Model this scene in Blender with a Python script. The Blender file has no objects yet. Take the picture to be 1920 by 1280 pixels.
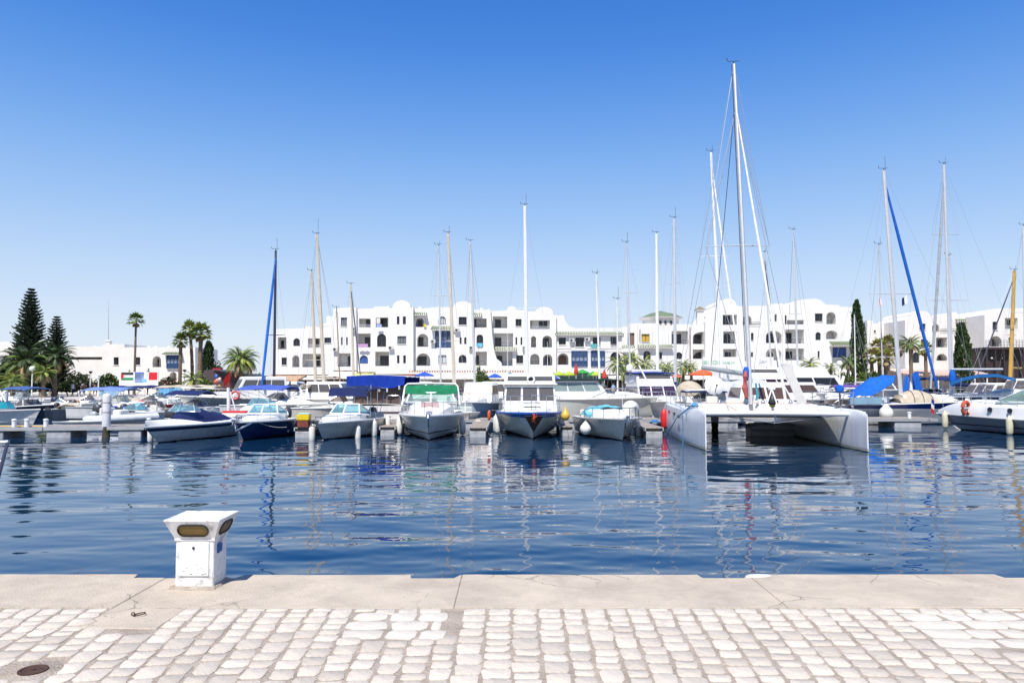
import bpy, bmesh, math, random
import numpy as np
from mathutils import Vector, Matrix
from mathutils.geometry import tessellate_polygon
random.seed(11); np.random.seed(11)
PI = math.pi
scn = bpy.context.scene
COL = scn.collection
# ------------------------------------------------------------------ camera
F, CX, CY, HOR = 1400.0, 960.0, 640.0, 715.0
ZC = 2.65                       # eye above the water
QZ = 1.0                        # quay top above the water
PIT = math.atan((HOR - CY) / F)
cam = bpy.data.cameras.new('camera')
cam.lens = 36 * F / 1920; cam.sensor_width = 36; cam.clip_start = 0.1; cam.clip_end = 3000
camo = bpy.data.objects.new('camera', cam); COL.objects.link(camo)
camo.location = (0, 0, ZC); camo.rotation_euler = (PI / 2 + PIT, 0, 0)
scn.camera = camo
# ------------------------------------------------------------------ light
SUN = Vector((-0.16, -0.52, 0.84)).normalized()
w = bpy.data.worlds.new('World'); scn.world = w; w.use_nodes = True
nt = w.node_tree; nt.nodes.clear()
sky = nt.nodes.new('ShaderNodeTexSky'); sky.sky_type = 'NISHITA'; sky.sun_disc = False
sky.sun_elevation = math.asin(SUN.z); sky.sun_rotation = math.atan2(SUN.x, SUN.y)
sky.altitude = 0; sky.air_density = 1.0; sky.dust_density = 0.6; sky.ozone_density = 2.0
hs = nt.nodes.new('ShaderNodeHueSaturation'); hs.inputs['Saturation'].default_value = 1.3; hs.inputs['Value'].default_value = 1.0
# clear summer sky: the physical sky blended with the blue-to-pale gradient of a slightly hazy noon, by height above the horizon
geo = nt.nodes.new('ShaderNodeTexCoord'); sep = nt.nodes.new('ShaderNodeSeparateXYZ'); nt.links.new(geo.outputs['Generated'], sep.inputs[0])
rp = nt.nodes.new('ShaderNodeValToRGB'); rp.color_ramp.interpolation = 'B_SPLINE'
E = rp.color_ramp.elements
stops = [(0.0, (.77, .825, .93)), (.09, (.66, .765, .93)), (.19, (.42, .62, .93)), (.30, (.19, .42, .88)), (.42, (.05, .23, .76)), (.56, (.035, .16, .6)), (1.0, (.05, .15, .47))]
E[0].position, E[0].color = 0, (*stops[0][1], 1); E[1].position, E[1].color = 1, (*stops[-1][1], 1)
for p, c in stops[1:-1]:
    e = E.new(p); e.color = (*c, 1)
nt.links.new(sep.outputs['Z'], rp.inputs[0])
sc_ = nt.nodes.new('ShaderNodeVectorMath'); sc_.operation = 'SCALE'; sc_.inputs['Scale'].default_value = 6.9
nt.links.new(rp.outputs[0], sc_.inputs[0])
mxs = nt.nodes.new('ShaderNodeMix'); mxs.data_type = 'RGBA'; mxs.inputs[0].default_value = .86
bg = nt.nodes.new('ShaderNodeBackground'); bg.inputs['Strength'].default_value = 0.12
wo = nt.nodes.new('ShaderNodeOutputWorld')
nt.links.new(sky.outputs[0], hs.inputs['Color']); nt.links.new(hs.outputs[0], mxs.inputs[6]); nt.links.new(sc_.outputs[0], mxs.inputs[7])
nt.links.new(mxs.outputs[2], bg.inputs[0]); nt.links.new(bg.outputs[0], wo.inputs[0])
sl = bpy.data.lights.new('sun', 'SUN'); sl.energy = 5.0; sl.angle = math.radians(0.53); sl.color = (1, 0.955, 0.88)
so = bpy.data.objects.new('sun', sl); COL.objects.link(so); so.location = SUN * 200
so.rotation_euler = SUN.to_track_quat('Z', 'Y').to_euler()
vs = scn.view_settings; vs.view_transform = 'Standard'; vs.look = 'None'; vs.gamma = 1; vs.exposure = 0.31; vs.use_curve_mapping = False
scn.cycles.max_bounces = 8; scn.cycles.transparent_max_bounces = 12

# ------------------------------------------------------------------ picture <-> place
CP, SP = math.cos(PIT), math.sin(PIT)
def ray(px, py):
    x, y = (px - CX) / F, (CY - py) / F
    return Vector((x, CP - y * SP, SP + y * CP))
def at(px, py, Y):
    d = ray(px, py); t = Y / d.y
    return Vector((d.x * t, Y, ZC + d.z * t))
def ground(px, py, z):
    d = ray(px, py); t = (z - ZC) / d.z
    return Vector((d.x * t, d.y * t, z))
def X(px, Y): return at(px, HOR, Y).x
def Zat(py, Y): return at(CX, py, Y).z

# ------------------------------------------------------------------ materials
MATS = {}
def _nodes(name):
    m = bpy.data.materials.new(name); m.use_nodes = True
    nt = m.node_tree; b = nt.nodes['Principled BSDF']
    return m, nt, b
def mat(name, col, rough=0.5, metal=0.0, var=0.15, scale=2.5, bump=0.0, bscale=30.0, spec=0.5, trans=0, rnd=0.0, dirt=None, dirts=1.3, dirta=0.5, sheen=0, coat=0, crack=0, specks=0):
    if name in MATS: return MATS[name]
    m, nt, b = _nodes(name); N, L = nt.nodes, nt.links
    b.inputs['Roughness'].default_value = rough; b.inputs['Metallic'].default_value = metal
    b.inputs['Specular IOR Level'].default_value = spec
    if coat: b.inputs['Coat Weight'].default_value = coat; b.inputs['Coat Roughness'].default_value = 0.08
    tc = N.new('ShaderNodeTexCoord'); no = N.new('ShaderNodeTexNoise'); no.inputs['Scale'].default_value = scale
    no.inputs['Detail'].default_value = 5; no.inputs['Roughness'].default_value = 0.62
    L.new(tc.outputs['Object'], no.inputs['Vector'])
    mr = N.new('ShaderNodeMapRange'); mr.inputs[1].default_value = 0.3; mr.inputs[2].default_value = 0.7
    mr.inputs[3].default_value = 1 - var; mr.inputs[4].default_value = 1 + var * 0.35
    L.new(no.outputs['Fac'], mr.inputs[0])
    mx = N.new('ShaderNodeMix'); mx.data_type = 'RGBA'; mx.blend_type = 'MULTIPLY'; mx.inputs[0].default_value = 1
    mx.inputs[6].default_value = (*col, 1)
    cur = mr.outputs[0]
    if rnd:
        oi = N.new('ShaderNodeObjectInfo'); m2 = N.new('ShaderNodeMapRange')
        m2.inputs[3].default_value = 1 - rnd; m2.inputs[4].default_value = 1 + rnd * 0.5
        L.new(oi.outputs['Random'], m2.inputs[0])
        ml = N.new('ShaderNodeMath'); ml.operation = 'MULTIPLY'; L.new(cur, ml.inputs[0]); L.new(m2.outputs[0], ml.inputs[1]); cur = ml.outputs[0]
    L.new(cur, mx.inputs[7])
    out = mx.outputs[2]
    if dirt:
        n2 = N.new('ShaderNodeTexNoise'); n2.inputs['Scale'].default_value = dirts; n2.inputs['Detail'].default_value = 8; n2.inputs['Roughness'].default_value = 0.7
        L.new(tc.outputs['Object'], n2.inputs['Vector'])
        m3 = N.new('ShaderNodeMapRange'); m3.inputs[1].default_value = 0.5; m3.inputs[2].default_value = 0.68; m3.inputs[3].default_value = 0; m3.inputs[4].default_value = dirta
        L.new(n2.outputs['Fac'], m3.inputs[0])
        m4 = N.new('ShaderNodeMix'); m4.data_type = 'RGBA'; L.new(m3.outputs[0], m4.inputs[0]); L.new(out, m4.inputs[6]); m4.inputs[7].default_value = (*dirt, 1)
        out = m4.outputs[2]
    for kind, s_ in (('c', crack), ('s', specks)):
        if not s_: continue
        vo = N.new('ShaderNodeTexVoronoi'); vo.inputs['Scale'].default_value = s_
        wn = N.new('ShaderNodeTexNoise'); wn.inputs['Scale'].default_value = s_ * 1.7; wn.inputs['Detail'].default_value = 4
        va = N.new('ShaderNodeVectorMath'); va.operation = 'MULTIPLY_ADD'; va.inputs[1].default_value = (.5 / s_, .5 / s_, .5 / s_)
        L.new(tc.outputs['Object'], wn.inputs[0]); L.new(wn.outputs['Color'], va.inputs[0]); L.new(tc.outputs['Object'], va.inputs[2]); L.new(va.outputs[0], vo.inputs['Vector'])
        m5 = N.new('ShaderNodeMapRange'); m5.inputs[3].default_value = .75; m5.inputs[4].default_value = 0
        if kind == 'c': vo.feature = 'DISTANCE_TO_EDGE'; m5.inputs[1].default_value = .0; m5.inputs[2].default_value = .007
        else: m5.inputs[1].default_value = .06; m5.inputs[2].default_value = .1
        L.new(vo.outputs['Distance'], m5.inputs[0])
        gt = N.new('ShaderNodeMapRange'); gt.inputs[1].default_value = .52; gt.inputs[2].default_value = .58; n6 = N.new('ShaderNodeTexNoise'); n6.inputs['Scale'].default_value = s_ * .8; L.new(tc.outputs['Object'], n6.inputs[0]); L.new(n6.outputs['Fac'], gt.inputs[0])
        mu = N.new('ShaderNodeMath'); mu.operation = 'MULTIPLY'; L.new(m5.outputs[0], mu.inputs[0]); L.new(gt.outputs[0], mu.inputs[1])
        m7 = N.new('ShaderNodeMix'); m7.data_type = 'RGBA'; L.new(mu.outputs[0], m7.inputs[0]); L.new(out, m7.inputs[6]); m7.inputs[7].default_value = (*[c * .28 for c in col], 1); out = m7.outputs[2]
    L.new(out, b.inputs['Base Color'])
    if bump:
        n3 = N.new('ShaderNodeTexNoise'); n3.inputs['Scale'].default_value = bscale; n3.inputs['Detail'].default_value = 6
        L.new(tc.outputs['Object'], n3.inputs['Vector'])
        bp = N.new('ShaderNodeBump'); bp.inputs['Strength'].default_value = bump; bp.inputs['Distance'].default_value = 0.02
        L.new(n3.outputs['Fac'], bp.inputs['Height']); L.new(bp.outputs[0], b.inputs['Normal'])
    MATS[name] = m
    return m
def glassmat(name, tint, alpha=0.55, rough=0.04):
    """see-through tinted glass or acrylic: a clear film with a mirror-like coat"""
    if name in MATS: return MATS[name]
    m, nt, b = _nodes(name); N, L = nt.nodes, nt.links
    b.inputs['Base Color'].default_value = (*[c * 0.5 for c in tint], 1); b.inputs['Roughness'].default_value = rough
    tr = N.new('ShaderNodeBsdfTransparent'); tr.inputs[0].default_value = (*tint, 1)
    mx = N.new('ShaderNodeMixShader'); mx.inputs[0].default_value = alpha
    L.new(tr.outputs[0], mx.inputs[1]); L.new(b.outputs[0], mx.inputs[2]); L.new(mx.outputs[0], N['Material Output'].inputs[0])
    MATS[name] = m
    return m
def hullmat(name, col, anti=(0.012, 0.016, 0.022), zb=0.07, bands=(), rough=0.22):
    """gelcoat with the boot top and bands painted by height above the waterline, faint scuffs and run marks"""
    if name in MATS: return MATS[name]
    m, nt, b = _nodes(name); N, L = nt.nodes, nt.links
    b.inputs['Roughness'].default_value = rough
    tc = N.new('ShaderNodeTexCoord'); sp = N.new('ShaderNodeSeparateXYZ'); L.new(tc.outputs['Object'], sp.inputs[0])
    mp = N.new('ShaderNodeMapping'); mp.inputs['Scale'].default_value = (6, 6, 0.8); L.new(tc.outputs['Object'], mp.inputs[0])
    no = N.new('ShaderNodeTexNoise'); no.inputs['Scale'].default_value = 1.0; no.inputs['Detail'].default_value = 6; L.new(mp.outputs[0], no.inputs[0])
    mr = N.new('ShaderNodeMapRange'); mr.inputs[1].default_value = 0.35; mr.inputs[2].default_value = 0.7; mr.inputs[3].default_value = 1.02; mr.inputs[4].default_value = 0.86
    L.new(no.outputs['Fac'], mr.inputs[0])
    mx = N.new('ShaderNodeMix'); mx.data_type = 'RGBA'; mx.blend_type = 'MULTIPLY'; mx.inputs[0].default_value = 1; mx.inputs[6].default_value = (*col, 1)
    L.new(mr.outputs[0], mx.inputs[7]); out = mx.outputs[2]
    n2 = N.new('ShaderNodeTexNoise'); n2.inputs['Scale'].default_value = 2.5; L.new(tc.outputs['Object'], n2.inputs[0])
    zj = N.new('ShaderNodeMath'); zj.operation = 'MULTIPLY_ADD'; zj.inputs[1].default_value = 0.05; L.new(n2.outputs['Fac'], zj.inputs[0]); L.new(sp.outputs['Z'], zj.inputs[2])
    for z0, z1, c in list(bands) + [(-9, zb + 0.025, anti)]:
        src = zj.outputs[0] if z0 < -5 else sp.outputs['Z']
        g = N.new('ShaderNodeMath'); g.operation = 'GREATER_THAN'; g.inputs[1].default_value = z0; L.new(src, g.inputs[0])
        l = N.new('ShaderNodeMath'); l.operation = 'LESS_THAN'; l.inputs[1].default_value = z1; L.new(src, l.inputs[0])
        k = N.new('ShaderNodeMath'); k.operation = 'MULTIPLY'; L.new(g.outputs[0], k.inputs[0]); L.new(l.outputs[0], k.inputs[1])
        m2 = N.new('ShaderNodeMix'); m2.data_type = 'RGBA'; L.new(k.outputs[0], m2.inputs[0]); L.new(out, m2.inputs[6]); m2.inputs[7].default_value = (*c, 1)
        out = m2.outputs[2]
    L.new(out, b.inputs['Base Color'])
    MATS[name] = m
    return m

WHITE = mat('gelcoat_white', (0.78, 0.77, 0.74), 0.28, var=0.08, dirt=(0.5, 0.46, 0.4), dirta=0.12)
CREAM = mat('gelcoat_cream', (0.72, 0.67, 0.58), 0.35, var=0.1)
GREYGEL = mat('gelcoat_grey', (0.42, 0.42, 0.41), 0.35, var=0.1)
STEEL = mat('stainless', (0.62, 0.62, 0.62), 0.2, 0.9, var=0.05)
ALU = mat('anodised_mast', (0.6, 0.6, 0.6), 0.4, 0.25, var=0.1)
WHITEPAINT = mat('mast_white', (0.75, 0.75, 0.74), 0.35, var=0.08)
BEIGEMAST = mat('mast_beige', (0.58, 0.51, 0.4), 0.45, var=0.12)
TANMAST = mat('mast_tan', (0.36, 0.27, 0.18), 0.5, var=0.15)
NAVYMAST = mat('mast_navy', (0.03, 0.03, 0.06), 0.4)
YELLOWWOOD = mat('mast_varnish', (0.55, 0.33, 0.06), 0.35, var=0.2)
BLACK = mat('black_rubber', (0.02, 0.02, 0.022), 0.5)
DARKGREY = mat('dark_grey', (0.06, 0.06, 0.065), 0.4)
WIRE = mat('rigging_wire', (0.45, 0.47, 0.5), 0.35, 0.4)
DARKWIRE = mat('rigging_dark', (0.05, 0.06, 0.09), 0.5)
WGLASS = mat('window_glass', (0.018, 0.021, 0.028), 0.12, var=0.4, scale=0.8)
BGLASS = mat('boat_dark_glass', (0.015, 0.015, 0.02), 0.06)
BROWNGLASS = mat('brown_tinted_glass', (0.09, 0.055, 0.045), 0.1)
AQUA = glassmat('aqua_acrylic', (0.42, 0.78, 0.9), 0.42)
CLEAR = glassmat('clear_glass', (0.75, 0.85, 0.85), 0.4)
GREENGLASS = glassmat('green_tinted_glass', (0.55, 0.75, 0.68), 0.45)
SMOKE = glassmat('smoked_acrylic', (0.35, 0.33, 0.33), 0.6)
def cloth(name, c, rough=0.85): return mat(name, c, rough, var=0.25, scale=3.5, bump=0.35, bscale=9, spec=0.2)
NAVY = cloth('navy_canvas', (0.016, 0.026, 0.1))
ROYAL = cloth('royal_blue_canvas', (0.007, 0.036, 0.3))
SKYB = cloth('bright_blue_canvas', (0.013, 0.12, 0.5))
SLATEB = cloth('slate_blue_canvas', (0.06, 0.12, 0.3))
LILAC = cloth('faded_blue_canvas', (0.16, 0.24, 0.5))
GREENC = cloth('green_canvas', (0.012, 0.17, 0.075))
TURQ = cloth('turquoise_canvas', (0.16, 0.5, 0.62))
BEIGEC = cloth('beige_canvas', (0.5, 0.43, 0.33))
WHITEC = cloth('white_canvas', (0.72, 0.7, 0.66))
GREYC = cloth('grey_canvas', (0.38, 0.4, 0.42))
DKGREENC = cloth('dark_green_canvas', (0.02, 0.045, 0.035))
TEALB = cloth('teal_blue_canvas', (0.008, 0.09, 0.25))
REDC = cloth('red_canvas', (0.5, 0.03, 0.03))
ORANGEC = cloth('orange_canvas', (0.65, 0.13, 0.05))
FENDW = mat('fender_white', (0.74, 0.73, 0.68), 0.45, var=0.15, dirt=(0.4, 0.36, 0.28), dirta=0.3, dirts=4)
ROPE = mat('rope_white', (0.55, 0.53, 0.48), 0.9)
BLUEROPE = mat('rope_blue', (0.03, 0.2, 0.5), 0.8)
TEAK = mat('teak', (0.32, 0.2, 0.11), 0.6, var=0.3, scale=8)
REDP = mat('red_paint', (0.6, 0.02, 0.02), 0.4)
YELLOWP = mat('yellow_plastic', (0.75, 0.55, 0.01), 0.4)
ORANGEP = mat('orange_plastic', (0.62, 0.1, 0.02), 0.45)
STUCCO = mat('white_stucco', (0.74, 0.725, 0.7), 0.85, var=0.06, scale=0.35, spec=0.2, dirt=(0.5, 0.45, 0.39), dirts=0.6, dirta=0.3)
STUCCO2 = mat('white_stucco_warm', (0.74, 0.705, 0.66), 0.85, var=0.08, scale=0.5, spec=0.2, dirt=(0.55, 0.5, 0.44), dirts=0.6, dirta=0.2)
IRON = mat('wrought_iron', (0.05, 0.05, 0.055), 0.5)
TILEG = mat('green_tile', (0.17, 0.22, 0.11), 0.5, var=0.35, scale=6)
BLUEFRAME = mat('blue_lattice_paint', (0.04, 0.09, 0.22), 0.5)

# ------------------------------------------------------------------ mesh builder
class MB:
    def __init__(s, off=(0, 0, 0)): s.v, s.f, s.m, s.off = [], [], [], Vector(off)
    def add(s, verts, faces, mi=0):
        o = len(s.v); s.v += [tuple(Vector(p) - s.off) for p in verts]
        s.f += [tuple(i + o for i in f) for f in faces]; s.m += [mi] * len(faces)
    def hexa(s, p, mi=0):   # p: 4 bottom (ccw from above) + 4 top
        s.add(p, [(3, 2, 1, 0), (4, 5, 6, 7), (0, 1, 5, 4), (1, 2, 6, 5), (2, 3, 7, 6), (3, 0, 4, 7)], mi)
    def box(s, x0, x1, y0, y1, z0, z1, mi=0):
        s.hexa([(x0, y0, z0), (x1, y0, z0), (x1, y1, z0), (x0, y1, z0), (x0, y0, z1), (x1, y0, z1), (x1, y1, z1), (x0, y1, z1)], mi)
    def bbox(s, x0, x1, y0, y1, z0, z1, b=0.02, mi=0):   # box with chamfered edges
        xs, ys = (x0, x1), (y0, y1)
        def ring(i, z): return [(x0 + b + i, y0 + i, z), (x1 - b - i, y0 + i, z), (x1 - i, y0 + b + i, z), (x1 - i, y1 - b - i, z), (x1 - b - i, y1 - i, z), (x0 + b + i, y1 - i, z), (x0 + i, y1 - b - i, z), (x0 + i, y0 + b + i, z)]
        s.rings([ring(b, z0), ring(0, z0 + b), ring(0, z1 - b), ring(b, z1)], mi, True, True)
    def rings(s, rs, mi=0, cap0=False, cap1=False, closed=True):
        n = len(rs[0]); vs = [p for r in rs for p in r]; fs = []
        for a in range(len(rs) - 1):
            for i in range(n if closed else n - 1):
                j = (i + 1) % n
                fs.append((a * n + i, a * n + j, (a + 1) * n + j, (a + 1) * n + i))
        if cap0: fs.append(tuple(range(n - 1, -1, -1)))
        if cap1: fs.append(tuple((len(rs) - 1) * n + i for i in range(n)))
        s.add(vs, fs, mi)
    def tube(s, path, r, n=6, mi=0, caps=True, flat=1.0):
        P = [Vector(p) for p in path]; rs = r if isinstance(r, (list, tuple)) else [r] * len(P)
        out = []; up = Vector((0, 0, 1))
        for i, p in enumerate(P):
            t = (P[min(i + 1, len(P) - 1)] - P[max(i - 1, 0)])
            if t.length < 1e-9: t = Vector((0, 0, 1))
            t.normalize()
            a = t.cross(up)
            if a.length < 1e-3: a = t.cross(Vector((0, 1, 0)))
            a.normalize(); b = a.cross(t)
            out.append([p + a * (math.cos(2 * PI * k / n) * rs[i] * flat) + b * (math.sin(2 * PI * k / n) * rs[i]) for k in range(n)])
        s.rings(out, mi, caps, caps)
    def lathe(s, prof, c, n=12, mi=0, ax=None, caps=True):   # prof: (r, h)
        c = Vector(c); A = (Vector(ax).normalized() if ax is not None else Vector((0, 0, 1)))
        u = A.cross(Vector((0, 1, 0)) if abs(A.y) < 0.9 else Vector((1, 0, 0))).normalized(); v = A.cross(u)
        s.rings([[c + A * h + (u * math.cos(2 * PI * k / n) + v * math.sin(2 * PI * k / n)) * max(r, 1e-4) for k in range(n)] for r, h in prof], mi, caps, caps)
    def grid(s, rows, mi=0, thick=0.0):
        n = len(rows[0]); vs = [Vector(p) for r in rows for p in r]; fs = []
        for a in range(len(rows) - 1):
            for i in range(n - 1): fs.append((a * n + i, a * n + i + 1, (a + 1) * n + i + 1, (a + 1) * n + i))
        s.add(vs, fs, mi)
        if thick:
            d = Vector((0, 0, thick)); vs2 = [p - d for p in vs]; m = len(rows)
            s.add(vs2, [tuple(reversed(f)) for f in fs], mi)
            bd = [i for i in range(n)] + [a * n + n - 1 for a in range(1, m)] + [(m - 1) * n + i for i in range(n - 2, -1, -1)] + [a * n for a in range(m - 2, 0, -1)]
            k = len(bd); s.add([vs[i] for i in bd] + [vs2[i] for i in bd], [(i, i + k, (i + 1) % k + k, (i + 1) % k) for i in range(k)], mi)
    def poly(s, pts, mi=0, flip=False):
        f = tuple(range(len(pts))); s.add(pts, [tuple(reversed(f)) if flip else f], mi)
    def prism(s, pts, dv, mi=0):   # planar polygon extruded by dv
        n = len(pts); P = [Vector(p) for p in pts]; d = Vector(dv)
        tr = tessellate_polygon([P])
        s.add(P + [p + d for p in P], [tuple(t) for t in tr] + [tuple(i + n for i in reversed(t)) for t in tr] + [(i, (i + 1) % n, (i + 1) % n + n, i + n) for i in range(n)], mi)
    def build(s, name, mats, parent=None, smooth=True, ang=38, fix=True):
        me = bpy.data.meshes.new(name); me.from_pydata(s.v, [], s.f)
        if not isinstance(mats, (list, tuple)): mats = [mats]
        for m in mats: me.materials.append(m)
        if len(mats) > 1: me.polygons.foreach_set('material_index', s.m)
        if fix:
            bm = bmesh.new(); bm.from_mesh(me); bmesh.ops.remove_doubles(bm, verts=bm.verts, dist=1e-5); bmesh.ops.recalc_face_normals(bm, faces=bm.faces); bm.to_mesh(me); bm.free()
        if smooth:
            me.polygons.foreach_set('use_smooth', [True] * len(me.polygons)); me.set_sharp_from_angle(angle=math.radians(ang))
        o = bpy.data.objects.new(name, me); COL.objects.link(o)
        if parent: o.parent = parent
        return o
def tag(o, label=None, cat=None, group=None, kind=None):
    if label: o['label'] = label
    if cat: o['category'] = cat
    if group: o['group'] = group
    if kind: o['kind'] = kind
    return o
def thing(name, label, cat, loc=(0, 0, 0), rz=0, group=None):
    o = bpy.data.objects.new(name, None); COL.objects.link(o); o.empty_display_size = 0.3
    loc = tuple(loc); o.location = loc if len(loc) == 3 else (*loc, 0); o.rotation_euler = (0, 0, rz)
    return tag(o, label, cat, group)
# ================================================================== setting: sky is the world; water, quay, far shore
def water_mat():
    m, nt, b = _nodes('harbour_water'); N, L = nt.nodes, nt.links
    b.inputs['Base Color'].default_value = (0.004, 0.03, 0.074, 1); b.inputs['Roughness'].default_value = 0.015; b.inputs['IOR'].default_value = 1.5
    tc = N.new('ShaderNodeTexCoord'); mp = N.new('ShaderNodeMapping'); mp.inputs['Scale'].default_value = (2.2, 6, 1); L.new(tc.outputs['Object'], mp.inputs[0])
    no = N.new('ShaderNodeTexNoise'); no.inputs['Scale'].default_value = 1.0; no.inputs['Detail'].default_value = 2; L.new(mp.outputs[0], no.inputs[0])
    bp = N.new('ShaderNodeBump'); bp.inputs['Strength'].default_value = 0.035; bp.inputs['Distance'].default_value = 0.03
    L.new(no.outputs['Fac'], bp.inputs['Height']); L.new(bp.outputs[0], b.inputs['Normal'])
    return m
def build_water():
    nu, nv, y0, y1 = 560, 760, 6.1, 66.0
    v = np.linspace(0, 1, nv); Y = y0 * (y1 / y0) ** v
    u = np.linspace(-1, 1, nu)
    YY = np.repeat(Y[:, None], nu, 1); XX = u[None, :] * (0.74 * YY + 3.0)
    sp = YY * math.log(y1 / y0) / nv
    Z = np.zeros_like(XX); rng = np.random.RandomState(5)
    for k in range(64):
        lam = 0.3 * (3.4 / 0.3) ** rng.rand()
        th = rng.normal(0.1, 0.42) + PI / 2
        slope = 0.0047
        if lam > 1.8: slope *= 0.8
        a = slope * lam / (2 * PI) * 1.25
        kx, ky = math.cos(th) * 2 * PI / lam, math.sin(th) * 2 * PI / lam
        wx = 0.5 * np.sin(XX * 0.31 + k) + 0.5 * np.sin(YY * 0.43 + 2 * k)
        fade = np.clip((lam / np.maximum(sp, 1e-3) - 3.0) / 3.0, 0, 1)
        Z += a * np.sin(kx * XX + ky * YY + rng.rand() * 6.28 + 1.3 * wx) * fade
    patch = 0.75 + 0.35 * np.sin(XX * 0.21 + 1.0 + 0.5 * np.sin(YY * 0.27)) * np.sin(YY * 0.19 + 0.6 * np.sin(XX * 0.15))
    calm = np.interp(YY, [6, 12, 20, 30, 45, 66], [1.25, 1.15, 0.95, 0.62, 0.5, 0.3])
    edge = np.minimum(1, np.minimum((1 - np.abs(u))[None, :] * 30, (1 - v)[:, None] * 40))
    Z *= patch * calm * np.clip(edge, 0, 1)
    vs = np.stack([XX, YY, Z], -1).reshape(-1, 3)
    idx = (np.arange(nv - 1)[:, None] * nu + np.arange(nu - 1)[None, :]).reshape(-1)
    fs = np.stack([idx, idx + 1, idx + nu + 1, idx + nu], -1)
    # calm outer sheet round the rippled sheet
    e0, e1 = 0.74 * y0 + 3, 0.74 * y1 + 3
    n0 = len(vs)
    ext = np.array([(-400, y0, 0), (-e0, y0, 0), (e0, y0, 0), (400, y0, 0), (400, y1, 0), (e1, y1, 0), (-e1, y1, 0), (-400, y1, 0), (-400, 900, 0), (400, 900, 0)], float)
    vs = np.concatenate([vs, ext])
    ef = [(n0, n0 + 1, n0 + 6, n0 + 7), (n0 + 2, n0 + 3, n0 + 4, n0 + 5), (n0 + 7, n0 + 6, n0 + 5, n0 + 4, n0 + 9, n0 + 8)]
    me = bpy.data.meshes.new('water'); me.from_pydata(vs.tolist(), [], fs.tolist() + ef)
    me.polygons.foreach_set('use_smooth', [True] * len(me.polygons))
    me.materials.append(water_mat())
    o = bpy.data.objects.new('water', me); COL.objects.link(o); tag(o, 'rippled dark blue harbour water with broken reflections', kind='structure')
build_water()

def stonemats(k, tag_):   # k: texture scale (pieces are scaled unit stones, the joined rows are in metres)
    A = mat('limestone_cobble' + tag_, (0.62, 0.55, 0.46), 0.8, var=0.2, scale=14 * k, bump=0.35, bscale=60 * k, rnd=0.2 if not tag_ else 0, dirt=(0.36, 0.3, 0.25), dirts=9 * k, dirta=0.4, spec=0.25)
    B = mat('pale_limestone_cobble' + tag_, (0.645, 0.585, 0.5), 0.8, var=0.16, scale=12 * k, bump=0.3, bscale=55 * k, rnd=0.1 if not tag_ else 0, dirt=(0.45, 0.39, 0.32), dirts=9 * k, dirta=0.35, spec=0.25)
    return A, B
STONE, STONEW = stonemats(.15, ''); STONEJ, STONEWJ = stonemats(1, '_joined')
MORTAR = mat('sandy_mortar', (0.42, 0.35, 0.285), 0.95, var=0.35, scale=5, bump=0.9, bscale=60, spec=0.1, dirt=(0.43, 0.39, 0.34), dirts=3, dirta=0.7)
CONC = mat('quay_concrete', (0.52, 0.445, 0.355), 0.9, var=0.2, scale=2.2, bump=0.55, bscale=70, spec=0.15, dirt=(0.33, 0.28, 0.23), dirts=3.3, dirta=0.45, crack=.9, specks=9)
CONC2 = mat('grey_concrete', (0.34, 0.325, 0.3), 0.9, var=0.25, scale=1.5, bump=0.5, bscale=30, spec=0.15)
PROM = mat('promenade_paving', (0.5, 0.46, 0.41), 0.9, var=0.2, scale=0.4, bump=0.2, bscale=8)

YB, YE, YN = 5.56, 6.497, 6.384      # where the cobbles end, the quay edge, the notch line
quay = MB(); quay.box(-60, 60, -8, YB + 0.02, -2, QZ - 0.006); quay.box(-60, 60, YB + 0.02, YN - 0.03, -2, QZ - 0.16)
# gap below copings towards the edge
quay.box(-60, 60, YN - 0.03, YE - 0.05, -2, QZ - 0.16)
qo = quay.build('quay', MORTAR, smooth=False); tag(qo, 'stone quay in the foreground with sandy joints', kind='structure')

def xq(px, y): return X(px, y)
# coping slabs with their notches (picture x of notch starts/ends at the edge)
notches = [(-1500, -1280), (-720, -560), (268, 466), (773, 866), (1303, 1394), (1852, 2040), (2500, 2600), (3200, 3300)]
joints = [-4200, -1390, -640, 330, 868, 1396, 1946, 2550, 3250, 5800]
for a, b in zip(joints[:-1], joints[1:]):
    g = 0.0015
    xa, xb = X(a, YE) + g, X(b, YE) - g
    pts = [(xa, YB, 0), (xb, YB, 0)]
    yb = YE
    edge = []
    cur = xb
    ns = sorted([(X(p, YE), X(q, YE)) for p, q in notches if X(q, YE) > xa and X(p, YE) < xb], reverse=True)
    in_n = [n for n in ns if n[1] >= xb]
    edge.append((xb, YN if in_n else YE, 0))
    for p, q in ns:
        if q < xb: edge += [(q, YE, 0), (q - 0.05, YN, 0)]
        if p > xa: edge += [(p + 0.02, YN, 0), (p, YE, 0)]
    in_a = [n for n in ns if n[0] <= xa]
    edge.append((xa, YN if in_a else YE, 0))
    # roughen long edges
    pl = pts + edge; out = []
    for i in range(len(pl)):
        p, q = Vector(pl[i]), Vector(pl[(i + 1) % len(pl)]); out.append(p)
        n = int((q - p).length / 0.12)
        for k in range(1, n):
            r = p.lerp(q, k / n); r.y += random.uniform(-0.006, 0.006); out.append(r)
    c = sum(out, Vector()) / len(out)
    ins = [p + (c - p).normalized() * 0.005 for p in out]
    m = MB(); dz = random.uniform(-0.003, 0.003)
    lo = [Vector((p.x, p.y, QZ - 0.155)) for p in out]; mid = [Vector((p.x, p.y, QZ - 0.005 + dz)) for p in out]; top = [Vector((p.x, p.y, QZ + dz)) for p in ins]
    m.rings([lo, mid, top]); tr = tessellate_polygon([top]); m.add(top, [tuple(t) for t in tr])
    o = m.build('coping_slab', CONC, qo, ang=20)
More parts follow.
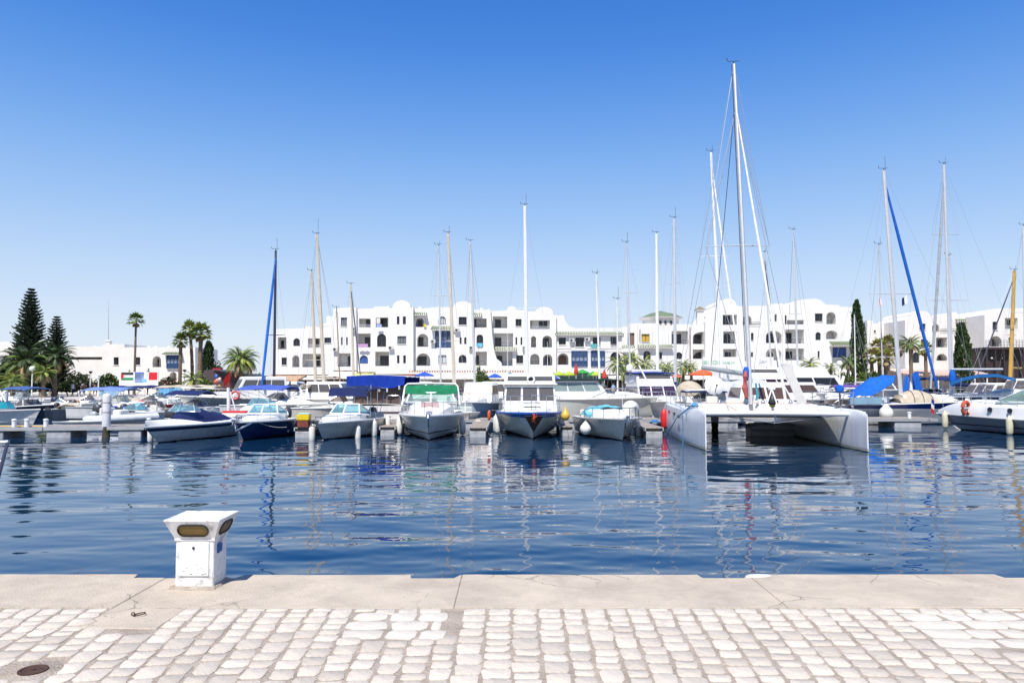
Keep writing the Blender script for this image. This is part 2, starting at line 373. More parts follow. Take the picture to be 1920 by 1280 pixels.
# flush square of concrete with mooring ring, round cover, utility patches
def flat_patch(name, corners_px, matl, z=0.003, th=0.05, parent=None):
    P = [ground(x, y, QZ) for x, y in corners_px]; out = []
    for i in range(len(P)):
        p, q = P[i], P[(i + 1) % len(P)]; n = max(1, int((q - p).length / 0.09))
        for k in range(n):
            r = p.lerp(q, k / n); r.x += random.uniform(-.004, .004); r.y += random.uniform(-.004, .004); out.append(r)
    c = sum(out, Vector()) / len(out)
    m = MB(); top = [Vector((p.x, p.y, QZ + z)) + (c - p).normalized() * .006 for p in out]
    m.rings([[Vector((p.x, p.y, QZ - th)) for p in out], [Vector((p.x, p.y, QZ + z - .006)) for p in out], top])
    m.add(top, [tuple(t) for t in tessellate_polygon([top])])
    return m.build(name, matl, parent, ang=20)
SLABPX = [(146, 1176), (215, 1139), (352, 1139), (292, 1178)]
flat_patch('concrete_slab', SLABPX, CONC, parent=qo)
PATCH2 = [(634, 1196), (662, 1147), (868, 1147), (832, 1198)]        # paler stones, framed
PATCH3 = [(1770, 1214), (1672, 1147), (2010, 1147), (2120, 1214)]
def inside(p, quad):
    r = False; n = len(quad)
    for i in range(n):
        (x1, y1), (x2, y2) = quad[i], quad[(i + 1) % n]
        if (y1 > p[1]) != (y2 > p[1]) and p[0] < (x2 - x1) * (p[1] - y1) / (y2 - y1) + x1: r = not r
    return r
def gq(quad): return [tuple(ground(x, y, QZ)[:2]) for x, y in quad]
G1, G2, G3 = gq([(136, 1180), (208, 1137), (362, 1137), (300, 1182)]), gq(PATCH2), gq(PATCH3)
GCOV = ground(62, 1257, QZ)
def stone_mesh(i):
    rs = random.Random(100 + i)
    ring0, ring1, ring2 = [], [], []
    a, b = rs.uniform(.28, .42), rs.uniform(.26, .42)
    base = [(-.5, -b), (-a, -.5), (a, -.5), (.5, -b), (.5, b), (a, .5), (-a, .5), (-.5, b)]
    for x, y in base:
        x += rs.uniform(-.05, .05); y += rs.uniform(-.05, .05)
        ring0.append((x * 1.01, y * 1.01, -.05)); ring1.append((x, y, -.0035 + rs.uniform(-.0012, .001)))
        k = rs.uniform(.88, .95); ring2.append((x * k, y * k, rs.uniform(0, .0012)))
    m = MB(); m.rings([ring0, ring1, ring2]); m.add(ring2 + [(rs.uniform(-.1, .1), rs.uniform(-.1, .1), rs.uniform(.0, .0015))], [(k, (k + 1) % 8, 8) for k in range(8)])
    o = m.build('cobble', STONE, ang=60); me = o.data; bpy.data.objects.remove(o); return me
SM = [stone_mesh(i) for i in range(18)]
SMW = []
for me in SM:
    c = me.copy(); c.materials.clear(); c.materials.append(STONEW); SMW.append(c)
stones = []   # (x, y, w, d, rz, pale)
cols = [0.0]
while cols[-1] < 7.6: cols.append(cols[-1] + random.uniform(.135, .178))
cols = [-c for c in reversed(cols[1:])] + cols
for ca, cb in zip(cols[:-1], cols[1:]):
    xc, cw = (ca + cb) / 2, cb - ca
    y = 2.2 + random.uniform(0, .2)
    while y < YB - 0.05:
        d = random.choice([.105, .12, .135, .15, .165, .19]) * random.uniform(.92, 1.08)
        if y + d > YB - 0.005 or YB - y - d < .07: d = YB - 0.008 - y
        yc = y + d / 2; k = 1 + .045 * (yc - 4.7); x = xc * k + random.uniform(-.007, .007); wd = cw * k
        y += d
        if d < .05: continue
        if any(inside((x, yc), g) for g in (G1, G2, G3)): continue
        if (x - GCOV.x) ** 2 + (yc - GCOV.y) ** 2 < .16 ** 2: continue
        stones.append((x, yc, wd - .013 - random.uniform(.0, .012), d - .012 - random.uniform(0, .01), .045 * xc * -1 + random.uniform(-.06, .06), False))
def fill_patch(quadpx, rows, rng):
    P = [ground(x, y, QZ) for x, y in quadpx]
    near0, far0, far1, near1 = P
    for j in range(len(rows)):
        v0, v1 = j / len(rows), (j + 1) / len(rows)
        cuts = rows[j]
        for a, b in zip(cuts[:-1], cuts[1:]):
            def bl(u, v): return near0.lerp(near1, u).lerp(far0.lerp(far1, u), v)
            c = bl((a + b) / 2, (v0 + v1) / 2); wd = (bl(b, v0) - bl(a, v0)).length; d = abs(bl(a, v1).y - bl(a, v0).y)
            stones.append((c.x, c.y, wd - .02, d - .02, rng.uniform(-.03, .03), True))
rr = random.Random(4)
fill_patch(PATCH2, [[.0, .42, .72, 1.0], [.0, .4, .78, .9], [.02, .35, .62, .9], ], rr)
fill_patch(PATCH3, [[0, .33, .55, .8, 1], [0, .25, .42, .58, .78, 1], [0, .3, .52, .75, 1], [.02, .24, .4, .66, .82, 1]], rr)
def visible(x, y):
    px = CX + x / y * F
    return -30 < px < 1950 and 4.0 < y
vis = [s for s in stones if visible(s[0], s[1])]; hid = [s for s in stones if not visible(s[0], s[1])]
vis.sort(key=lambda s: s[1]); singles, rest = vis[:298], vis[298:] + hid
for i, (x, y, a, b, r, pale) in enumerate(singles):
    o = bpy.data.objects.new('cobble', (SMW if pale else SM)[i % 18]); COL.objects.link(o); o.parent = qo
    o.location = (x, y, QZ + random.uniform(-.0015, .002)); o.scale = (a, b, 1); o.rotation_euler = (random.uniform(-.012, .012), random.uniform(-.012, .012), r)
mm = MB()
for i, (x, y, a, b, r, pale) in enumerate(rest):
    me = SM[i % 18]; cr, sr = math.cos(r), math.sin(r); z = QZ + random.uniform(-.0015, .002)
    mm.add([(x + v.co.x * a * cr - v.co.y * b * sr, y + v.co.x * a * sr + v.co.y * b * cr, z + v.co.z) for v in me.vertices], [tuple(p.vertices) for p in me.polygons], 1 if pale else 0)
ro = mm.build('cobbles', [STONEJ, STONEWJ], qo, ang=60, fix=False); ro['kind'] = 'stuff'
# iron mooring ring lying on its slab
RUST = mat('rusty_iron', (0.09, 0.045, 0.03), 0.8, 0.3, var=0.4, scale=20)
rg = thing('mooring_ring', 'rusty iron mooring ring lying on the square concrete slab', 'mooring ring', ground(258, 1153, QZ + .004))
m = MB(); m.tube([(.075 * math.cos(t) + .02, .06 * math.sin(t), .016 + .012 * math.cos(t)) for t in np.linspace(0, 2 * PI, 25)], .007, 6); m.build('ring', RUST, rg)
m = MB(); m.tube([(-.075, 0, -.01), (-.075, 0, .03), (-.055, 0, .04), (-.04, 0, .03), (-.04, 0, -.01)], .008, 6); m.build('eye_bolt', RUST, rg); rg.scale = (.55, .55, .55)
cv = thing('drain_cover', 'small round rusty iron cover sunk in a mortar patch', 'drain cover', (GCOV.x, GCOV.y, QZ))
m = MB(); m.lathe([(.16, -.04), (.16, -.004), (.15, 0.001), (.0, .003)], (0, 0, 0), 28); m.build('collar', MORTAR, cv)
m = MB(); m.lathe([(.078, 0), (.078, .009), (.062, .009), (.058, .004)], (0, 0, 0), 28, caps=False); m.build('rim', RUST, cv)
m = MB(); m.lathe([(.058, 0.001), (.056, .006), (.0, .007)], (0, 0, 0), 24); m.lathe([(.012, .006), (.012, .012), (0, .013)], (0, 0, 0), 10); m.build('lid', RUST, cv)
WPAINT = mat('worn_white_paint', (0.75, 0.75, 0.73), 0.8, var=0.2, scale=30)
pm = flat_patch('painted_mark', [(1398, 1081), (1404, 1077.5), (1422, 1076.6), (1440, 1077.5), (1446, 1080), (1436, 1082), (1410, 1082.6)], WPAINT, z=.006, th=.0, parent=None)
pm.parent = qo

# ------------------------------------------------------------------ the white pedestal lamp
PED = mat('pedestal_paint', (0.76, 0.75, 0.73), 0.55, var=0.06, scale=4, bump=0.15, bscale=25, dirt=(0.2, 0.18, 0.16), dirts=7, dirta=0.8, specks=22)
PEDCHIP = mat('pedestal_door_paint', (0.77, 0.77, 0.76), 0.5, var=0.05, dirt=(0.22, 0.2, 0.2), dirts=26, dirta=0.25)
AMBER = mat('amber_lens', (0.2, 0.13, 0.03), 0.35, var=0.35, scale=14)
pcx, pcy = -2.541, 6.197
ped = thing('pedestal_lamp', 'squat white painted pedestal lamp with flared head and amber lenses at the quay edge', 'pedestal', (pcx, pcy, QZ))
bw, bd = .153, .136
m = MB(); m.bbox(-bw, bw, -bd, bd, 0, .385, .008); m.bbox(-bw - .012, bw + .004, -bd - .01, bd, -.01, .012, .004)
m.build('body', PED, ped, ang=25)
m = MB(); rr_ = random.Random(8); P_ = []
for k in range(26): a_ = 2 * PI * k / 26; P_.append((max(-1, min(1, 1.35 * math.cos(a_))) * (bw + .035 + rr_.uniform(-.015, .02)), max(-1, min(1, 1.35 * math.sin(a_))) * (bd + .03 + rr_.uniform(-.015, .02)), 0))
m.rings([[(x, y, .0) for x, y, z in P_], [(x * .9, y * .9, .02) for x, y, z in P_]], 0, False, True); m.build('mortar_bed', MORTAR, ped, ang=30)
hw, hd = .2215, .21
def hr(w_, d_, z): return [(-w_, -d_, z), (w_, -d_, z), (w_, d_, z), (-w_, d_, z)]
m = MB(); m.rings([hr(bw + .008, bd + .008, .378), hr(bw + .008, bd + .008, .4), hr(hw - .004, hd - .004, .535), hr(hw, hd, .543), hr(hw, hd, .552), hr(hw - .006, hd - .006, .557)], 0, True, True)
m.build('head', PED, ped, ang=15)
def stadium(w_, h_, n=8):
    r = h_; pts = []
    for k in range(n + 1): a = -PI / 2 + PI * k / n; pts.append((w_ - r + r * math.cos(a) * .9, r * math.sin(a)))
    for k in range(n + 1): a = PI / 2 + PI * k / n; pts.append((-(w_ - r) + r * math.cos(a) * .9, r * math.sin(a)))
    return pts
def lens(face):
    z0, z1 = .4, .535
    if face == 0:
        c = Vector((0, -(bd + .008 + hd - .004) / 2, (z0 + z1) / 2)); U = Vector((1, 0, 0)); V = Vector((0, -(hd - .004 - bd - .008), z1 - z0)).normalized(); hwid = .122
    else:
        c = Vector(((bw + .008 + hw - .004) / 2, 0, (z0 + z1) / 2)); U = Vector((0, 1, 0)); V = Vector((hw - .004 - bw - .008, 0, z1 - z0)).normalized(); hwid = .115
    N = U.cross(V); 
    S = stadium(hwid, .047); S2 = stadium(hwid + .009, .056)
    m = MB(); a = [c + U * x + V * y + N * .002 for x, y in S2]; b = [c + U * x + V * y + N * .012 for x, y in S2]; d = [c + U * x + V * y + N * .012 for x, y in S]; e = [c + U * x + V * y + N * .003 for x, y in S]
    m.rings([a, b, d, e]); fr = m.build('lens_frame', BLACK, ped, ang=30)
    m = MB(); m.rings([[c + U * x + V * y + N * .0035 for x, y in S], [c + U * x * .6 + V * y * .6 + N * .008 for x, y in S]], 0, False, True); m.build('lens', AMBER, fr, ang=30)
lens(0); lens(1)
m = MB(); m.bbox(-.117, .117, -bd - .011, -bd + .002, .1, .366, .003); dr = m.build('door', PEDCHIP, ped, ang=25)
m = MB(); m.lathe([(.011, 0), (.011, .006), (.004, .006), (.004, .001)], (-.005, -bd - .011, .322), 12, ax=(0, -1, 0)); m.build('lock', DARKGREY, dr)
m = MB()
for x, z, a in [(-.085, .135, .012), (-.03, .112, .02), (.06, .11, .025), (.085, .116, .018), (.03, .15, .01), (.055, .16, .008), (-.06, .16, .01), (.02, .185, .007), (.1, .21, .004)]:
    m.poly([(x, -bd - .0125, z), (x + a, -bd - .0125, z + .002), (x + a * .7, -bd - .0125, z + .007), (x + .1 * a, -bd - .0125, z + .005)])
m.build('paint_chips', DARKGREY, dr, smooth=False)['kind'] = 'stuff'
m = MB(); m.prism([(bw + .001, -.07, .265), (bw + .001, .005, .272), (bw + .001, .012, .33), (bw + .001, -.03, .345), (bw + .001, -.072, .335)], (.012, 0, 0)); m.build('socket_cover', mat('blue_plastic', (.02, .1, .32), .4), ped, smooth=False)

# ------------------------------------------------------------------ far shore
YQ = 72.0; FZ = 0.75
m = MB(); m.box(-300, 300, YQ, 900, -2, FZ); fo = m.build('promenade', PROM, smooth=False); tag(fo, 'paved promenade along the far side of the harbour', kind='structure')
m = MB(); m.box(-300, 300, YQ - .25, YQ + .35, -2, FZ + .06); fo = m.build('far_quay_kerb', CONC2, smooth=False); tag(fo, 'low grey kerb along the far quay', kind='structure')
# ================================================================== the white buildings beyond the harbour
PYB = 742
def arc_px(x0, x1, yb, yt, n=10, full=True):
    """arched loop in picture points, clockwise from lower left: straight sides, round head"""
    w = (x1 - x0) / 2; h = min(yb - yt, w) if full else min((yb - yt) * .45, w)
    c = (x0 + x1) / 2
    return [(x0, yb)] + [(c - w * math.cos(PI * k / n), yt + h - h * math.sin(PI * k / n)) for k in range(n + 1)] + [(x1, yb)]
def rect_px(x0, x1, yb, yt): return [(x0, yb), (x0, yt), (x1, yt), (x1, yb)]
class House:
    def __init__(s, name, label, Y, xc, wm=None):
        s.Y = Y; s.o = Vector((X(xc, Y), Y, FZ)); s.root = thing(name, label, 'building', s.o); s.wm = wm or STUCCO
    def P(s, px, py, dy=0.0, Y=None): 
        p = at(px, py, Y or s.Y); return Vector((p.x, p.y + dy, p.z)) - s.o
    def window(s, parent, loop, Y, curtain=None, bars=1, frame=None, arch=False, name='window'):
        """frame ring + mullions standing at depth Y, dark pane behind it"""
        L = [s.P(x, y, 0, Y) for x, y in loop]; c = sum(L, Vector()) / len(L)
        zlo, zhi = min(p.z for p in L), max(p.z for p in L); xlo, xhi = min(p.x for p in L), max(p.x for p in L)
        c = Vector(((xlo + xhi) / 2, L[0].y, (zlo + zhi) / 2)); k = .07
        I = [Vector((p.x - math.copysign(min(k, abs(p.x - c.x)), p.x - c.x) if abs(p.x - c.x) > 1e-4 else p.x, p.y, p.z - math.copysign(min(k, abs(p.z - c.z)), p.z - c.z))) for p in L]
        f, b = Vector((0, -.05, 0)), Vector((0, .02, 0))
        m = MB(); m.rings([[p + b for p in L], [p + f for p in L], [p + f for p in I], [p + b for p in I]])
        for q in range(1, bars + 1):
            x = xlo + (xhi - xlo) * q / (bars + 1); m.box(x - .03, x + .03, L[0].y - .045, L[0].y + .01, zlo, zhi - .06)
        w_ = m.build(name, frame or DARKGREY, parent, smooth=False)
        m = MB(); m.add([p + Vector((0, .015, 0)) for p in L], [tuple(t) for t in tessellate_polygon([L])]); m.build('pane', curtain or WGLASS, w_, smooth=False)
        return w_
    def railing(s, x0, x1, yb, yt, Y, m_=None, parent=None):
        a, b = s.P(x0, yb, 0, Y), s.P(x1, yt, 0, Y); m = MB(); n = max(2, int((b.x - a.x) / .16))
        m.box(a.x, b.x, a.y - .02, a.y + .02, b.z - .03, b.z); m.box(a.x, b.x, a.y - .015, a.y + .015, a.z + .05, a.z + .08)
        for i in range(n + 1):
            x = a.x + (b.x - a.x) * i / n; m.box(x - .012, x + .012, a.y - .012, a.y + .012, a.z, b.z - .02)
        return m.build('railing', m_ or IRON, parent or s.root, smooth=False)
    def canopy(s, x0, x1, yt, yb, out=.9, dy=0, name='tiled_canopy'):
        Y = s.Y + dy; a, b = s.P(x0, yt, 0, Y), s.P(x1, yb, 0, Y); k = .12
        m = MB(); m.hexa([(a.x - k, a.y - out, b.z - .12), (b.x + k, a.y - out, b.z - .12), (b.x + k, a.y + .003, b.z - .12), (a.x - k, a.y + .003, b.z - .12),
                          (a.x - k, a.y - out, b.z), (b.x + k, a.y - out, b.z), (b.x, a.y + .003, a.z), (a.x, a.y + .003, a.z)])
        o = m.build(name, STUCCO, s.root, smooth=False)
        n = int((b.x - a.x) / .24); m = MB()
        for i in range(n + 1):
            u = i / max(1, n); x1_, x2_ = a.x - k + (b.x - a.x + 2 * k) * u, a.x + (b.x - a.x) * u
            m.tube([(x1_, a.y - out - .05, b.z + .03), (x2_, a.y - .002, a.z + .03)], .1, 5)
        m.build('roof_tiles', TILEG, o, ang=60)['kind'] = 'stuff'
        return o
    def wall(s, top, openings=(), dy=0.0, depth=9.0, left=None, right=None, wm=None, name='wall'):
        """top: roofline picture points left to right; the wall stands at Y+dy. openings: (kind, x0, x1, ytop, ybottom, options)"""
        Y = s.Y + dy; wm = wm or s.wm
        outer = [s.P(top[0][0], PYB, 0, Y)] + [s.P(x, y, 0, Y) for x, y in top] + [s.P(top[-1][0], PYB, 0, Y)]
        loops = [outer]; info = []
        for op in openings:
            kind, x0, x1, yt, yb = op[:5]; opt = op[5] if len(op) > 5 else {}
            lp = rect_px(x0, x1, yb, yt) if kind in ('w', 'r', 'n') else arc_px(x0, x1, yb, yt, full=kind in ('a', 'ra'))
            L = [s.P(x, y, 0, Y) for x, y in lp]; loops.append(L); info.append((kind, lp, L, opt, (x0, x1, yt, yb)))
        tr = tessellate_polygon(loops); flat = [p for l in loops for p in l]
        m = MB(); m.add(flat, [tuple(t) for t in tr])
        n = len(outer); D = Vector((0, depth, 0))
        for i in range(n - 1):
            m.add([outer[i], outer[i + 1], outer[i + 1] + D, outer[i] + D], [(0, 1, 2, 3)])
        m.add([p + D for p in outer], [tuple(reversed(t)) for t in tessellate_polygon([outer])])
        for kind, lp, L, opt, q in info:
            d = opt.get('d', 1.7 if kind in ('r', 'ra', 'ro') else .22); V = Vector((0, d, 0)); k = len(L)
            for i in range(k): m.add([L[i], L[(i + 1) % k], L[(i + 1) % k] + V, L[i] + V], [(0, 1, 2, 3)])
            if kind in ('r', 'ra', 'ro'): m.add([p + V for p in L], [tuple(t) for t in tessellate_polygon([L])])
        w_ = m.build(name, wm, s.root, smooth=False, fix=True)
        for kind, lp, L, opt, (x0, x1, yt, yb) in info:
            if kind in ('w', 'a', 'n', 'o'):
                s.window(w_, lp, Y + .2, opt.get('c'), opt.get('bars', 0 if kind == 'n' else 1), opt.get('f'))
                if kind == 'w' and opt.get('sill', True):
                    a, b = s.P(x0 - .5, yb, 0, Y), s.P(x1 + .5, yb, 0, Y); mm_ = MB(); mm_.box(a.x, b.x, a.y - .09, a.y + .1, a.z - .09, a.z - .002); mm_.build('sill', STUCCO2, w_, smooth=False)
            else:
                d = opt.get('d', 1.7)
                for dd in opt.get('doors', [(x0 + (x1 - x0) * .42, x1 - (x1 - x0) * .08, yt + (yb - yt) * .3, yb - .3)]):
                    ax0, ax1, ayt, ayb = dd[:4]
                    lp2 = arc_px(ax0, ax1, ayb, ayt) if len(dd) > 4 and dd[4] == 'a' else rect_px(ax0, ax1, ayb, ayt)
                    # keep the apparent place: the door stands d deeper
                    s.window(w_, lp2, Y + d - .03, opt.get('c'), 1, name='balcony_door')
                if opt.get('rail', True): s.railing(x0 + .3, x1 - .3, yb - .1, yb - min(9, (yb - yt) * .33), Y + .08, opt.get('rm'), w_)
        return w_
    def dome(s, px, py_top, r_px, dy=2.0):
        Y = s.Y + dy; c = s.P(px, py_top + r_px, 0, Y); r = r_px / F * Y
        m = MB(); m.lathe([(r, -.8)] + [(r * math.cos(a), r * math.sin(a)) for a in np.linspace(0, PI / 2, 9)], c, 24, caps=False); return m.build('dome', s.wm, s.root, ang=60)
def arch_top(xc, r, yt, y0, n=10): return [(xc - r * math.cos(PI * k / n), yt + (y0 - yt) * (1 - math.sin(PI * k / n))) for k in range(n + 1)]

BLUEC = mat('blue_interior', (.03, .1, .35), .6); YELC = mat('yellow_curtain', (.55, .33, .03), .7); BROWNC = mat('brown_shutter', (.2, .11, .07), .6)
GREYSHUT = mat('grey_shutter', (.16, .17, .18), .6); LIGHTG = mat('pale_curtain', (.5, .52, .55), .7)
# --- left lower wing
H = House('apartment_building', 'two storey white apartment wing joined to the lower end of the long block', 115.5, 560)
H.wall([(513, 617), (573, 615), (573, 612), (590, 611), (606, 615)], [
    ('r', 521, 537, 632, 654.5, {'doors': [(527, 533, 638, 652, 'a')]}), ('a', 550, 562.5, 634, 648.6), ('w', 528, 537.6, 670, 684),
    ('ro', 548, 561, 666, 688, {'doors': []}), ('r', 567, 605, 663, 688, {'doors': [(588, 600, 668, 686)]}), ('r', 577, 604, 634, 652, {'doors': [(592, 598, 635, 651)], 'rm': WHITEPAINT, 'd': 1.2})])
m = MB(); a = H.P(559, 616, 3); b = H.P(582, 609, 3); m.bbox(a.x, b.x, a.y, a.y + 2, a.z - .5, b.z, .15); m.build('chimney', mat('rendered_chimney', (.5, .38, .3), .9), H.root)
# --- main block
H = House('apartment_building', 'three storey white apartment block with rounded gables and blue lattice windows', 115, 800)
H.wall([(606, 606), (612, 606), (612, 593), (625, 592), (625, 579), (639, 577.5), (668, 576)], [
    ('w', 639, 650.5, 595, 611.5, {'c': GREYSHUT}), ('n', 639.4, 642.4, 632, 646.8), ('n', 649, 652, 632, 646.8), ('w', 608, 621, 632.6, 643), ('r', 633, 657.5, 662, 687, {'doors': [(652, 657, 668, 686)]})])
H.wall([(668, 579), (700, 578), (702, 575), (730, 574)], [
    ('r', 673, 695, 597, 614, {'doors': [(686, 694.5, 598, 613, 'a')], 'rm': WHITEPAINT}), ('r', 669.5, 695, 625, 651, {'doors': [(684, 694, 632, 650)], 'd': 2.2}), ('a', 674.6, 690, 666, 681.5, {'c': BLUEC}),
    ('r', 704.6, 728, 595, 613.6, {'doors': [(713, 726, 596, 612)]}), ('a', 707, 724, 625.6, 650), ('r', 703.5, 729.5, 659, 686, {'doors': [(713, 729, 667, 685)]})], dy=.5)
H.wall([(730, 577), (735.5, 577)] + arch_top(753, 17, 562.6, 577) + [(771, 576), (775, 576)], [
    ('n', 744, 749, 593, 608), ('n', 755.3, 761, 593, 608), ('w', 745, 761.7, 630, 644.8, {'c': GREYSHUT, 'bars': 2}), ('n', 744.4, 749, 666, 681), ('n', 756, 761, 666, 681)], dy=-.9)
H.wall([(775, 579), (784, 578), (785, 574.5), (790, 574.5), (791, 578), (808.6, 577)], [
    ('ra', 779.5, 795, 596, 613, {'doors': [(783, 792, 600, 612)], 'd': 1.2}), ('ro', 782, 803, 625.6, 650, {'doors': [(783, 794, 632, 649)]}), ('ra', 780.5, 806.5, 662, 685.5, {'doors': [(784, 800, 668, 684)]})], dy=0)
H.canopy(779.5, 799, 586.7, 590.6)
H.wall([(808.6, 576), (850, 575.5)], [('a', 822, 836, 593, 608, {'c': LIGHTG, 'bars': 2}), ('w', 822, 837, 665.5, 681, {'c': LIGHTG}),
    ('r', 815.6, 846, 620, 652, {'doors': [], 'rail': False, 'd': 1.4})], dy=-.4)
def lattice(H, x0, x1, yt, yb, nx, dy=0, rows=3, lower=True, gl=None):
    Y = H.Y + dy; a, b = H.P(x0, yb, 0, Y), H.P(x1, yt, 0, Y); m = MB(); y = a.y
    for i in range(nx + 1):
        x = a.x + (b.x - a.x) * i / nx; m.box(x - .06, x + .06, y - .06, y + .06, a.z, b.z)
    for j in range(rows + 1):
        z = a.z + (b.z - a.z) * j / rows; m.box(a.x, b.x, y - .075, y + .045, z - .05, z + .05)
    hz = (b.z - a.z) / rows
    for i in range(nx):
        xa, xb = a.x + (b.x - a.x) * i / nx, a.x + (b.x - a.x) * (i + 1) / nx
        for z0 in ([a.z] if lower else []) + [b.z - hz]:
            m.tube([(xa, y, z0), (xb, y, z0 + hz)], .045, 4); m.tube([(xa, y, z0 + hz), (xb, y, z0)], .045, 4)
            m.tube([(xa + (xb - xa) * (.5 + .33 * math.cos(t)), y, z0 + hz * (.5 + .33 * math.sin(t))) for t in np.linspace(0, 2 * PI, 9)], .035, 4)
    f = m.build('lattice_window', BLUEFRAME, H.root, smooth=False)
    m = MB(); m.box(a.x, b.x, y + .05, y + .08, a.z, b.z); m.build('pane', gl or mat('pale_reflecting_glass', (.3, .36, .45), .1, var=.7, scale=.9), f, smooth=False)
lattice(H, 815.8, 846, 620.5, 652, 4, dy=-.3)
H.canopy(811, 852, 612.5, 618, dy=-.4)
H.wall([(850, 575)] + arch_top(868, 17.5, 564.8, 575) + [(886.5, 575)], [
    ('w', 860, 875, 594, 609), ('a', 862, 865.6, 632, 645), ('a', 870.3, 874.6, 632, 645), ('a', 860, 874.7, 665, 680)], dy=-.9)
H.wall([(886.5, 581), (899, 580), (900, 577), (905, 577), (906, 580), (921, 582)], [
    ('r', 888, 912.5, 597, 614, {'doors': [(888.5, 893, 598, 613)]}), ('a', 893.5, 906, 627, 650), ('r', 892, 914.5, 659, 685, {'doors': [(893, 898, 666, 684)]})])
H.canopy(890, 902, 588, 593)
# curved buttress
Y = 115 - 1.2; pts = [H.P(x, y, 0, Y) for x, y in [(912, PYB), (914, 579), (919, 580), (921, 600), (923, 630), (926, 655), (931, 672), (940, 679), (942, 690), (944, PYB)]]
m = MB(); m.prism(pts, (0, 1.6, 0)); m.build('buttress', STUCCO, H.root, smooth=False)
H.wall([(921, 583), (951, 582), (951, 579)] + arch_top(959, 8, 574, 579.5, 8) + [(968, 581), (985, 582)], [
    ('r', 924, 951, 593, 615, {'doors': [(928.5, 939.5, 599, 614.5)]}), ('r', 926.5, 962, 624.5, 650, {'doors': [(928, 940, 633, 649.5)]}), ('r', 930.5, 961, 659.5, 685.5, {'doors': [(932, 942, 667, 680)]}),
    ('w', 966.6, 978, 598, 611.5), ('n', 966.6, 969.8, 632, 646.5), ('n', 976, 979.4, 632, 646.5), ('w', 968, 981, 666, 681)], dy=.2)
H.canopy(927, 967, 652, 656.5, out=.7, dy=.2)
H.wall([(985, 584), (1003, 584)] + arch_top(1020, 17, 575.5, 586) + [(1037, 590.6), (1043, 590.8)], [
    ('r', 994, 1031, 600, 617.5, {'doors': [(1010.5, 1026, 601, 614), (994.5, 996.5, 601, 616)], 'rm': WHITEPAINT}), ('ra', 995.6, 1005.2, 630, 651, {'doors': []}), ('ro', 1017, 1035, 629, 651, {'doors': [(1018, 1029, 634, 650)]}),
    ('ro', 994, 1011.5, 663, 683, {'doors': []}), ('ra', 1018, 1035.6, 664, 685, {'doors': [(1020, 1031, 668, 684, 'a')]})], dy=-.5)
H.wall([(1043, 591), (1057, 591), (1059, 600), (1063, 607), (1069, 612), (1077, 615), (1110, 615), (1166, 614), (1166, 617)], [
    ('w', 1047.6, 1061, 632.6, 646.4), ('w', 1079, 1095, 632.6, 650), ('w', 1111.5, 1126, 632, 650, {'c': WGLASS}), ('w', 1144.6, 1158.6, 631, 648.5),
    ('ra', 1045.5, 1066, 662, 683.6, {'doors': [(1048, 1062, 666, 683, 'a')], 'c': BROWNC}), ('a', 1144, 1163.6, 660, 676)])
H.canopy(1042.5, 1166, 623, 627, out=.6)
lattice(H, 1072, 1101, 658, 686, 4, dy=-.1); lattice(H, 1108.5, 1133.6, 658, 686, 4, dy=-.1)
H.railing(1044, 1070, 653, 645.5, 114.6, WHITEPAINT); H.railing(1101, 1165, 653, 645.5, 114.6, WHITEPAINT)
# base terrace of brick-topped wall
m = MB(); a, b = H.P(770, 700, -2.2), H.P(992, 694, -2.2); m.box(a.x, b.x, a.y, a.y + 1.3, -.1, a.z + .2)
o = m.build('terrace_wall', STUCCO2, H.root, smooth=False)
m = MB()
for i in range(48): x = a.x + (b.x - a.x) * (i + .1) / 48; m.box(x, x + .22, a.y - .02, a.y + .2, a.z + .2, a.z + .42)
m.build('terrace_tiles', mat('terracotta_tile', (.3, .12, .07), .8), o, smooth=False)['kind'] = 'stuff'
# laundry and awning colours
def cloth_hang(px0, px1, py0, py1, Y, matl, label, cat='towel'):
    a, b = at(px0, py1, Y), at(px1, py0, Y); m = MB(); n = 8
    rows = [[Vector((a.x + (b.x - a.x) * i / n, Y - .05 - .05 * math.sin(i * 1.9 + j), b.z + (a.z - b.z) * j / 3)) for i in range(n + 1)] for j in range(4)]
    m.grid(rows, thick=.0); m.add([p + Vector((0, .02, 0)) for r in rows for p in r], [(q * (n + 1) + i + 1, q * (n + 1) + i, (q + 1) * (n + 1) + i, (q + 1) * (n + 1) + i + 1) for q in range(3) for i in range(n)])
    o = m.build(cat.replace(' ', '_'), matl, fix=False); tag(o, label, cat)
cloth_hang(670.5, 690, 644.5, 651, 114.85, mat('lilac_cloth', (.5, .3, .5), .9), 'lilac cloth hung over the middle balcony railing of the white block')
cloth_hang(794, 799, 607.5, 613, 114.8, mat('yellow_cloth', (.75, .62, .05), .9), 'yellow towel on the top balcony beside the left round gable')
cloth_hang(706, 716, 608, 613.5, 114.9, mat('paleblue_cloth', (.3, .42, .7), .9), 'pale blue laundry hung on a top floor balcony rail')
cloth_hang(706, 713, 596, 607, 115.3, WHITEC, 'white sheet drying on the top floor balcony')
cloth_hang(894, 905, 643, 650, 114.9, mat('aqua_cloth', (.15, .5, .75), .9), 'aqua towel in an arched balcony under the tiled hood')
cloth_hang(1107, 1119, 644.5, 652, 114.45, mat('teal_cloth', (.1, .4, .42), .9), 'teal towel over the white balcony rail of the low wing')

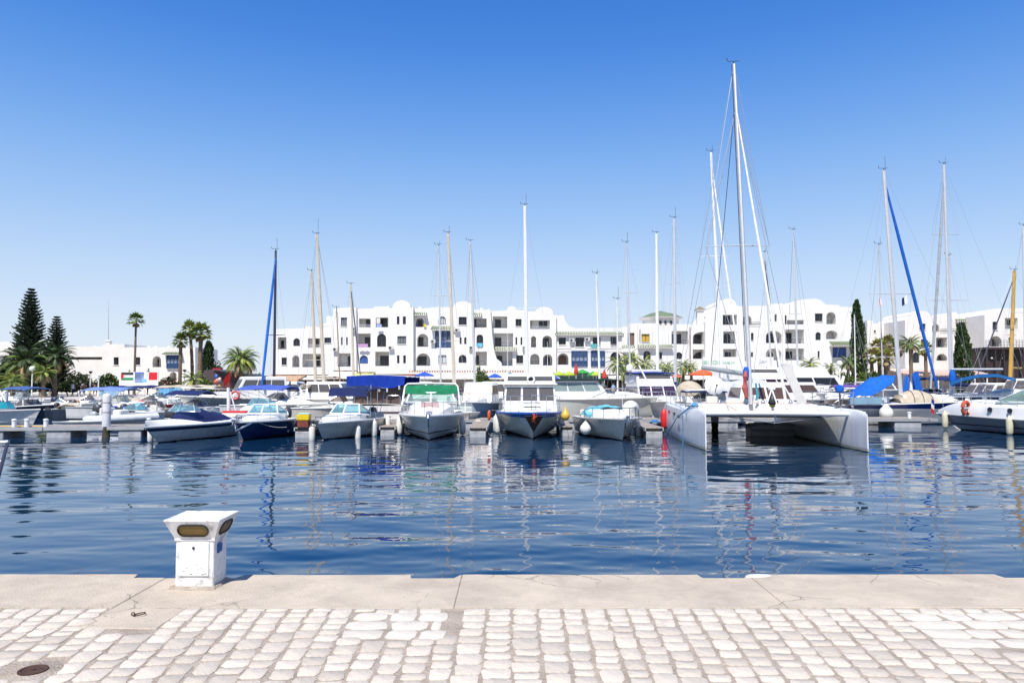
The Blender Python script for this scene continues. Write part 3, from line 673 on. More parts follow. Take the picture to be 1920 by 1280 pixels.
for px, py, yy in ((664, 617, 114.8), (733, 652, 113.9), (812, 640, 114.4), (857, 619, 113.9), (984, 652, 115), (1072, 638, 114.8), (1101, 636, 114.8), (884, 652, 114), (629, 655, 114.8)):
    a = H.P(px, py, 0, yy); m = MB(); m.bbox(a.x - .4, a.x + .4, a.y - .32, a.y - .01, a.z - .28, a.z + .28, .03); ac = m.build('air_conditioner', mat('aircon_white', (.55, .55, .53), .5, var=.15), H.root)
    m = MB(); m.lathe([(.2, 0), (.2, .01), (.03, .015)], a + Vector((-.08, -.325, 0)), 12, ax=(0, -1, 0)); m.build('fan_grille', DARKGREY, ac)
# --- right block with turret
H = House('apartment_building', 'white apartment block with a green tiled turret and a stepped roof', 114, 1380)
H.wall([(1166, 613), (1180, 612), (1180, 607), (1204, 606), (1208, 608)], [('w', 1177, 1189.5, 624, 647, {'c': BROWNC}), ('w', 1203 - 21, 1203 - 13, 662, 676)], dy=.6)
H.wall([(1196, 607), (1210, 606), (1256, 607), (1292, 608)], [('w', 1203, 1218, 626, 641, {'c': YELC}), ('r', 1259, 1290, 620.5, 645, {'doors': [(1261, 1277, 626, 644)]}),
    ('a', 1206, 1220, 657.5, 674), ('w', 1236, 1241.5, 660, 673), ('a', 1267, 1279, 660, 673)])
H.canopy(1168, 1187, 648, 652, out=.7); H.canopy(1197, 1258, 647, 651, out=.7)
H.wall([(1292, 609), (1322.5, 610)] + [(1336, 609), (1338, 608)], [('ro', 1299, 1336, 622, 645, {'doors': [(1301, 1322.5, 627, 644)]}), ('r', 1299, 1336, 655, 672.5, {'doors': [(1299.5, 1326, 660, 672, 'a')], 'rail': False})], dy=.4)
H.wall([(1322.5, 603), (1330, 592), (1341, 577)] + arch_top(1365, 16, 559.5, 573) + [(1382, 573), (1385, 573)], [
    ('r', 1355, 1382, 590, 609, {'doors': [(1356, 1369, 591, 608)]}), ('r', 1356, 1381, 621, 644, {'doors': [(1356.5, 1369, 625, 643.5, 'a')]}), ('r', 1356, 1381, 654, 677.5, {'doors': [(1359, 1370, 660, 675)]})], dy=-.6)
H.wall([(1385, 574), (1440, 573), (1440, 570), (1468, 569)], [('ra', 1393, 1409, 591, 609, {'doors': []}), ('w', 1408, 1413, 624, 638), ('n', 1408, 1412, 660, 672),
    ('a', 1444, 1448, 589, 602.5, {'bars': 0}), ('a', 1452.5, 1456.5, 589, 602.5, {'bars': 0}), ('ro', 1436, 1465.5, 620, 643, {'doors': [(1437, 1452, 624.5, 642.5, 'a')]}),
    ('ro', 1436, 1465, 653, 675, {'doors': [(1441, 1449, 660, 674, 'a')], 'rail': False})], dy=.3)
H.railing(1393, 1426, 609, 603, 114.1)
H.wall([(1468, 571.5), (1482, 571), (1490, 565), (1500, 562)] + [(1515, 560.5), (1530, 560), (1538, 562.5), (1544, 567), (1548, 571), (1574, 572), (1574, 575), (1597, 575.5)], [
    ('n', 1471.5, 1475, 591, 608), ('r', 1475.4, 1507, 600, 608, {'doors': [], 'd': .8}), ('r', 1472.5, 1507.5, 617.5, 644, {'doors': [(1474, 1484, 624, 643)]}), ('r', 1472.5, 1507.5, 653, 675, {'doors': [(1473, 1485, 659, 672)]}),
    ('w', 1528, 1542.5, 587.5, 602.5), ('ra', 1549.5, 1567, 585, 607.5, {'doors': []}), ('a', 1529, 1539, 622.5, 637.5), ('ro', 1549, 1570, 619.5, 635.5, {'doors': [], 'rail': False}), ('w', 1533, 1537, 658, 671), ('w', 1561, 1587.5, 651, 670, {'bars': 3, 'sill': False, 'c': BLUEC})], dy=0)
H.canopy(1556, 1599, 641, 647.5, out=1.6)
m = MB(); a, b = H.P(1592, 648, -1.5), H.P(1599, 648, -1.5); m.box(a.x, b.x, a.y, a.y + .5, -.1, a.z - .13); m.build('porch_column', STUCCO, H.root, smooth=False)
# turret: octagonal drum, tiled pyramid roof
c = H.P(1245, 607, 2.6); e = H.P(1283, 594, 2.6); rr_ = (e.x - c.x)
def octo(r, z): return [(c.x + r * math.cos(PI / 8 + k * PI / 4), c.y + r * math.sin(PI / 8 + k * PI / 4), z) for k in range(8)]
m = MB(); m.rings([octo(rr_ * .9, c.z - 1.5), octo(rr_ * .92, e.z - .35), octo(rr_ * 1.1, e.z - .1), octo(rr_ * 1.12, e.z + .05)], 0, True, True); t_ = m.build('turret', STUCCO2, H.root, smooth=False)
zt = H.P(1245, 579.5, 2.6).z
m = MB(); m.rings([octo(rr_ * 1.12, e.z + .055), octo(rr_ * .55, e.z + .75), octo(rr_ * .42, e.z + .8), octo(.03, zt)], 0, True, True); m.build('turret_roof', TILEG, t_, smooth=False)
for px in (1238, 1247.5, 1258):
    p = H.P(px, 604, 2.6 - rr_ * .86); m = MB(); m.box(p.x - .16, p.x + .16, p.y - .1, p.y + .3, p.z - .2, p.z + .2); m.build('turret_window', WGLASS, t_, smooth=False)
a, b = H.P(1311, 609, 1), H.P(1323, 577, 1); m = MB(); m.box(a.x, b.x, a.y, a.y + 1, a.z, b.z - .35); m.box(a.x - .2, b.x + .2, a.y - .2, a.y + 1.2, b.z - .348, b.z - .2); cs = m.build('chimney', STUCCO, H.root, smooth=False)
m = MB(); cx_ = (a.x + b.x) / 2; m.rings([[(a.x - .25, a.y - .25, b.z - .195), (b.x + .25, a.y - .25, b.z - .195), (b.x + .25, a.y + 1.25, b.z - .195), (a.x - .25, a.y + 1.25, b.z - .195)], [(cx_ - .02, a.y + .48, b.z + .4), (cx_ + .02, a.y + .48, b.z + .4), (cx_ + .02, a.y + .52, b.z + .4), (cx_ - .02, a.y + .52, b.z + .4)]], 0, True, True)
m.build('chimney_roof', mat('brown_tile', (.22, .16, .09), .7), cs, smooth=False)
for px, y0, y1 in ((1199.5, 617, 641), (1293.5, 613, 672), (1340.5, 650, 680)):
    p, q = H.P(px, y1, -.12), H.P(px, y0, -.12); m = MB(); m.tube([p, q], .06, 5); m.build('drain_pipe', mat('rust_pipe', (.25, .14, .1), .7), H.root)
# illegible green lettering on the terrace wall (faint capitals)
def text_obj(txt, name, matl, px0, px1, pyb, Y, root, off, h_px=None, ext=.01):
    cu = bpy.data.curves.new(name, 'FONT'); cu.body = txt; cu.extrude = ext; cu.materials.append(matl)
    o = bpy.data.objects.new(name, cu); COL.objects.link(o); bpy.context.view_layer.update()
    a, b = at(px0, pyb, Y), at(px1, pyb, Y); wd = max(o.dimensions.x, .01); s_ = (b.x - a.x) / wd
    me = bpy.data.meshes.new_from_object(o.evaluated_get(bpy.context.evaluated_depsgraph_get())); hy = max(o.dimensions.y, .01)
    bpy.data.objects.remove(o); o = bpy.data.objects.new(name, me); COL.objects.link(o)
    o.location = a - off; o.rotation_euler = (PI / 2, 0, 0); o.scale = (s_, s_ if h_px is None else (h_px / F * Y) / hy, 1); o.parent = root; o['kind'] = 'stuff'
    return o
GREENP = mat('green_lettering', (.3, .62, .42), .6)
m = MB(); a, b = H.P(1311, 683, -2.4), H.P(1440, 670, -2.4); m.box(a.x, b.x, a.y, a.y + .8, -.1, b.z); tw = m.build('terrace_wall', STUCCO, H.root, smooth=False)
text_obj('El Diwan', 'lettering', GREENP, 1318, 1376, 682, 111.55, H.root, H.o, 6)

# --- far right block
H = House('apartment_building', 'white apartment block with vaulted gable behind the tan palms and the broad cypress', 113, 1790, STUCCO2)
H.wall([(1626, 601), (1636, 600), (1637, 606), (1697, 606)], [('w', 1638.5, 1642.5, 619, 623), ('w', 1665, 1669.5, 619, 623), ('w', 1685, 1695, 617, 623, {'bars': 2}), ('w', 1650, 1662, 640, 655)], dy=6)
H.wall([(1697, 600), (1705, 594)] + arch_top(1727, 18, 582.5, 593) + [(1747, 593)], [('w', 1724, 1735.5, 606.5, 618), ('w', 1727, 1738, 636, 650), ('a', 1711, 1724, 660, 680)], dy=-.5)
H.wall([(1747, 592), (1783, 592)] + arch_top(1790, 7, 585, 592, 6) + [(1798, 591), (1832, 589)], [('ra', 1748, 1760.6, 607, 622, {'doors': [(1750, 1758, 609, 621, 'a')]}), ('r', 1755, 1776, 632.6, 651, {'doors': [(1757, 1770, 636, 650)]}), ('ra', 1756, 1776, 663, 676, {'doors': [(1760, 1772, 666, 675)]}),
    ('w', 1793, 1805, 606.5, 615), ('ra', 1807.5, 1823.5, 631, 650, {'doors': []}), ('ra', 1810, 1824, 661, 677, {'doors': []})], dy=.8)
H.canopy(1792, 1809, 599, 602, out=.5, dy=.8); H.railing(1763, 1823, 621.5, 616, 113.6)
H.wall([(1846, 590), (1850, 588), (1863, 585), (1866, 578.5), (1960, 577)], [('w', 1861, 1870.5, 603, 618.5), ('r', 1884, 1908, 596, 617, {'doors': [(1888, 1900, 600, 616)], 'rm': WHITEPAINT}), ('ra', 1855.6, 1878, 630, 649.5, {'doors': [(1860, 1872, 636, 649)]}), ('w', 1891, 1901, 632.6, 644), ('w', 1925, 1940, 603, 618), ('w', 1925, 1940, 632, 646)], dy=-4)
m = MB(); p, q = H.P(1829, 680, -.3), H.P(1829, 597, -.3); m.tube([p, q], .07, 5); m.build('drain_pipe', DARKGREY, H.root)
GREENW = mat('green_script', (.1, .4, .12), .6)
text_obj('porto roby', 'lettering', GREENW, 1812, 1842, 690, 108.6, H.root, H.o, 6)
m = MB(); a, b = H.P(1808, 700, -4.3), H.P(1845.5, 681, -4.3); m.box(a.x, b.x, a.y, a.y + .3, -.1, b.z); m.build('sign_wall', STUCCO, H.root, smooth=False)
# dark restaurant front with awning and railed terrace
DKB = mat('dark_timber', (.035, .022, .02), .6, var=.3); 
R = thing('restaurant_pavilion', 'dark brown timber restaurant pavilion with a railed roof terrace at the far right', 'pavilion', (X(1890, 106), 106, FZ)); o_ = Vector(R.location)
def Pr(px, py, dy=0): p = at(px, py, 106); return Vector((p.x, p.y + dy, p.z)) - o_
m = MB(); a, b = Pr(1848, 742), Pr(1975, 655); m.box(a.x, b.x, a.y + .4, a.y + 3, a.z, b.z); m.build('wall', DKB, R, smooth=False)
m = MB(); m.box(a.x - .1, b.x, a.y - .6, a.y + 3, b.z + .002, b.z + .3); m.build('roof', DKB, R, smooth=False)
m = MB()
for i in range(9): x = a.x + .1 + (b.x - a.x - .2) * i / 8; m.box(x - .09, x + .09, a.y - .5, a.y - .3, a.z, b.z - .003)
m.box(a.x, b.x, a.y - .48, a.y - .32, a.z + 2.2, a.z + 2.4); m.build('frontage', DKB, R, smooth=False)
m = MB(); z = b.z + .3
for i in range(24): x = a.x + (b.x - a.x) * i / 23; m.box(x - .02, x + .02, a.y - .5, a.y - .46, z, z + 1)
for q in (.35, .7, 1.0): m.box(a.x, b.x, a.y - .5, a.y - .46, z + q - .03, z + q)
m.build('railing', IRON, R, smooth=False)
for px, py in ((1861, 671), (1867, 672), (1882, 671), (1898, 671)):
    p = Pr(px, py, .2); m = MB(); m.lathe([(.02, .15), (.13, .1), (.17, 0), (.1, -.14)], p, 10); m.build('lamp_globe', WHITEPAINT, R)

# --- far left low building
H = House('villa', 'low white villa with flat roof and a dark bay window behind the left hand palms', 118, 250, STUCCO2)
H.wall([(-120, 655), (0, 652), (60, 651), (119, 650), (192.5, 649)], [('r', 124, 191.5, 669, 674, {'doors': [], 'rail': False, 'd': 2.5}), ('w', 40, 52, 672, 684)], dy=.6)
m = MB(); p = H.P(95, 655, 2); m.lathe([(2.2, -1)] + [(2.2 * math.cos(a), 1.2 * math.sin(a)) for a in np.linspace(0, PI / 2, 7)], H.P(-4, 654, 2), 20, caps=False); m.build('dome', STUCCO2, H.root, ang=60)
H.wall([(192.5, 645), (233.5, 645), (233.5, 651), (282, 650.5), (322, 651), (366, 651), (366, 655)], [('w', 213, 222.5, 669.5, 684), ('w', 253, 263, 669.5, 684), ('ra', 286, 302, 667.5, 688, {'doors': [(288, 298, 671, 687, 'a')]}), ('ra', 318, 331, 697, 712, {'doors': [], 'rail': False}),
    ('w', 313, 338, 664, 690, {'bars': 4, 'c': LIGHTG, 'f': DARKGREY})], dy=0)
lattice(H, 312.5, 338.5, 664, 690, 4, dy=-.25); H.canopy(311, 341, 661, 664, out=.8)
a, b = H.P(195.5, 646, .4), H.P(203, 637, .4); m = MB(); m.bbox(a.x, b.x, a.y, a.y + .7, a.z - .2, b.z, .05); m.bbox(a.x - .1, b.x + .1, a.y - .1, a.y + .8, b.z - .25, b.z - .1, .03); m.build('chimney', STUCCO2, H.root)
p, q = H.P(199, 640, .7), H.P(199, 563, .7); m = MB(); m.tube([p, q], [.06, .015], 5); m.build('antenna', WIRE, H.root)
for px in (158, 262, 275, 300): 
    a = H.P(px, 651, 3); m = MB(); m.lathe([(.3, -.5)] + [(.3 * math.cos(t), .3 * math.sin(t) + .05) for t in np.linspace(0, PI / 2, 5)], a, 12, caps=False); m.build('roof_vent', STUCCO2, H.root)
# dark kiosk terrace left of the long block
K = thing('cafe_pavilion', 'dark brown cafe pavilion with a sloping roof behind the date palm', 'pavilion', (X(420, 100), 100, FZ)); o_ = Vector(K.location)
def Pk(px, py, dy=0): p = at(px, py, 100); return Vector((p.x, p.y + dy, p.z)) - o_
m = MB(); m.prism([Pk(382, 740), Pk(382, 694), Pk(400, 692), Pk(432, 700), Pk(470, 703), Pk(470, 740)], (0, 5, 0)); m.build('wall', mat('aubergine_render', (.075, .05, .055), .8), K, smooth=False)
m = MB(); m.prism([Pk(404, 694, -.8), Pk(404, 692, -.8), Pk(484, 705, -.8), Pk(484, 707.5, -.8)], (0, 6, 0)); m.build('roof', DARKGREY, K, smooth=False)
m = MB(); a, b = Pk(400, 695, -.15), Pk(415, 690, -.15); m.box(a.x, b.x, a.y, a.y + .1, a.z, b.z); m.build('sign', mat('red_sign', (.45, .02, .05), .5), K, smooth=False)
BALL = [((.05, .15, .5), 406, 705), ((.6, .1, .05), 404, 716), ((.7, .5, .5), 412, 711), ((.05, .2, .5), 403, 724), ((.75, .45, .03), 411, 725), ((.6, .3, .25), 407.5, 713)]
for i, (c, px, py) in enumerate(BALL):
    p = at(px, py, 98.5); bcol = ('blue', 'red', 'pink', 'navy', 'orange', 'salmon')[i]; o = MB(); r = .24
    o.lathe([(r * math.cos(a), r * math.sin(a) * 1.15) for a in np.linspace(-PI / 2, PI / 2, 9)], (0, 0, 0), 12, caps=False); q = o.build('balloon', mat('balloon_%d' % i, c, .35)); q.location = p; tag(q, bcol + ' balloon in the cluster hung on the dark cafe pavilion', 'balloon')
# ================================================================== vegetation
def leafmat(name, c, var=.45, trans=.15):
    m = mat(name, c, .55, var=var, scale=.9, spec=.3); return m
FROND = leafmat('palm_green', (.115, .175, .032)); FRONDY = leafmat('palm_yellow_green', (.29, .34, .06)); FRONDD = leafmat('palm_dark_green', (.045, .075, .022)); DEADF = leafmat('dead_frond_tan', (.3, .21, .1))
PINEG = leafmat('pine_dark_green', (.022, .045, .022)); CYPG = leafmat('cypress_green', (.028, .055, .016)); CYPG2 = leafmat('cypress_light_green', (.06, .1, .025)); BUSHG = leafmat('shrub_green', (.03, .055, .015)); BUSHL = leafmat('shrub_light_green', (.115, .175, .03)); OLIVE = leafmat('olive_grey_green', (.12, .13, .075)); FLOW = leafmat('oleander_pink', (.55, .3, .28))
BARK = mat('palm_bark', (.19, .135, .09), .95, var=.45, scale=5, bump=.8, bscale=9); BARKD = mat('dark_bark', (.08, .055, .042), .95, var=.4, scale=6, bump=.6, bscale=14)
rv = np.random.RandomState(3)
def quadmesh(name, C, U, V, mats, mi, parent):
    """leaf quads: centre C, half-length U, half-width V (N,3 each); pointed at the tip"""
    n = len(C); vs = np.empty((n, 4, 3)); vs[:, 0] = C - U; vs[:, 1] = C + V - U * .1; vs[:, 2] = C + U; vs[:, 3] = C - V - U * .1
    me = bpy.data.meshes.new(name); fs = np.arange(n * 4).reshape(n, 4)
    me.from_pydata(vs.reshape(-1, 3).tolist(), [], fs.tolist())
    for m in mats: me.materials.append(m)
    me.polygons.foreach_set('material_index', np.asarray(mi, dtype=np.int32)); me.polygons.foreach_set('use_smooth', [False] * n)
    o = bpy.data.objects.new(name, me); COL.objects.link(o); o.parent = parent; return o
def nrm(a): return a / np.maximum(np.linalg.norm(a, axis=-1, keepdims=True), 1e-9)
def trunk(root, h, r0, r1, lean=(0, 0), m=None, name='trunk', n=9):
    mb = MB(); P = []; R = []
    for i in range(n + 1):
        t = i / n; P.append((lean[0] * t * t, lean[1] * t * t, h * t)); R.append((r0 + (r1 - r0) * t) * (1.25 if i == 0 else 1) * (1 + .06 * (-1) ** i))
    mb.tube(P, R, 9); return mb.build(name, m or BARK, root)
def date_palm(px, pyc, Y, fr, label, n=46, trunk_r=.28, mats=None, cat='palm tree', group=None, zb=FZ, droop=1.0, name='date_palm'):
    c = at(px, pyc, Y); root = thing(name, label, cat, (c.x, Y, zb), 0, group); h = c.z - zb; r = fr / F * Y
    trunk(root, h, trunk_r, trunk_r * .75)
    Cs, Us, Vs, Mi = [], [], [], []
    for k in range(n):
        az = k * 2.399 + rv.uniform(-.2, .2); el = math.radians(82 - 105 * (k / n) ** .8 + rv.uniform(-7, 7)); L = r * rv.uniform(.92, 1.12)
        d = np.array([math.cos(az), math.sin(az)]); p = np.array([0, 0, h]); ang = el; step = L / 14
        side = np.array([-d[1], d[0], 0])
        mi = 1 if rv.rand() < .3 else 0
        if k > n * .86: mi = 2
        for q in range(14):
            t = np.array([d[0] * math.cos(ang), d[1] * math.cos(ang), math.sin(ang)]); p2 = p + t * step
            up = np.cross(side, t)
            Cs.append((p + p2) / 2); Us.append(t * step * .55); Vs.append(side * r * .012 + 1e-5); Mi.append(mi)
            if q > 1:
                ll = r * .2 * (math.sin(PI * (q + .6) / 14.5) ** .6)
                for sgn in (-1, 1):
                    for j in (0, .5):
                        dd = side * sgn * .8 + t * .62 + up * .25 + np.array([0, 0, -.22]); dd /= np.linalg.norm(dd)
                        b = p + (p2 - p) * j
                        Cs.append(b + dd * ll * .5); Us.append(dd * ll * .5); Vs.append(np.cross(dd, up) * ll * .1 + t * .014); Mi.append(mi)
            p = p2; ang -= (.055 + .075 * droop * q / 14 * 1.9) * (1 if ang > -1.3 else 0)
    quadmesh('crown', np.array(Cs), np.array(Us), np.array(Vs), mats or [FROND, FRONDY, DEADF], Mi, root)
    return root
def fan_palm(px, pyc, Y, fr, label, n=44, trunk_r=.2, skirt=True, group=None, zb=FZ, mats=None, lean=0, base_px=None):
    c = at(px, pyc, Y); bx = X(base_px, Y) if base_px else c.x; root = thing('fan_palm', label, 'palm tree', (bx, Y, zb), 0, group); h = c.z - zb; r = fr / F * Y
    trunk(root, h, trunk_r, trunk_r * .8, (c.x - bx, 0))
    Cs, Us, Vs, Mi = [], [], [], []; top = np.array([c.x - bx, 0, h])
    def leaf(az, el, L, mi, fold=.5):
        t = np.array([math.cos(az) * math.cos(el), math.sin(az) * math.cos(el), math.sin(el)]); side = np.array([-math.sin(az), math.cos(az), 0]); up = np.cross(t, side)
        Cs.append(top + t * L * .28); Us.append(t * L * .28); Vs.append(side * L * .018); Mi.append(mi)
        hub = top + t * L * .52
        for a in np.linspace(-1.25, 1.25, 11):
            d = t * math.cos(a) + side * math.sin(a) + up * (.12 * abs(a)) + np.array([0, 0, -.38 - .35 * rv.rand()]); d /= np.linalg.norm(d); l = L * .5 * (1 - .22 * abs(a))
            Cs.append(hub + d * l * .5); Us.append(d * l * .5); Vs.append(np.cross(d, up) * l * .2); Mi.append(mi)
    for k in range(n): leaf(k * 2.399, math.radians(80 - 112 * k / n + rv.uniform(-9, 9)), r * rv.uniform(.85, 1.1), 1 if rv.rand() < .35 else 0)
    if skirt:
        for k in range(14): leaf(rv.uniform(0, 6.28), math.radians(rv.uniform(-80, -48)), r * rv.uniform(.6, .85), 2)
    quadmesh('crown', np.array(Cs), np.array(Us), np.array(Vs), mats or [FROND, FRONDY, DEADF], Mi, root)
    return root
def araucaria(px, pyt, Y, wpx, label, tiers=30, hb=.12):
    c = at(px, pyt, Y); root = thing('norfolk_pine', label, 'pine tree', (c.x, Y, FZ)); h = c.z - FZ; R = wpx / F * Y
    trunk(root, h, .35, .03, m=BARKD)
    Cs, Us, Vs = [], [], []
    for k in range(tiers):
        t = (k + .5) / tiers; z = h * (hb + (1 - hb) * t); L = R * (1 - t) ** .62 * rv.uniform(.84, 1.1) + .15; a0 = rv.uniform(0, 6.28); nb = 11
        for j in range(nb):
            az = a0 + j * 2 * PI / nb + rv.uniform(-.15, .15); d = np.array([math.cos(az), math.sin(az), 0]); s_ = np.array([-d[1], d[0], 0]); m_ = 11; l = L * rv.uniform(.8, 1.1)
            for q in range(m_):
                u = (q + .5) / m_; p = d * l * u + np.array([0, 0, z - .10 * l * math.sin(u * PI) + .2 * l * u * u])
                tw = .34 * R * (1 - .5 * u) * (1 - t * .55)
                for sg in (-1, 1, 0):
                    dd = s_ * sg * .75 + d * .6 + np.array([0, 0, .38 + rv.uniform(-.15, .2)]); dd /= np.linalg.norm(dd)
                    Cs.append(p + dd * tw * .5); Us.append(dd * tw * .55); Vs.append(np.cross(dd, d) * tw * .3 + np.array([0, 0, .05]))
    quadmesh('crown', np.array(Cs), np.array(Us), np.array(Vs), [PINEG, CYPG], (rv.rand(len(Cs)) < .25).astype(int), root); return root
def cypress(px, pyt, Y, wpx, label, n=3400, off=None):
    c = at(px, pyt, Y); root = thing('cypress_tree', label, 'cypress', (c.x, Y, FZ)); h = c.z - FZ; R = wpx / F * Y / 2
    trunk(root, h * .6, .2, .06, m=BARKD)
    t = rv.rand(n) ** .85; prof = np.where(t < .25, .72 + .28 * t / .25, np.sqrt(np.clip(1 - ((t - .25) / .76) ** 1.7, 0, 1)))
    az = rv.rand(n) * 6.28; lump = 1 + .16 * np.sin(az * 3 + t * 14) + .1 * np.sin(az * 5 - t * 31); rad = R * prof * lump * np.sqrt(rv.uniform(.35, 1.05, n))
    C = np.stack([rad * np.cos(az), rad * np.sin(az), .3 + t * (h - .3)], -1)
    d = nrm(np.stack([np.cos(az) * .35, np.sin(az) * .35, np.ones(n)], -1) + rv.normal(0, .25, (n, 3))); L = R * rv.uniform(.14, .3, n)[:, None]
    V = nrm(np.cross(d, rv.normal(0, 1, (n, 3)))) * L * .42
    quadmesh('crown', C, d * L, V, [CYPG, CYPG2], (rv.rand(n) < .3).astype(int), root); return root
def shrub(px, pyt, Y, wpx, label, mats, n=900, depth=None, name='shrub', cat='shrub', leaf=.09, flowers=0, zb=FZ, group=None):
    c = at(px, pyt, Y); root = thing(name, label, cat, (c.x, Y, zb), 0, group); h = c.z - zb; R = wpx / F * Y / 2
    mb = MB()
    for k in range(4): a = rv.uniform(0, 6.28); mb.tube([(0, 0, 0), (R * .25 * math.cos(a), R * .2 * math.sin(a), h * .4), (R * .5 * math.cos(a), R * .4 * math.sin(a), h * .75)], [.06, .045, .02], 5)
    mb.build('stems', BARKD, root)
    d = nrm(rv.normal(0, 1, (n, 3))); d[:, 2] = np.abs(d[:, 2]) * 1.0 - .25
    lump = 1 + .22 * np.sin(d[:, 0] * 5 + px) * np.sin(d[:, 1] * 6) + .12 * np.sin(d[:, 2] * 11 + d[:, 0] * 9)
    q = (rv.uniform(.3, 1, n) ** .45 * lump)[:, None]
    C = np.stack([d[:, 0] * R, d[:, 1] * (depth or R * .7), h * .42 + d[:, 2] * h * .58], -1) * np.concatenate([q, q, np.ones_like(q) * .55 + q * .45], 1); C[:, 2] = np.clip(C[:, 2], .05, h)
    U = nrm(rv.normal(0, 1, (n, 3)) + d) * rv.uniform(.6, 1.3, n)[:, None] * leaf * 2; V = nrm(np.cross(U, rv.normal(0, 1, (n, 3)))) * leaf * 1.0
    mi = (rv.rand(n) < .35).astype(int)
    if flowers: mi[rv.rand(n) < flowers] = 2
    quadmesh('foliage', C, U, V, mats, mi, root); return root
araucaria(59, 541, 108, 39, 'tall dark Norfolk pine rising above the palms at the far left')
araucaria(107, 593, 104, 29, 'shorter dark Norfolk pine beside the tallest pine', 27)
date_palm(50, 680, 92, 55, 'dark date palm in front of the two Norfolk pines', 50, .3, [FRONDD, FROND, DEADF])
date_palm(104, 668, 94, 44, 'dark date palm with shaggy crown in front of the shorter pine', 44, .28, [FRONDD, FRONDD, DEADF])
date_palm(24, 715, 86, 32, 'low bright green date palm at the left edge of the promenade', 30, .25, [FROND, FRONDY, DEADF])
date_palm(82, 700, 90, 26, 'small date palm with yellowing fronds behind the globe lamp', 30, .25, [FROND, FRONDY, DEADF])
shrub(8, 672, 96, 70, 'dark dense tree filling the left edge under the tall pine', [PINEG, BUSHG], 2600, name='broadleaf_tree', cat='tree', leaf=.13)
shrub(52, 705, 97, 120, 'long dark hedge behind the promenade lamp at left', [BUSHG, PINEG], 3800, name='hedge', cat='hedge', leaf=.1, depth=2)
shrub(150, 693, 100, 58, 'grey green olive bush before the white villa wall', [OLIVE, BUSHG], 1500, name='olive_bush', leaf=.1)
shrub(204, 694, 101, 46, 'round dark green bush behind the lantern post', [BUSHG, BUSHL], 1500)
shrub(128, 712, 98, 40, 'low dark green bush at the feet of the shorter pine', [BUSHG, BUSHL], 900)
shrub(243, 690, 104, 22, 'leafy bush showing above the flag billboard', [BUSHG, BUSHL], 500)
shrub(278, 688, 108, 16, 'small round bush on the villa terrace', [BUSHG, OLIVE], 400)
shrub(317, 702, 101, 44, 'oleander bush with pale pink flowers right of the billboard', [BUSHG, OLIVE, FLOW], 1400, flowers=.16, name='oleander')
fan_palm(255, 601, 106, 19, 'lone tall slim fan palm standing before the white villa', 30, .17, True)
fan_palm(339, 640, 104, 19, 'shortest fan palm of the trio beside the villa', 34, .27)
fan_palm(356, 618, 106, 21, 'slimmer fan palm standing in the middle of the trio', 36, .25, base_px=361)
fan_palm(377, 625, 103, 25, 'stout fan palm with a shaggy skirt of dead fronds, right of the trio', 42, .34, base_px=374)
cypress(391, 640, 108, 26, 'dark bushy cypress behind the stout fan palm', 2200)
shrub(410, 672, 109, 26, 'dark green tree behind the date palm and the cafe', [BUSHG, BUSHL], 900, name='broadleaf_tree', cat='tree')
shrub(484, 695, 104, 40, 'light green bush between the date palm and the white wing', [BUSHL, BUSHG], 900)
date_palm(362, 712, 96, 30, 'low bushy palm below the fan palm trio', 30, .25, [FROND, FRONDY, DEADF])
shrub(388, 706, 94, 28, 'bright green bush in front of the dark cafe', [BUSHL, FROND], 700)
date_palm(452, 676, 99, 40, 'broad date palm with long drooping fronds beside the white wing', 64, .33, droop=1.15)
lows = [(1158, 684, 28), (1180, 676, 30), (1207, 683, 26), (1236, 692, 22), (1252, 690, 22), (1281, 687, 24), (1170, 698, 24), (1296, 690, 18)]
for i, (px, py, fr) in enumerate(lows):
    where = ['first from the umbrellas', 'tallest of the cluster', 'below the turret window', 'left of the white mast', 'right of the white mast', 'in front of the turret block', 'short one in front', 'last before the red umbrella'][i]
    date_palm(px, py, 96 + (i % 3), fr, 'low bright green palm before the turret block, ' + where, 30, .22, [FRONDY, FROND, FRONDY], group='low palms before the turret block')
date_palm(1518, 684, 97, 24, 'low green palm before the right block, left of the porch', 30, .22, group='low palms by the porch')
date_palm(1590, 680, 97, 24, 'low green palm growing under the porch canopy', 30, .22, [FROND, FRONDY, DEADF], group='low palms by the porch')
date_palm(1557, 690, 95, 18, 'small green palm below the porch glass door', 26, .2, group='low palms by the porch')
shrub(1580, 692, 94, 60, 'green hedge under the porch of the right block', [BUSHL, BUSHG], 1500, name='hedge', cat='hedge', depth=.8)
shrub(1460, 683, 95, 20, 'potted green shrub on the terrace left of the low palm', [BUSHL, BUSHG], 400)
shrub(905, 688, 101, 36, 'leafy green shrub on the terrace under the arched balconies', [BUSHL, BUSHG], 700); shrub(898, 675, 101.5, 12, 'slender green shrub rising above the terrace planting', [BUSHL, BUSHG], 260)
cypress(1606, 563, 103, 27, 'tall slender cypress at the end of the right block'); cypress(1620, 606, 104, 12, 'narrow lower cypress leaning on the tallest cypress', 1200)
cypress(1803, 606, 100, 31, 'broad dark cypress before the far right block')
for i, (px, py, fr, Y, lb) in enumerate([(1648, 652, 22, 98, 'tan and green fan palm left in the clump beside the tall cypress'), (1664, 646, 22, 99, 'tallest tan fan palm in the clump beside the tall cypress'), (1683, 655, 20, 98, 'tan fan palm right in the clump beside the tall cypress'), (1634, 668, 20, 97, 'lower green fan palm at the foot of the tall cypress'), (1660, 672, 22, 96, 'low fan palm with dead fronds in front of the clump')]):
    fan_palm(px, py, Y, fr, lb, 30, .28, mats=[FRONDY, DEADF, DEADF], group='fan palms beside the tall cypress')
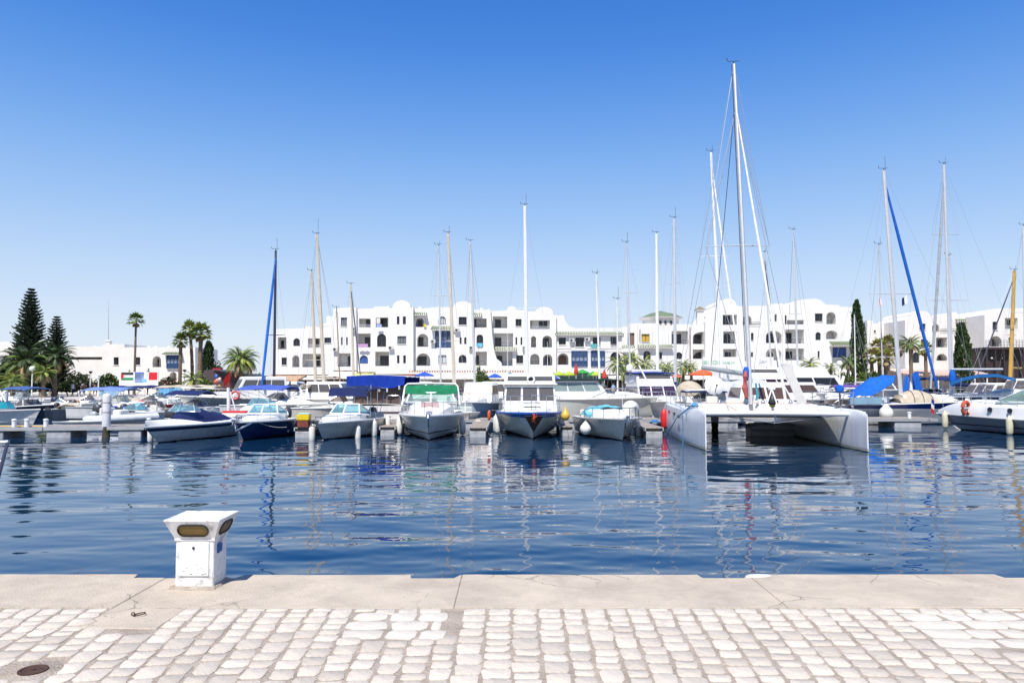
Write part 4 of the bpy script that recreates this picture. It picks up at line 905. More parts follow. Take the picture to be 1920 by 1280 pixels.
date_palm(1707, 645, 96, 27, 'date palm with drooping tan fronds between the grey mast and the blue furled sail', 40, .28, [FROND, FRONDY, DEADF])
fan_palm(1735, 655, 99, 18, 'half hidden fan palm behind the blue furled sail', 28, .25)
shrub(1640, 690, 95, 44, 'dark green shrub below the tan fan palms', [BUSHG, FROND], 900)

# ================================================================== people, lamps, billboard, parasols on the far promenade
SKIN = mat('skin', (.36, .2, .13), .6, var=.05)
def person_mesh(i, walk):
    me = bpy.data.meshes.new('body'); s = .16 * walk
    V = [(0, 0, .92), (0, -.01, 1.12), (0, 0, 1.36), (0, 0, 1.47), (0, -.02, 1.56), (0, -.02, 1.70), (-.1, 0, .88), (-.1, s, .5), (-.1, s * 1.5 + .02, .08), (-.1, s * 1.5 - .1, .04), (.1, 0, .88), (.1, -s, .5), (.1, -s * 1.2 + .06, .08), (.1, -s * 1.2 - .07, .04),
         (-.19, 0, 1.36), (-.24, -s * .4, 1.1), (-.25, -s * .9 - .05, .85), (-.25, -s - .06, .76), (.19, 0, 1.36), (.24, s * .4, 1.1), (.25, s * .7 - .05, .85), (.25, s * .8 - .06, .76)]
    E = [(0, 1), (1, 2), (2, 3), (3, 4), (4, 5), (0, 6), (6, 7), (7, 8), (8, 9), (0, 10), (10, 11), (11, 12), (12, 13), (2, 14), (14, 15), (15, 16), (16, 17), (2, 18), (18, 19), (19, 20), (20, 21)]
    R = [.14, .125, .15, .06, .085, .07, .085, .06, .04, .03, .085, .06, .04, .03, .06, .045, .035, .03, .06, .045, .035, .03]
    me.from_pydata(V, E, []); o = bpy.data.objects.new('body', me); COL.objects.link(o)
    sk = o.modifiers.new('skin', 'SKIN'); sv = me.skin_vertices[0].data
    for k, r in enumerate(R): sv[k].radius = (r, r * (.75 if k < 3 else 1)); sv[k].use_root = (k == 0)
    o.modifiers.new('sub', 'SUBSURF').levels = 1
    dg = bpy.context.evaluated_depsgraph_get(); m2 = bpy.data.meshes.new_from_object(o.evaluated_get(dg)); bpy.data.objects.remove(o)
    m2.materials.clear(); m2.materials.append(SKIN); m2.polygons.foreach_set('use_smooth', [True] * len(m2.polygons)); return m2
PM = [person_mesh(0, 1.0), person_mesh(1, .25)]
def ell(z, a, b, y=0): return [(a * math.cos(t), y + b * math.sin(t), z) for t in np.linspace(0, 2 * PI, 13)[:-1]]
def person(px, py_feet, label, shirt, shorts, hair=(.02, .015, .01), rz=0, Y=None, pose=0, sc=1.0, zb=FZ):
    Y = Y or 100; root = thing('person', label, 'person', (X(px, Y), Y, zb), rz); root.scale = (sc,) * 3
    o = bpy.data.objects.new('body', PM[pose]); COL.objects.link(o); o.parent = root
    if shirt: 
        m = MB(); m.rings([ell(.93, .2, .16), ell(1.12, .185, .15), ell(1.36, .25, .15), ell(1.46, .11, .1)]); m.build('shirt', mat('shirt_%.2f_%.2f_%.2f' % shirt, shirt, .9), root)
    m = MB(); s = .16 * (1 if pose == 0 else .25)
    m.rings([ell(.99, .195, .155), ell(.84, .2, .165), ell(.8, .2, .16)])
    for sx, sg in ((-.1, 1), (.1, -1)): m.rings([[(x + sx, y + sg * s * .3, z) for x, y, z in ell(.84, .105, .13)], [(x + sx, y + sg * s * .9, z) for x, y, z in ell(.5, .1, .11)]])
    m.build('shorts', mat('shorts_%.2f_%.2f_%.2f' % shorts, shorts, .9), root)
    m = MB(); m.lathe([(.1, -.02), (.1, .05), (.07, .11), (0, .13)], (0, 0, 1.63), 10); m.build('hair', mat('hair_dark', hair, .8), root)
person(137, 743, 'person walking in a white shirt and navy shorts on the far promenade', (.72, .7, .72), (.03, .04, .12), Y=97, rz=2.9, sc=1.05)
person(149, 742, 'person walking in a maroon top beside the person in white', (.2, .02, .06), (.25, .15, .14), Y=99, rz=2.5)
person(158, 743, 'bare chested person in dark shorts walking on the far promenade', None, (.1, .06, .04), Y=98, rz=3.3, sc=1.05)
person(179, 741, 'person in a salmon pink shirt beside the lantern post', (.62, .26, .18), (.55, .3, .25), Y=100, rz=1.2)
person(169, 745, 'person in a yellow shirt standing before the low hedge', (.75, .65, .15), (.6, .55, .3), Y=95, pose=1, sc=.75)
person(220, 739, 'person in a white shirt and dark trousers at the end of the blue barrier', (.7, .68, .7), (.02, .02, .05), Y=102, pose=1, rz=.6)
person(104, 744, 'person in a bright red shirt under the left hand trees', (.5, .02, .03), (.1, .02, .03), Y=96, rz=.4, pose=1)
person(94, 741, 'person in a dark red shirt standing left of the one in bright red', (.22, .03, .06), (.03, .03, .05), Y=101, pose=1)
person(76, 742, 'person in a blue and black shirt behind the blue awning boat', (.05, .06, .15), (.03, .03, .03), Y=98, pose=1)
person(56, 743, 'person in a crimson shirt beside the globe lamp', (.4, .03, .06), (.05, .05, .08), Y=97, pose=1)
# lamps
def lamp(px, pyt, Y, kind, label):
    c = at(px, pyt, Y); root = thing('street_lamp', label, 'street lamp', (c.x, Y, FZ)); h = c.z - FZ
    m = MB(); m.lathe([(.16, 0), (.16, .3), (.085, .36), (.07, h - .3), (.09, h - .28), (.09, h - .2)], (0, 0, 0), 10); m.build('post', WHITEPAINT, root)
    if kind == 'globe': m = MB(); m.lathe([(.36 * math.cos(a), .36 * math.sin(a)) for a in np.linspace(-PI / 2, PI / 2, 11)], (0, 0, h - .02), 16, caps=False); m.build('globe', mat('opal_globe', (.75, .73, .68), .3), root)
    elif kind == 'lantern': m = MB(); m.lathe([(.1, -.2), (.2, -.1), (.24, .25), (.3, .27), (.05, .55), (.02, .7)], (0, 0, h), 6); m.build('lantern', WHITEPAINT, root, ang=20)
    else: m = MB(); m.lathe([(.1, -.2), (.22, -.05), (.25, .05), (.1, .12)], (0, 0, h), 10); m.build('cap', DARKGREY, root)
lamp(61, 691, 90, 'globe', 'white post with opal globe lamp before the left hand palms'); lamp(170, 697, 99, 'cap', 'slim white post with a dark cap behind the walkers'); lamp(185, 707, 97, 'lantern', 'white lantern post beside the person in salmon pink')
lamp(346, 694, 97, 'cap', 'slim white post with a dark cap below the fan palm trio'); lamp(88, 689, 97, 'globe', 'globe lamp half hidden among the left hand palms'); lamp(1574, 681, 92, 'globe', 'white globe lamp at the end of the green hedge')
# billboard with two flags and a poster
bb = thing('billboard', 'long white billboard with two flags and a seaside poster', 'billboard', (X(260, 98), 98, FZ)); bo = Vector(bb.location)
def Pb(px, py, dy=0): p = at(px, py, 98); return Vector((p.x, p.y + dy, p.z)) - bo
def flat(name, px0, px1, py0, py1, dy, matl, par):
    a, b = Pb(px0, py1, dy), Pb(px1, py0, dy); m = MB(); m.box(a.x, b.x, a.y, a.y + .012, a.z, b.z); return m.build(name, matl, par, smooth=False)
a, b = Pb(223, 726), Pb(297, 697); m = MB(); m.box(a.x, b.x, a.y, a.y + .1, a.z, b.z); m.box(a.x + .3, a.x + .5, a.y + .11, a.y + .3, -.02, b.z - .2); m.box(b.x - .5, b.x - .3, a.y + .11, a.y + .3, -.02, b.z - .2); pn = m.build('panel', mat('billboard_white', (.74, .72, .7), .5), bb, smooth=False)
FB, FW, FG, FR = mat('flag_black', (.02, .02, .02), .7), mat('flag_white', (.75, .75, .75), .7), mat('flag_green', (.01, .25, .09), .7), mat('flag_red', (.62, .01, .02), .7)
flat('flag_stripe_black', 227, 250, 698, 702.8, -.016, FB, pn); flat('flag_stripe_white', 227, 250, 702.9, 707.8, -.016, FW, pn); flat('flag_stripe_green', 227, 250, 707.9, 712.5, -.016, FG, pn)
m = MB(); m.prism([Pb(227, 712.5, -.02), Pb(227, 698, -.02), Pb(233, 705.2, -.02)], (0, -.008, 0)); m.build('flag_triangle', FR, pn, smooth=False)
flat('red_flag', 279, 295, 697.8, 712, -.016, FR, pn)
flat('poster', 252.5, 270, 697.5, 717, -.016, mat('poster_print', (.3, .42, .72), .6, var=.9, scale=.55), pn); flat('poster_heading', 253, 269, 697.6, 700, -.022, mat('poster_blue', (.08, .15, .5), .6), pn); flat('poster_panel', 266, 275, 710, 716, -.022, mat('poster_sky', (.2, .5, .78), .6), pn)
def barrier(px0, px1, py0, py1, Y, matl, label, n):
    o = Vector((X((px0 + px1) / 2, Y), Y, FZ)); r = thing('barrier', label, 'barrier', o); a, b = at(px0, py1, Y) - o, at(px1, py0, Y) - o
    for i in range(n):
        x0, x1 = a.x + (b.x - a.x) * i / n + .02, a.x + (b.x - a.x) * (i + 1) / n - .02; m = MB(); m.box(x0, x1, a.y, a.y + .05, .1, b.z); m.box(x0, x0 + .06, a.y - .02, a.y + .07, 0, b.z + .04); m.build('panel', matl, r, smooth=False)
barrier(186, 222, 727, 741, 99, mat('pale_blue_panel', (.27, .47, .68), .5), 'pale blue fence panels left of the flag billboard', 6)
barrier(297, 345, 725, 739, 97, mat('mid_blue_panel', (.12, .38, .68), .5), 'mid blue fence panels right of the flag billboard', 7)
def parasol(px, pyt, wpx, Y, matl, label, closed=False, hpx=None, zb=FZ, stripe=None):
    c = at(px, pyt, Y); r = wpx / F * Y / 2; root = thing('parasol', label, 'parasol', (c.x, Y, zb)); h = c.z - zb
    m = MB(); m.tube([(0, 0, 0), (0, 0, h)], .035, 6); m.lathe([(.3, 0), (.3, .08), (.05, .1)], (0, 0, 0), 10); m.build('pole', WHITEPAINT, root)
    m = MB()
    if closed:
        hh = hpx / F * Y; m.lathe([(.05, 0), (r * .9, -hh * .55), (r, -hh * .85), (r * .5, -hh)], (0, 0, h), 8); m.build('canopy', matl, root)
    else:
        hh = max(.45, r * .38); n = 16
        R1 = [[(q * r * (1 - .03 * (k % 2)) * math.cos(k * 2 * PI / n), q * r * (1 - .03 * (k % 2)) * math.sin(k * 2 * PI / n), h - hh * z) for k in range(n)] for q, z in ((.03, 0), (.5, .42), (1, .92), (1, 1.2))]
        m.rings(R1, 0); 
        if stripe: m.m = [(i % n) // 2 % 2 for i in range(len(m.f))]
        m.build('canopy', [matl, stripe] if stripe else matl, root, ang=15)
        m = MB()
        for k in range(8): a = k * PI / 4; m.tube([(0, 0, h - hh * .75), (r * .7 * math.cos(a), r * .7 * math.sin(a), h - hh * .72)], .015, 4)
        m.build('ribs', DARKGREY, root)
LIME = cloth('lime_canvas', (.4, .5, .06)); PGREEN = cloth('leaf_green_canvas', (.04, .33, .07)); PBLUE = cloth('parasol_blue', (.03, .1, .5)); PRED = cloth('parasol_red', (.55, .06, .04)); PYELL = cloth('pale_yellow_canvas', (.6, .6, .2))
parasol(1048, 696, 24, 98, LIME, 'lime green parasol first in the restaurant row'); parasol(1067, 696, 26, 97, LIME, 'lime green parasol beside the closed red one'); parasol(1092, 692, 26, 96, PGREEN, 'leaf green parasol in the middle of the restaurant row'); parasol(1112, 696, 22, 98, PGREEN, 'leaf green parasol behind the lime one'); parasol(1118, 696, 20, 95, LIME, 'lime green parasol at the end of the restaurant row')
parasol(1080, 682, 8, 95, PRED, 'closed red parasol among the green parasols', True, 20); parasol(1133, 692, 9, 94, PRED, 'closed red parasol beside the low palms', True, 18)
parasol(796, 697, 36, 99, PBLUE, 'wide blue parasol behind the green canopy cruiser'); parasol(928, 700, 26, 98, PBLUE, 'blue parasol left of the blue trimmed cruiser'); parasol(956, 698, 20, 100, PBLUE, 'blue parasol half hidden behind the blue trimmed cruiser')
parasol(1040, 703, 22, 92, PBLUE, 'blue and white striped parasol right of the blue trimmed cruiser', stripe=WHITEC)
parasol(1318, 692, 52, 96, ORANGEC, 'wide orange red parasol behind the catamaran boom'); parasol(1476, 690, 42, 96, ORANGEC, 'orange red parasol behind the raised gangplank'); parasol(1461, 694, 16, 94, ORANGEC, 'small orange red parasol left of the raised gangplank')
parasol(1268, 700, 22, 96, ORANGEC, 'faded orange parasol below the low palms')
# awnings / restaurants under the left half
def restaurant(px0, px1, pyt, pyb, Y, acol, label, wood=None, n=5, sign=None, name='cafe_terrace'):
    o = Vector((X((px0 + px1) / 2, Y), Y, FZ)); r = thing(name, label, 'cafe terrace', o); a, b = at(px0, pyb, Y) - o, at(px1, pyt, Y) - o
    m = MB(); m.box(a.x, b.x, 3.6, 3.8, 0, b.z + .1); m.build('back_wall', wood or mat('timber_front', (.16, .09, .05), .8, var=.6, scale=.8), r, smooth=False)
    for i in range(n + 1): m = MB(); x = a.x + (b.x - a.x) * i / n; m.box(x - .06, x + .06, -.06, .06, 0, a.z); m.build('post', wood or TEAK, r, smooth=False)
    for i in range(n):
        x0, x1 = a.x + (b.x - a.x) * i / n, a.x + (b.x - a.x) * (i + 1) / n; m = MB()
        m.grid([[(x0 + (x1 - x0) * q / 6, 3.59 - 3.9 * j / 4, b.z + (a.z - b.z) * j / 4 - .06 * math.sin(PI * q / 6)) for q in range(7)] for j in range(5)] + [[(x0 + (x1 - x0) * q / 6, -.32, a.z - .28 + .05 * (q % 2)) for q in range(7)]], thick=.02)
        m.build('awning', acol, r, ang=50)
    m = MB()
    for i in range(n * 3):
        x = a.x + (b.x - a.x) * (i + .5) / (n * 3); z = .0
        m.box(x - .22, x + .22, .6 + (i % 2), 1.05 + (i % 2), .42, .47); m.box(x - .22, x + .22, 1.02 + (i % 2), 1.07 + (i % 2), .47, .95)
        for sx in (-.2, .18): m.box(x + sx, x + sx + .03, .62 + (i % 2), .65 + (i % 2), 0, .42); m.box(x + sx, x + sx + .03, 1.02 + (i % 2), 1.05 + (i % 2), 0, .42)
    m.build('chairs', [TEAK, WHITEPAINT, DARKGREY][n % 3], r, smooth=False)['kind'] = 'stuff'
    return r
restaurant(492, 560, 703, 711, 96, mat('straw_awning', (.52, .33, .19), .9), 'cafe terrace with straw coloured awning below the two storey wing', n=4)
restaurant(560, 612, 703, 708, 98, WHITEC, 'cafe terrace with white awning and dark timber front behind the beige masts', n=3)
restaurant(612, 660, 695, 706, 97, WHITEC, 'cafe terrace with a large white awning left of the lime awning', n=3)
restaurant(656, 694, 698, 706, 95, PYELL, 'cafe terrace with pale lime awning above the royal blue canopy', n=2)
restaurant(694, 780, 702, 707, 97, mat('brick_red_awning', (.35, .09, .06), .9), 'cafe terrace with brick red awning behind the royal blue canopy', n=5)
restaurant(1040, 1140, 700, 706, 101, DKGREENC, 'dark shaded restaurant terrace behind the green parasols', wood=DKB, n=7)
restaurant(780, 1030, 703, 707, 102, WHITEC, 'long white awning terrace under the brick topped terrace wall', wood=STUCCO2, n=11)
restaurant(1140, 1340, 703, 708, 101, WHITEC, 'terrace with white awning behind the low palms', wood=DKB, n=9)
restaurant(1345, 1510, 697, 703, 100, WHITEC, 'terrace with white awning below the right block', wood=STUCCO2, n=8)
restaurant(1690, 1850, 692, 700, 100, mat('pale_terracotta_awning', (.6, .42, .36), .9), 'pale terracotta awning terrace below the far right block', wood=STUCCO2, n=7)

for i, (px, Y, sh, so, hr_, lb) in enumerate([(505, 93, (.1, .2, .5), (.05, .05, .08), 0, 'person in a blue shirt at the straw awning terrace'), (545, 92, (.7, .68, .65), (.3, .2, .12), 0, 'person in a white shirt before the straw awning terrace'), (600, 93, (.5, .05, .05), (.04, .05, .1), 0, 'person in a red shirt below the beige masts'), (690, 92, (.65, .55, .2), (.06, .06, .1), 0, 'person in a mustard shirt beside the lime awning'), (815, 94, (.04, .04, .05), (.3, .28, .25), 0, 'person in a black shirt under the wide blue parasol'), (1010, 94, (.6, .6, .62), (.05, .06, .15), 0, 'person in a pale shirt left of the striped parasol'), (1060, 93, (.6, .25, .1), (.05, .05, .05), 0, 'person in an orange shirt below the lime parasols'), (1150, 93, (.2, .35, .6), (.4, .36, .3), 0, 'person in a sky blue shirt beside the closed red parasol'), (1345, 93, (.7, .7, .7), (.1, .1, .12), 0, 'person in a white shirt right of the wide orange parasol'), (1500, 93, (.5, .1, .2), (.06, .06, .08), 0, 'person in a raspberry shirt before the right block')]):
    person(px, 742, lb, sh, so, Y=Y, rz=i * 1.3, pose=i % 2)

shrub(1195, 694, 97, 40, 'bright green shrub between the low palms and the turret block', [BUSHL, FROND], 900)
shrub(1268, 692, 98, 34, 'bright green shrub left of the wide orange red parasol', [BUSHL, FRONDY], 800)
shrub(1545, 693, 95, 36, 'bright green shrub left of the porch hedge', [BUSHL, FROND], 800)
shrub(1625, 688, 97, 40, 'bright green shrub at the foot of the tall cypress', [BUSHL, FROND], 900)
shrub(30, 704, 90, 50, 'bright green bush in front of the dark tree at the left edge', [BUSHL, FROND], 900)
# ================================================================== boats: local frame has the bow towards -y, origin on the waterline amidships
class Boat:
    def __init__(s, name, label, loc, rz, L, B, Fb, Fs, cat='motorboat', group=None, full=.5, pw=2.2, rake=None, keel=.35, ch=(.06, .42), chf=.86, flare=.55):
        s.L, s.B, s.Fb, s.Fs, s.full, s.pw, s.keel, s.ch, s.chf, s.flare = L, B, Fb, Fs, full, pw, keel, ch, chf, flare
        s.rake = L * .1 if rake is None else rake
        s.root = thing(name, label, cat, (loc[0], loc[1], 0), math.radians(rz), group); s.label = label
        s.Rm = Matrix.Rotation(math.radians(rz), 4, 'Z'); s.W = Matrix.Translation(Vector((loc[0], loc[1], 0))) @ s.Rm; s.Wi = s.W.inverted()
    def zs(s, t): return s.Fs + (s.Fb - s.Fs) * t ** 1.7
    def y(s, t, z): return s.L / 2 - t * (s.L - s.rake) - s.rake * (t ** 3) * max(0, min(1.05, z / s.zs(t)))
    def bs(s, t):
        e = max(0, (t - s.full) / (1 - s.full)); return max(.012, s.B / 2 * (1 - e ** s.pw) * (.9 + .1 * min(1, t / .35)))
    def sec(s, t, k=4):
        e = max(0, (t - s.full * .7) / (1 - s.full * .7)); bs, zs = s.bs(t), s.zs(t)
        bc = max(.01, s.B / 2 * s.chf * (1 - e ** (s.pw * .62)) * (.92 + .08 * min(1, t / .35))); bc = min(bc, bs * .98)
        zc = s.ch[0] + (s.ch[1] - s.ch[0]) * t ** 3; zk = -s.keel * (1 - e ** 4) - .02
        P = [(0, zk), (bc * .55, zk * .45 + zc * .5 - .03), (bc, zc), (bc + .015, zc + .03)]
        for q in range(1, k + 1):
            u = q / k; P.append((bc + .015 + (bs - bc - .015) * u ** (1 + s.flare * t), zc + .03 + (zs - zc - .03) * u))
        return [(b, s.y(t, z), z) for b, z in P]
    def hull(s, m, n=22, name='hull'):
        mb = MB(); ring = []
        for i in range(n + 1):
            P = s.sec(i / n); ring.append([(-x, y, z) for x, y, z in reversed(P)] + P[1:])
        mb.rings(ring, closed=False); mb.poly(ring[0]); return mb.build(name, m, s.root, ang=32)
    def sh(s, t, side=1, inset=0.0, dz=0.0):
        return Vector((side * max(0, s.bs(t) - inset), s.y(t, s.zs(t)) + (inset * .8 if t > .97 else 0), s.zs(t) + dz))
    def deck(s, m, ck=.0, gun=.2, floor=.3, crown=.05, n=22, fm=None):
        mb = MB()
        def row(t, k=8): 
            a, b = s.sh(t, -1, .01, .0), s.sh(t, 1, .01, .0)
            return [a.lerp(b, q / k) + Vector((0, 0, crown * (1 - (2 * q / k - 1) ** 2) + .004)) for q in range(k + 1)]
        i0 = int(round(ck * n)); mb.grid([row(i / n) for i in range(i0, n + 1)])
        if i0:
            for sd in (-1, 1):
                mb.grid([[s.sh(i / n, sd, .01, .004), s.sh(i / n, sd, gun, .01), Vector((sd * (s.bs(i / n) - gun), s.sh(i / n).y, floor))] for i in range(0, i0 + 1)])
            w = s.bs(ck) - gun; z = s.zs(ck); yb = s.sh(ck).y
            mb.add([(-w, yb + .001, floor), (w, yb + .001, floor), (w, yb + .001, z + crown * .9), (-w, yb + .001, z + crown * .9)], [(0, 1, 2, 3)])
            mb.grid([[Vector((-(s.bs(i / n) - gun), s.sh(i / n).y, floor)), Vector((s.bs(i / n) - gun, s.sh(i / n).y, floor))] for i in range(0, i0 + 1)], 1 if fm else 0)
            a = s.sh(0, -1, .01, .004); b = s.sh(0, 1, .01, .004); mb.add([a, b, (b.x, b.y - .18, b.z), (a.x, a.y - .18, a.z), (a.x + gun, a.y - .18, floor), (b.x - gun, b.y - .18, floor)], [(0, 1, 2, 3), (3, 2, 5, 4)])
        return mb.build('deck', [m, fm] if fm else m, s.root, ang=40)
    def rub(s, m, r=.035, dz=-.03, n=24, name='rub_rail', t0=0):
        mb = MB(); P = [s.sh(t0 + (1 - t0) * i / n, -1, -.004, dz) for i in range(n + 1)] + [s.sh(t0 + (1 - t0) * (n - i) / n, 1, -.004, dz) for i in range(1, n + 1)]
        mb.tube(P, r, 6); return mb.build(name, m, s.root, ang=60)
    def rail(s, t0, t1=.97, h=.5, inset=.1, m=None, n=6, mid=True, fwd=.15):
        mb = MB(); ts = [t0 + (t1 - t0) * i / n for i in range(n + 1)]
        A = [s.sh(t, -1, inset, h * min(1, .25 + 2.2 * i / n)) for i, t in enumerate(ts)]; Bq = [Vector((-p.x, p.y, p.z)) for p in reversed(A)]
        A[-1].y -= fwd; Bq[0].y -= fwd
        mb.tube(A + Bq, .016, 5)
        if mid: mb.tube([Vector((p.x, p.y, p.z - h * .45)) for p in A[1:] + Bq[:-1]], .011, 4)
        for i, t in enumerate(ts):
            for sd in (-1, 1):
                a = s.sh(t, sd, inset, 0); b = A[i] if sd < 0 else Vector((-A[i].x, A[i].y, A[i].z)); mb.tube([a, b], .013, 4)
        return mb.build('bow_rail', m or STEEL, s.root)
    def house(s, name, y0, y1, w0, w1, z0, z1, rf=.3, rb=.1, tum=.08, m=None, top_over=0, bev=.04):
        """cabin: front at y0 (towards the bow), back at y1; w0/w1 widths at front/back; rf/rb how far the top edges rake; returns (object, faces)"""
        b = [Vector((-w0 / 2, y0, z0)), Vector((w0 / 2, y0, z0)), Vector((w1 / 2, y1, z0)), Vector((-w1 / 2, y1, z0))]
        t = [Vector((-w0 / 2 + tum, y0 + rf, z1)), Vector((w0 / 2 - tum, y0 + rf, z1)), Vector((w1 / 2 - tum, y1 - rb, z1)), Vector((-w1 / 2 + tum, y1 - rb, z1))]
        mb = MB()
        def chamf(Q, k):
            out = []
            for i in range(4):
                p, a, c = Q[i], Q[i - 1], Q[(i + 1) % 4]; out += [p + (a - p).normalized() * k, p + (c - p).normalized() * k]
            return out
        ct = sum(t, Vector()) / 4
        up = [p.lerp(ct, .04) + Vector((0, 0, .05)) for p in t]
        mb.rings([chamf(b, bev), chamf(t, bev), chamf(up, bev)], 0, True, True)
        o = mb.build(name, m or WHITE, s.root, ang=35)
        return o, dict(f=(b[0], b[1], t[1], t[0]), r=(b[1], b[2], t[2], t[1]), b=(b[2], b[3], t[3], t[2]), l=(b[3], b[0], t[0], t[3]))
    def pane(s, par, face, u0, u1, v0, v1, m, name='window', th=.012, cut=0):
        A, Bb, C, D = face
        def q(u, v): return A.lerp(Bb, u).lerp(D.lerp(C, u), v)
        nrm_ = (Bb - A).cross(D - A).normalized(); 
        P = [q(u0, v0), q(u1, v0), q(u1 - cut, v1), q(u0 + max(0, cut), v1)] if not cut < 0 else [q(u0, v0), q(u1, v0), q(u1, v1), q(u0 - cut, v1)]
        mb = MB(); mb.hexa([p + nrm_ * .003 for p in P] + [p + nrm_ * th for p in P]); return mb.build(name, m, par, smooth=False)
    def windshield(s, y, w, z, h, rake=.45, side=1.2, m=None, fm=None, bow=.18, inset=.18, nseg=3, mull=1, r=.022, zr=0):
        fm = fm or STEEL; hw = w / 2
        plan = [(-hw, y + side, z + zr), (-hw * .86, y + bow, z), (0, y, z), (hw * .86, y + bow, z), (hw, y + side, z + zr)]
        top = [(-hw + inset * .5, y + side + rake * .3, z + zr + h * .35), (-hw * .86 + inset, y + bow + rake, z + h), (0, y + rake, z + h * 1.03), (hw * .86 - inset, y + bow + rake, z + h), (hw - inset * .5, y + side + rake * .3, z + zr + h * .35)]
        plan, top = [Vector(p) for p in plan], [Vector(p) for p in top]
        mb = MB(); mb.tube(plan, r, 5); mb.tube(top, r, 5)
        for i in ([0, 1, 3, 4] + ([2] if mull else [])): mb.tube([plan[i], top[i]], r, 5)
        f = mb.build('windshield', fm, s.root)
        for i in range(4):
            mb = MB(); mb.add([plan[i], plan[i + 1], top[i + 1], top[i]], [(0, 1, 2, 3)]); mb.build('pane', m or AQUA, f, smooth=False)
        return f
    def bimini(s, y0, y1, w, z, m, droop=.12, drop=.35, legz=None, frame=None, thick=.03, sag=.03, name='bimini', tilt=0, nl=2):
        mb = MB(); nx, ny = 10, 8; rows = []
        for j in range(ny + 1):
            v = j / ny; yy = y0 + (y1 - y0) * v; rows.append([Vector(((2 * i / nx - 1) * w / 2 * (1 - .03 * math.sin(v * PI * nl)), yy, z + tilt * v - droop * (2 * i / nx - 1) ** 2 - sag * abs(math.sin(v * PI * nl)) - (drop * .25 if j in (0, ny) else 0))) for i in range(nx + 1)])
        mb.grid(rows, thick=thick); c = mb.build(name, m, s.root, ang=60)
        if legz is not None:
            mb = MB()
            for yy in (y0 + (y1 - y0) * .03, (y0 + y1) / 2, y1 - (y1 - y0) * .03):
                v = (yy - y0) / (y1 - y0); zt = z + tilt * v - droop - thick
                mb.tube([(-w / 2, (y0 + y1) / 2 + (yy - (y0 + y1) / 2) * .15, legz), (-w / 2 + .01, yy, zt), (0, yy, zt + droop - .02), (w / 2 - .01, yy, zt), (w / 2, (y0 + y1) / 2 + (yy - (y0 + y1) / 2) * .15, legz)], .017, 5)
            mb.build('bimini_frame', frame or STEEL, s.root)
        return c
    def outboard(s, x=0, m=None, sc=1.0, tilt=0.0, z=None):
        y = s.L / 2; z = s.Fs if z is None else z; o = MB()
        def ring(w_, d, zz, oy=0): return [(x + w_ * math.cos(t) * sc, y + (.28 + oy + d * math.sin(t)) * sc + tilt * (zz), z + zz * sc) for t in np.linspace(0, 2 * PI, 11)[:-1]]
        o.rings([ring(.13, .2, -.02), ring(.19, .28, .06), ring(.2, .3, .3), ring(.17, .26, .46), ring(.08, .14, .52)], 0, True, True); e = o.build('outboard_motor', m or DARKGREY, s.root, ang=50)
        o = MB(); o.box(x - .06 * sc, x + .06 * sc, y + .18 * sc, y + .36 * sc, z - .95 * sc, z - .01); o.box(x - .12 * sc, x + .12 * sc, y + .02, y + .2 * sc, z - .3 * sc, z + .02); o.build('leg', BLACK, e, smooth=False)
        o = MB(); o.box(x - .21 * sc, x + .21 * sc, y + .05 * sc, y + .5 * sc, z + .1 * sc, z + .14 * sc); return e
    def seat(s, x0, x1, y0, y1, z, h=.5, m=None, back=True):
        mb = MB(); mb.bbox(x0, x1, y0, y1, z, z + .4, .04)
        if back: mb.bbox(x0, x1, y1 - .12, y1 + .05, z + .36, z + .4 + h, .04)
        return mb.build('seat', m or WHITEC, s.root)
    def trunk_cabin(s, t0, t1, wf=.72, h=.3, m=None, name='cabin_trunk', n=10, base=.02, blunt=False):
        mb = MB(); ring = []
        for i in range(n + 1):
            t = t0 + (t1 - t0) * i / n; u = i / n; hh = h * (1 if u < .45 else max(.02, 1 - ((u - .45) / .55) ** 2)); bw_ = s.bs(t) * wf * (1 if u < .5 else (1 - .35 * ((u - .5) / .5) ** 2)); y = s.sh(t).y; z = s.zs(t) + base
            if blunt: hh = h * (1 - .75 * max(0, (u - .75) / .25) ** 2.2); bw_ = s.bs(t) * wf
            ring.append([(-bw_, y, z), (-bw_ * .93, y, z + hh * .7), (-bw_ * .7, y, z + hh), (0, y, z + hh * 1.12), (bw_ * .7, y, z + hh), (bw_ * .93, y, z + hh * .7), (bw_, y, z)])
        mb.rings(ring, closed=False); mb.poly(ring[0]); mb.poly(ring[-1]); return mb.build(name, m or WHITE, s.root, ang=40)
    def hatch(s, x, y, z, w=.5, d=.5, m=None, tilt=0):
        mb = MB(); mb.bbox(x - w / 2, x + w / 2, y - d / 2, y + d / 2, z, z + .05, .015); o = mb.build('hatch', m or SMOKE, s.root); return o
    def anchor(s, m=None):
        a = s.sh(1, 1, 0, .03); mb = MB(); mb.box(-.09, .09, a.y - .25, a.y + .5, a.z - .02, a.z + .05); mb.tube([(0, a.y + .3, a.z + .09), (0, a.y - .28, a.z + .08), (0, a.y - .36, a.z - .08)], .025, 6); mb.tube([(-.17, a.y - .2, a.z - .16), (0, a.y - .36, a.z - .1), (.17, a.y - .2, a.z - .16)], .022, 5); mb.tube([(-.08, a.y - .27, a.z + .1), (.08, a.y - .27, a.z + .1)], .05, 8); return mb.build('anchor', m or STEEL, s.root)
    def cleats(s, ts=(.1, .9)):
        for t in ts:
            for sd in (-1, 1):
                p = s.sh(t, sd, .12, .01); mb = MB(); mb.tube([p + Vector((0, -.1, .06)), p + Vector((0, .1, .06))], .014, 5); mb.tube([p, p + Vector((0, 0, .06))], .02, 5); mb.build('cleat', STEEL, s.root)
    def w(s, p): return s.W @ Vector(p)
    def loc(s, p): return s.Wi @ Vector(p)
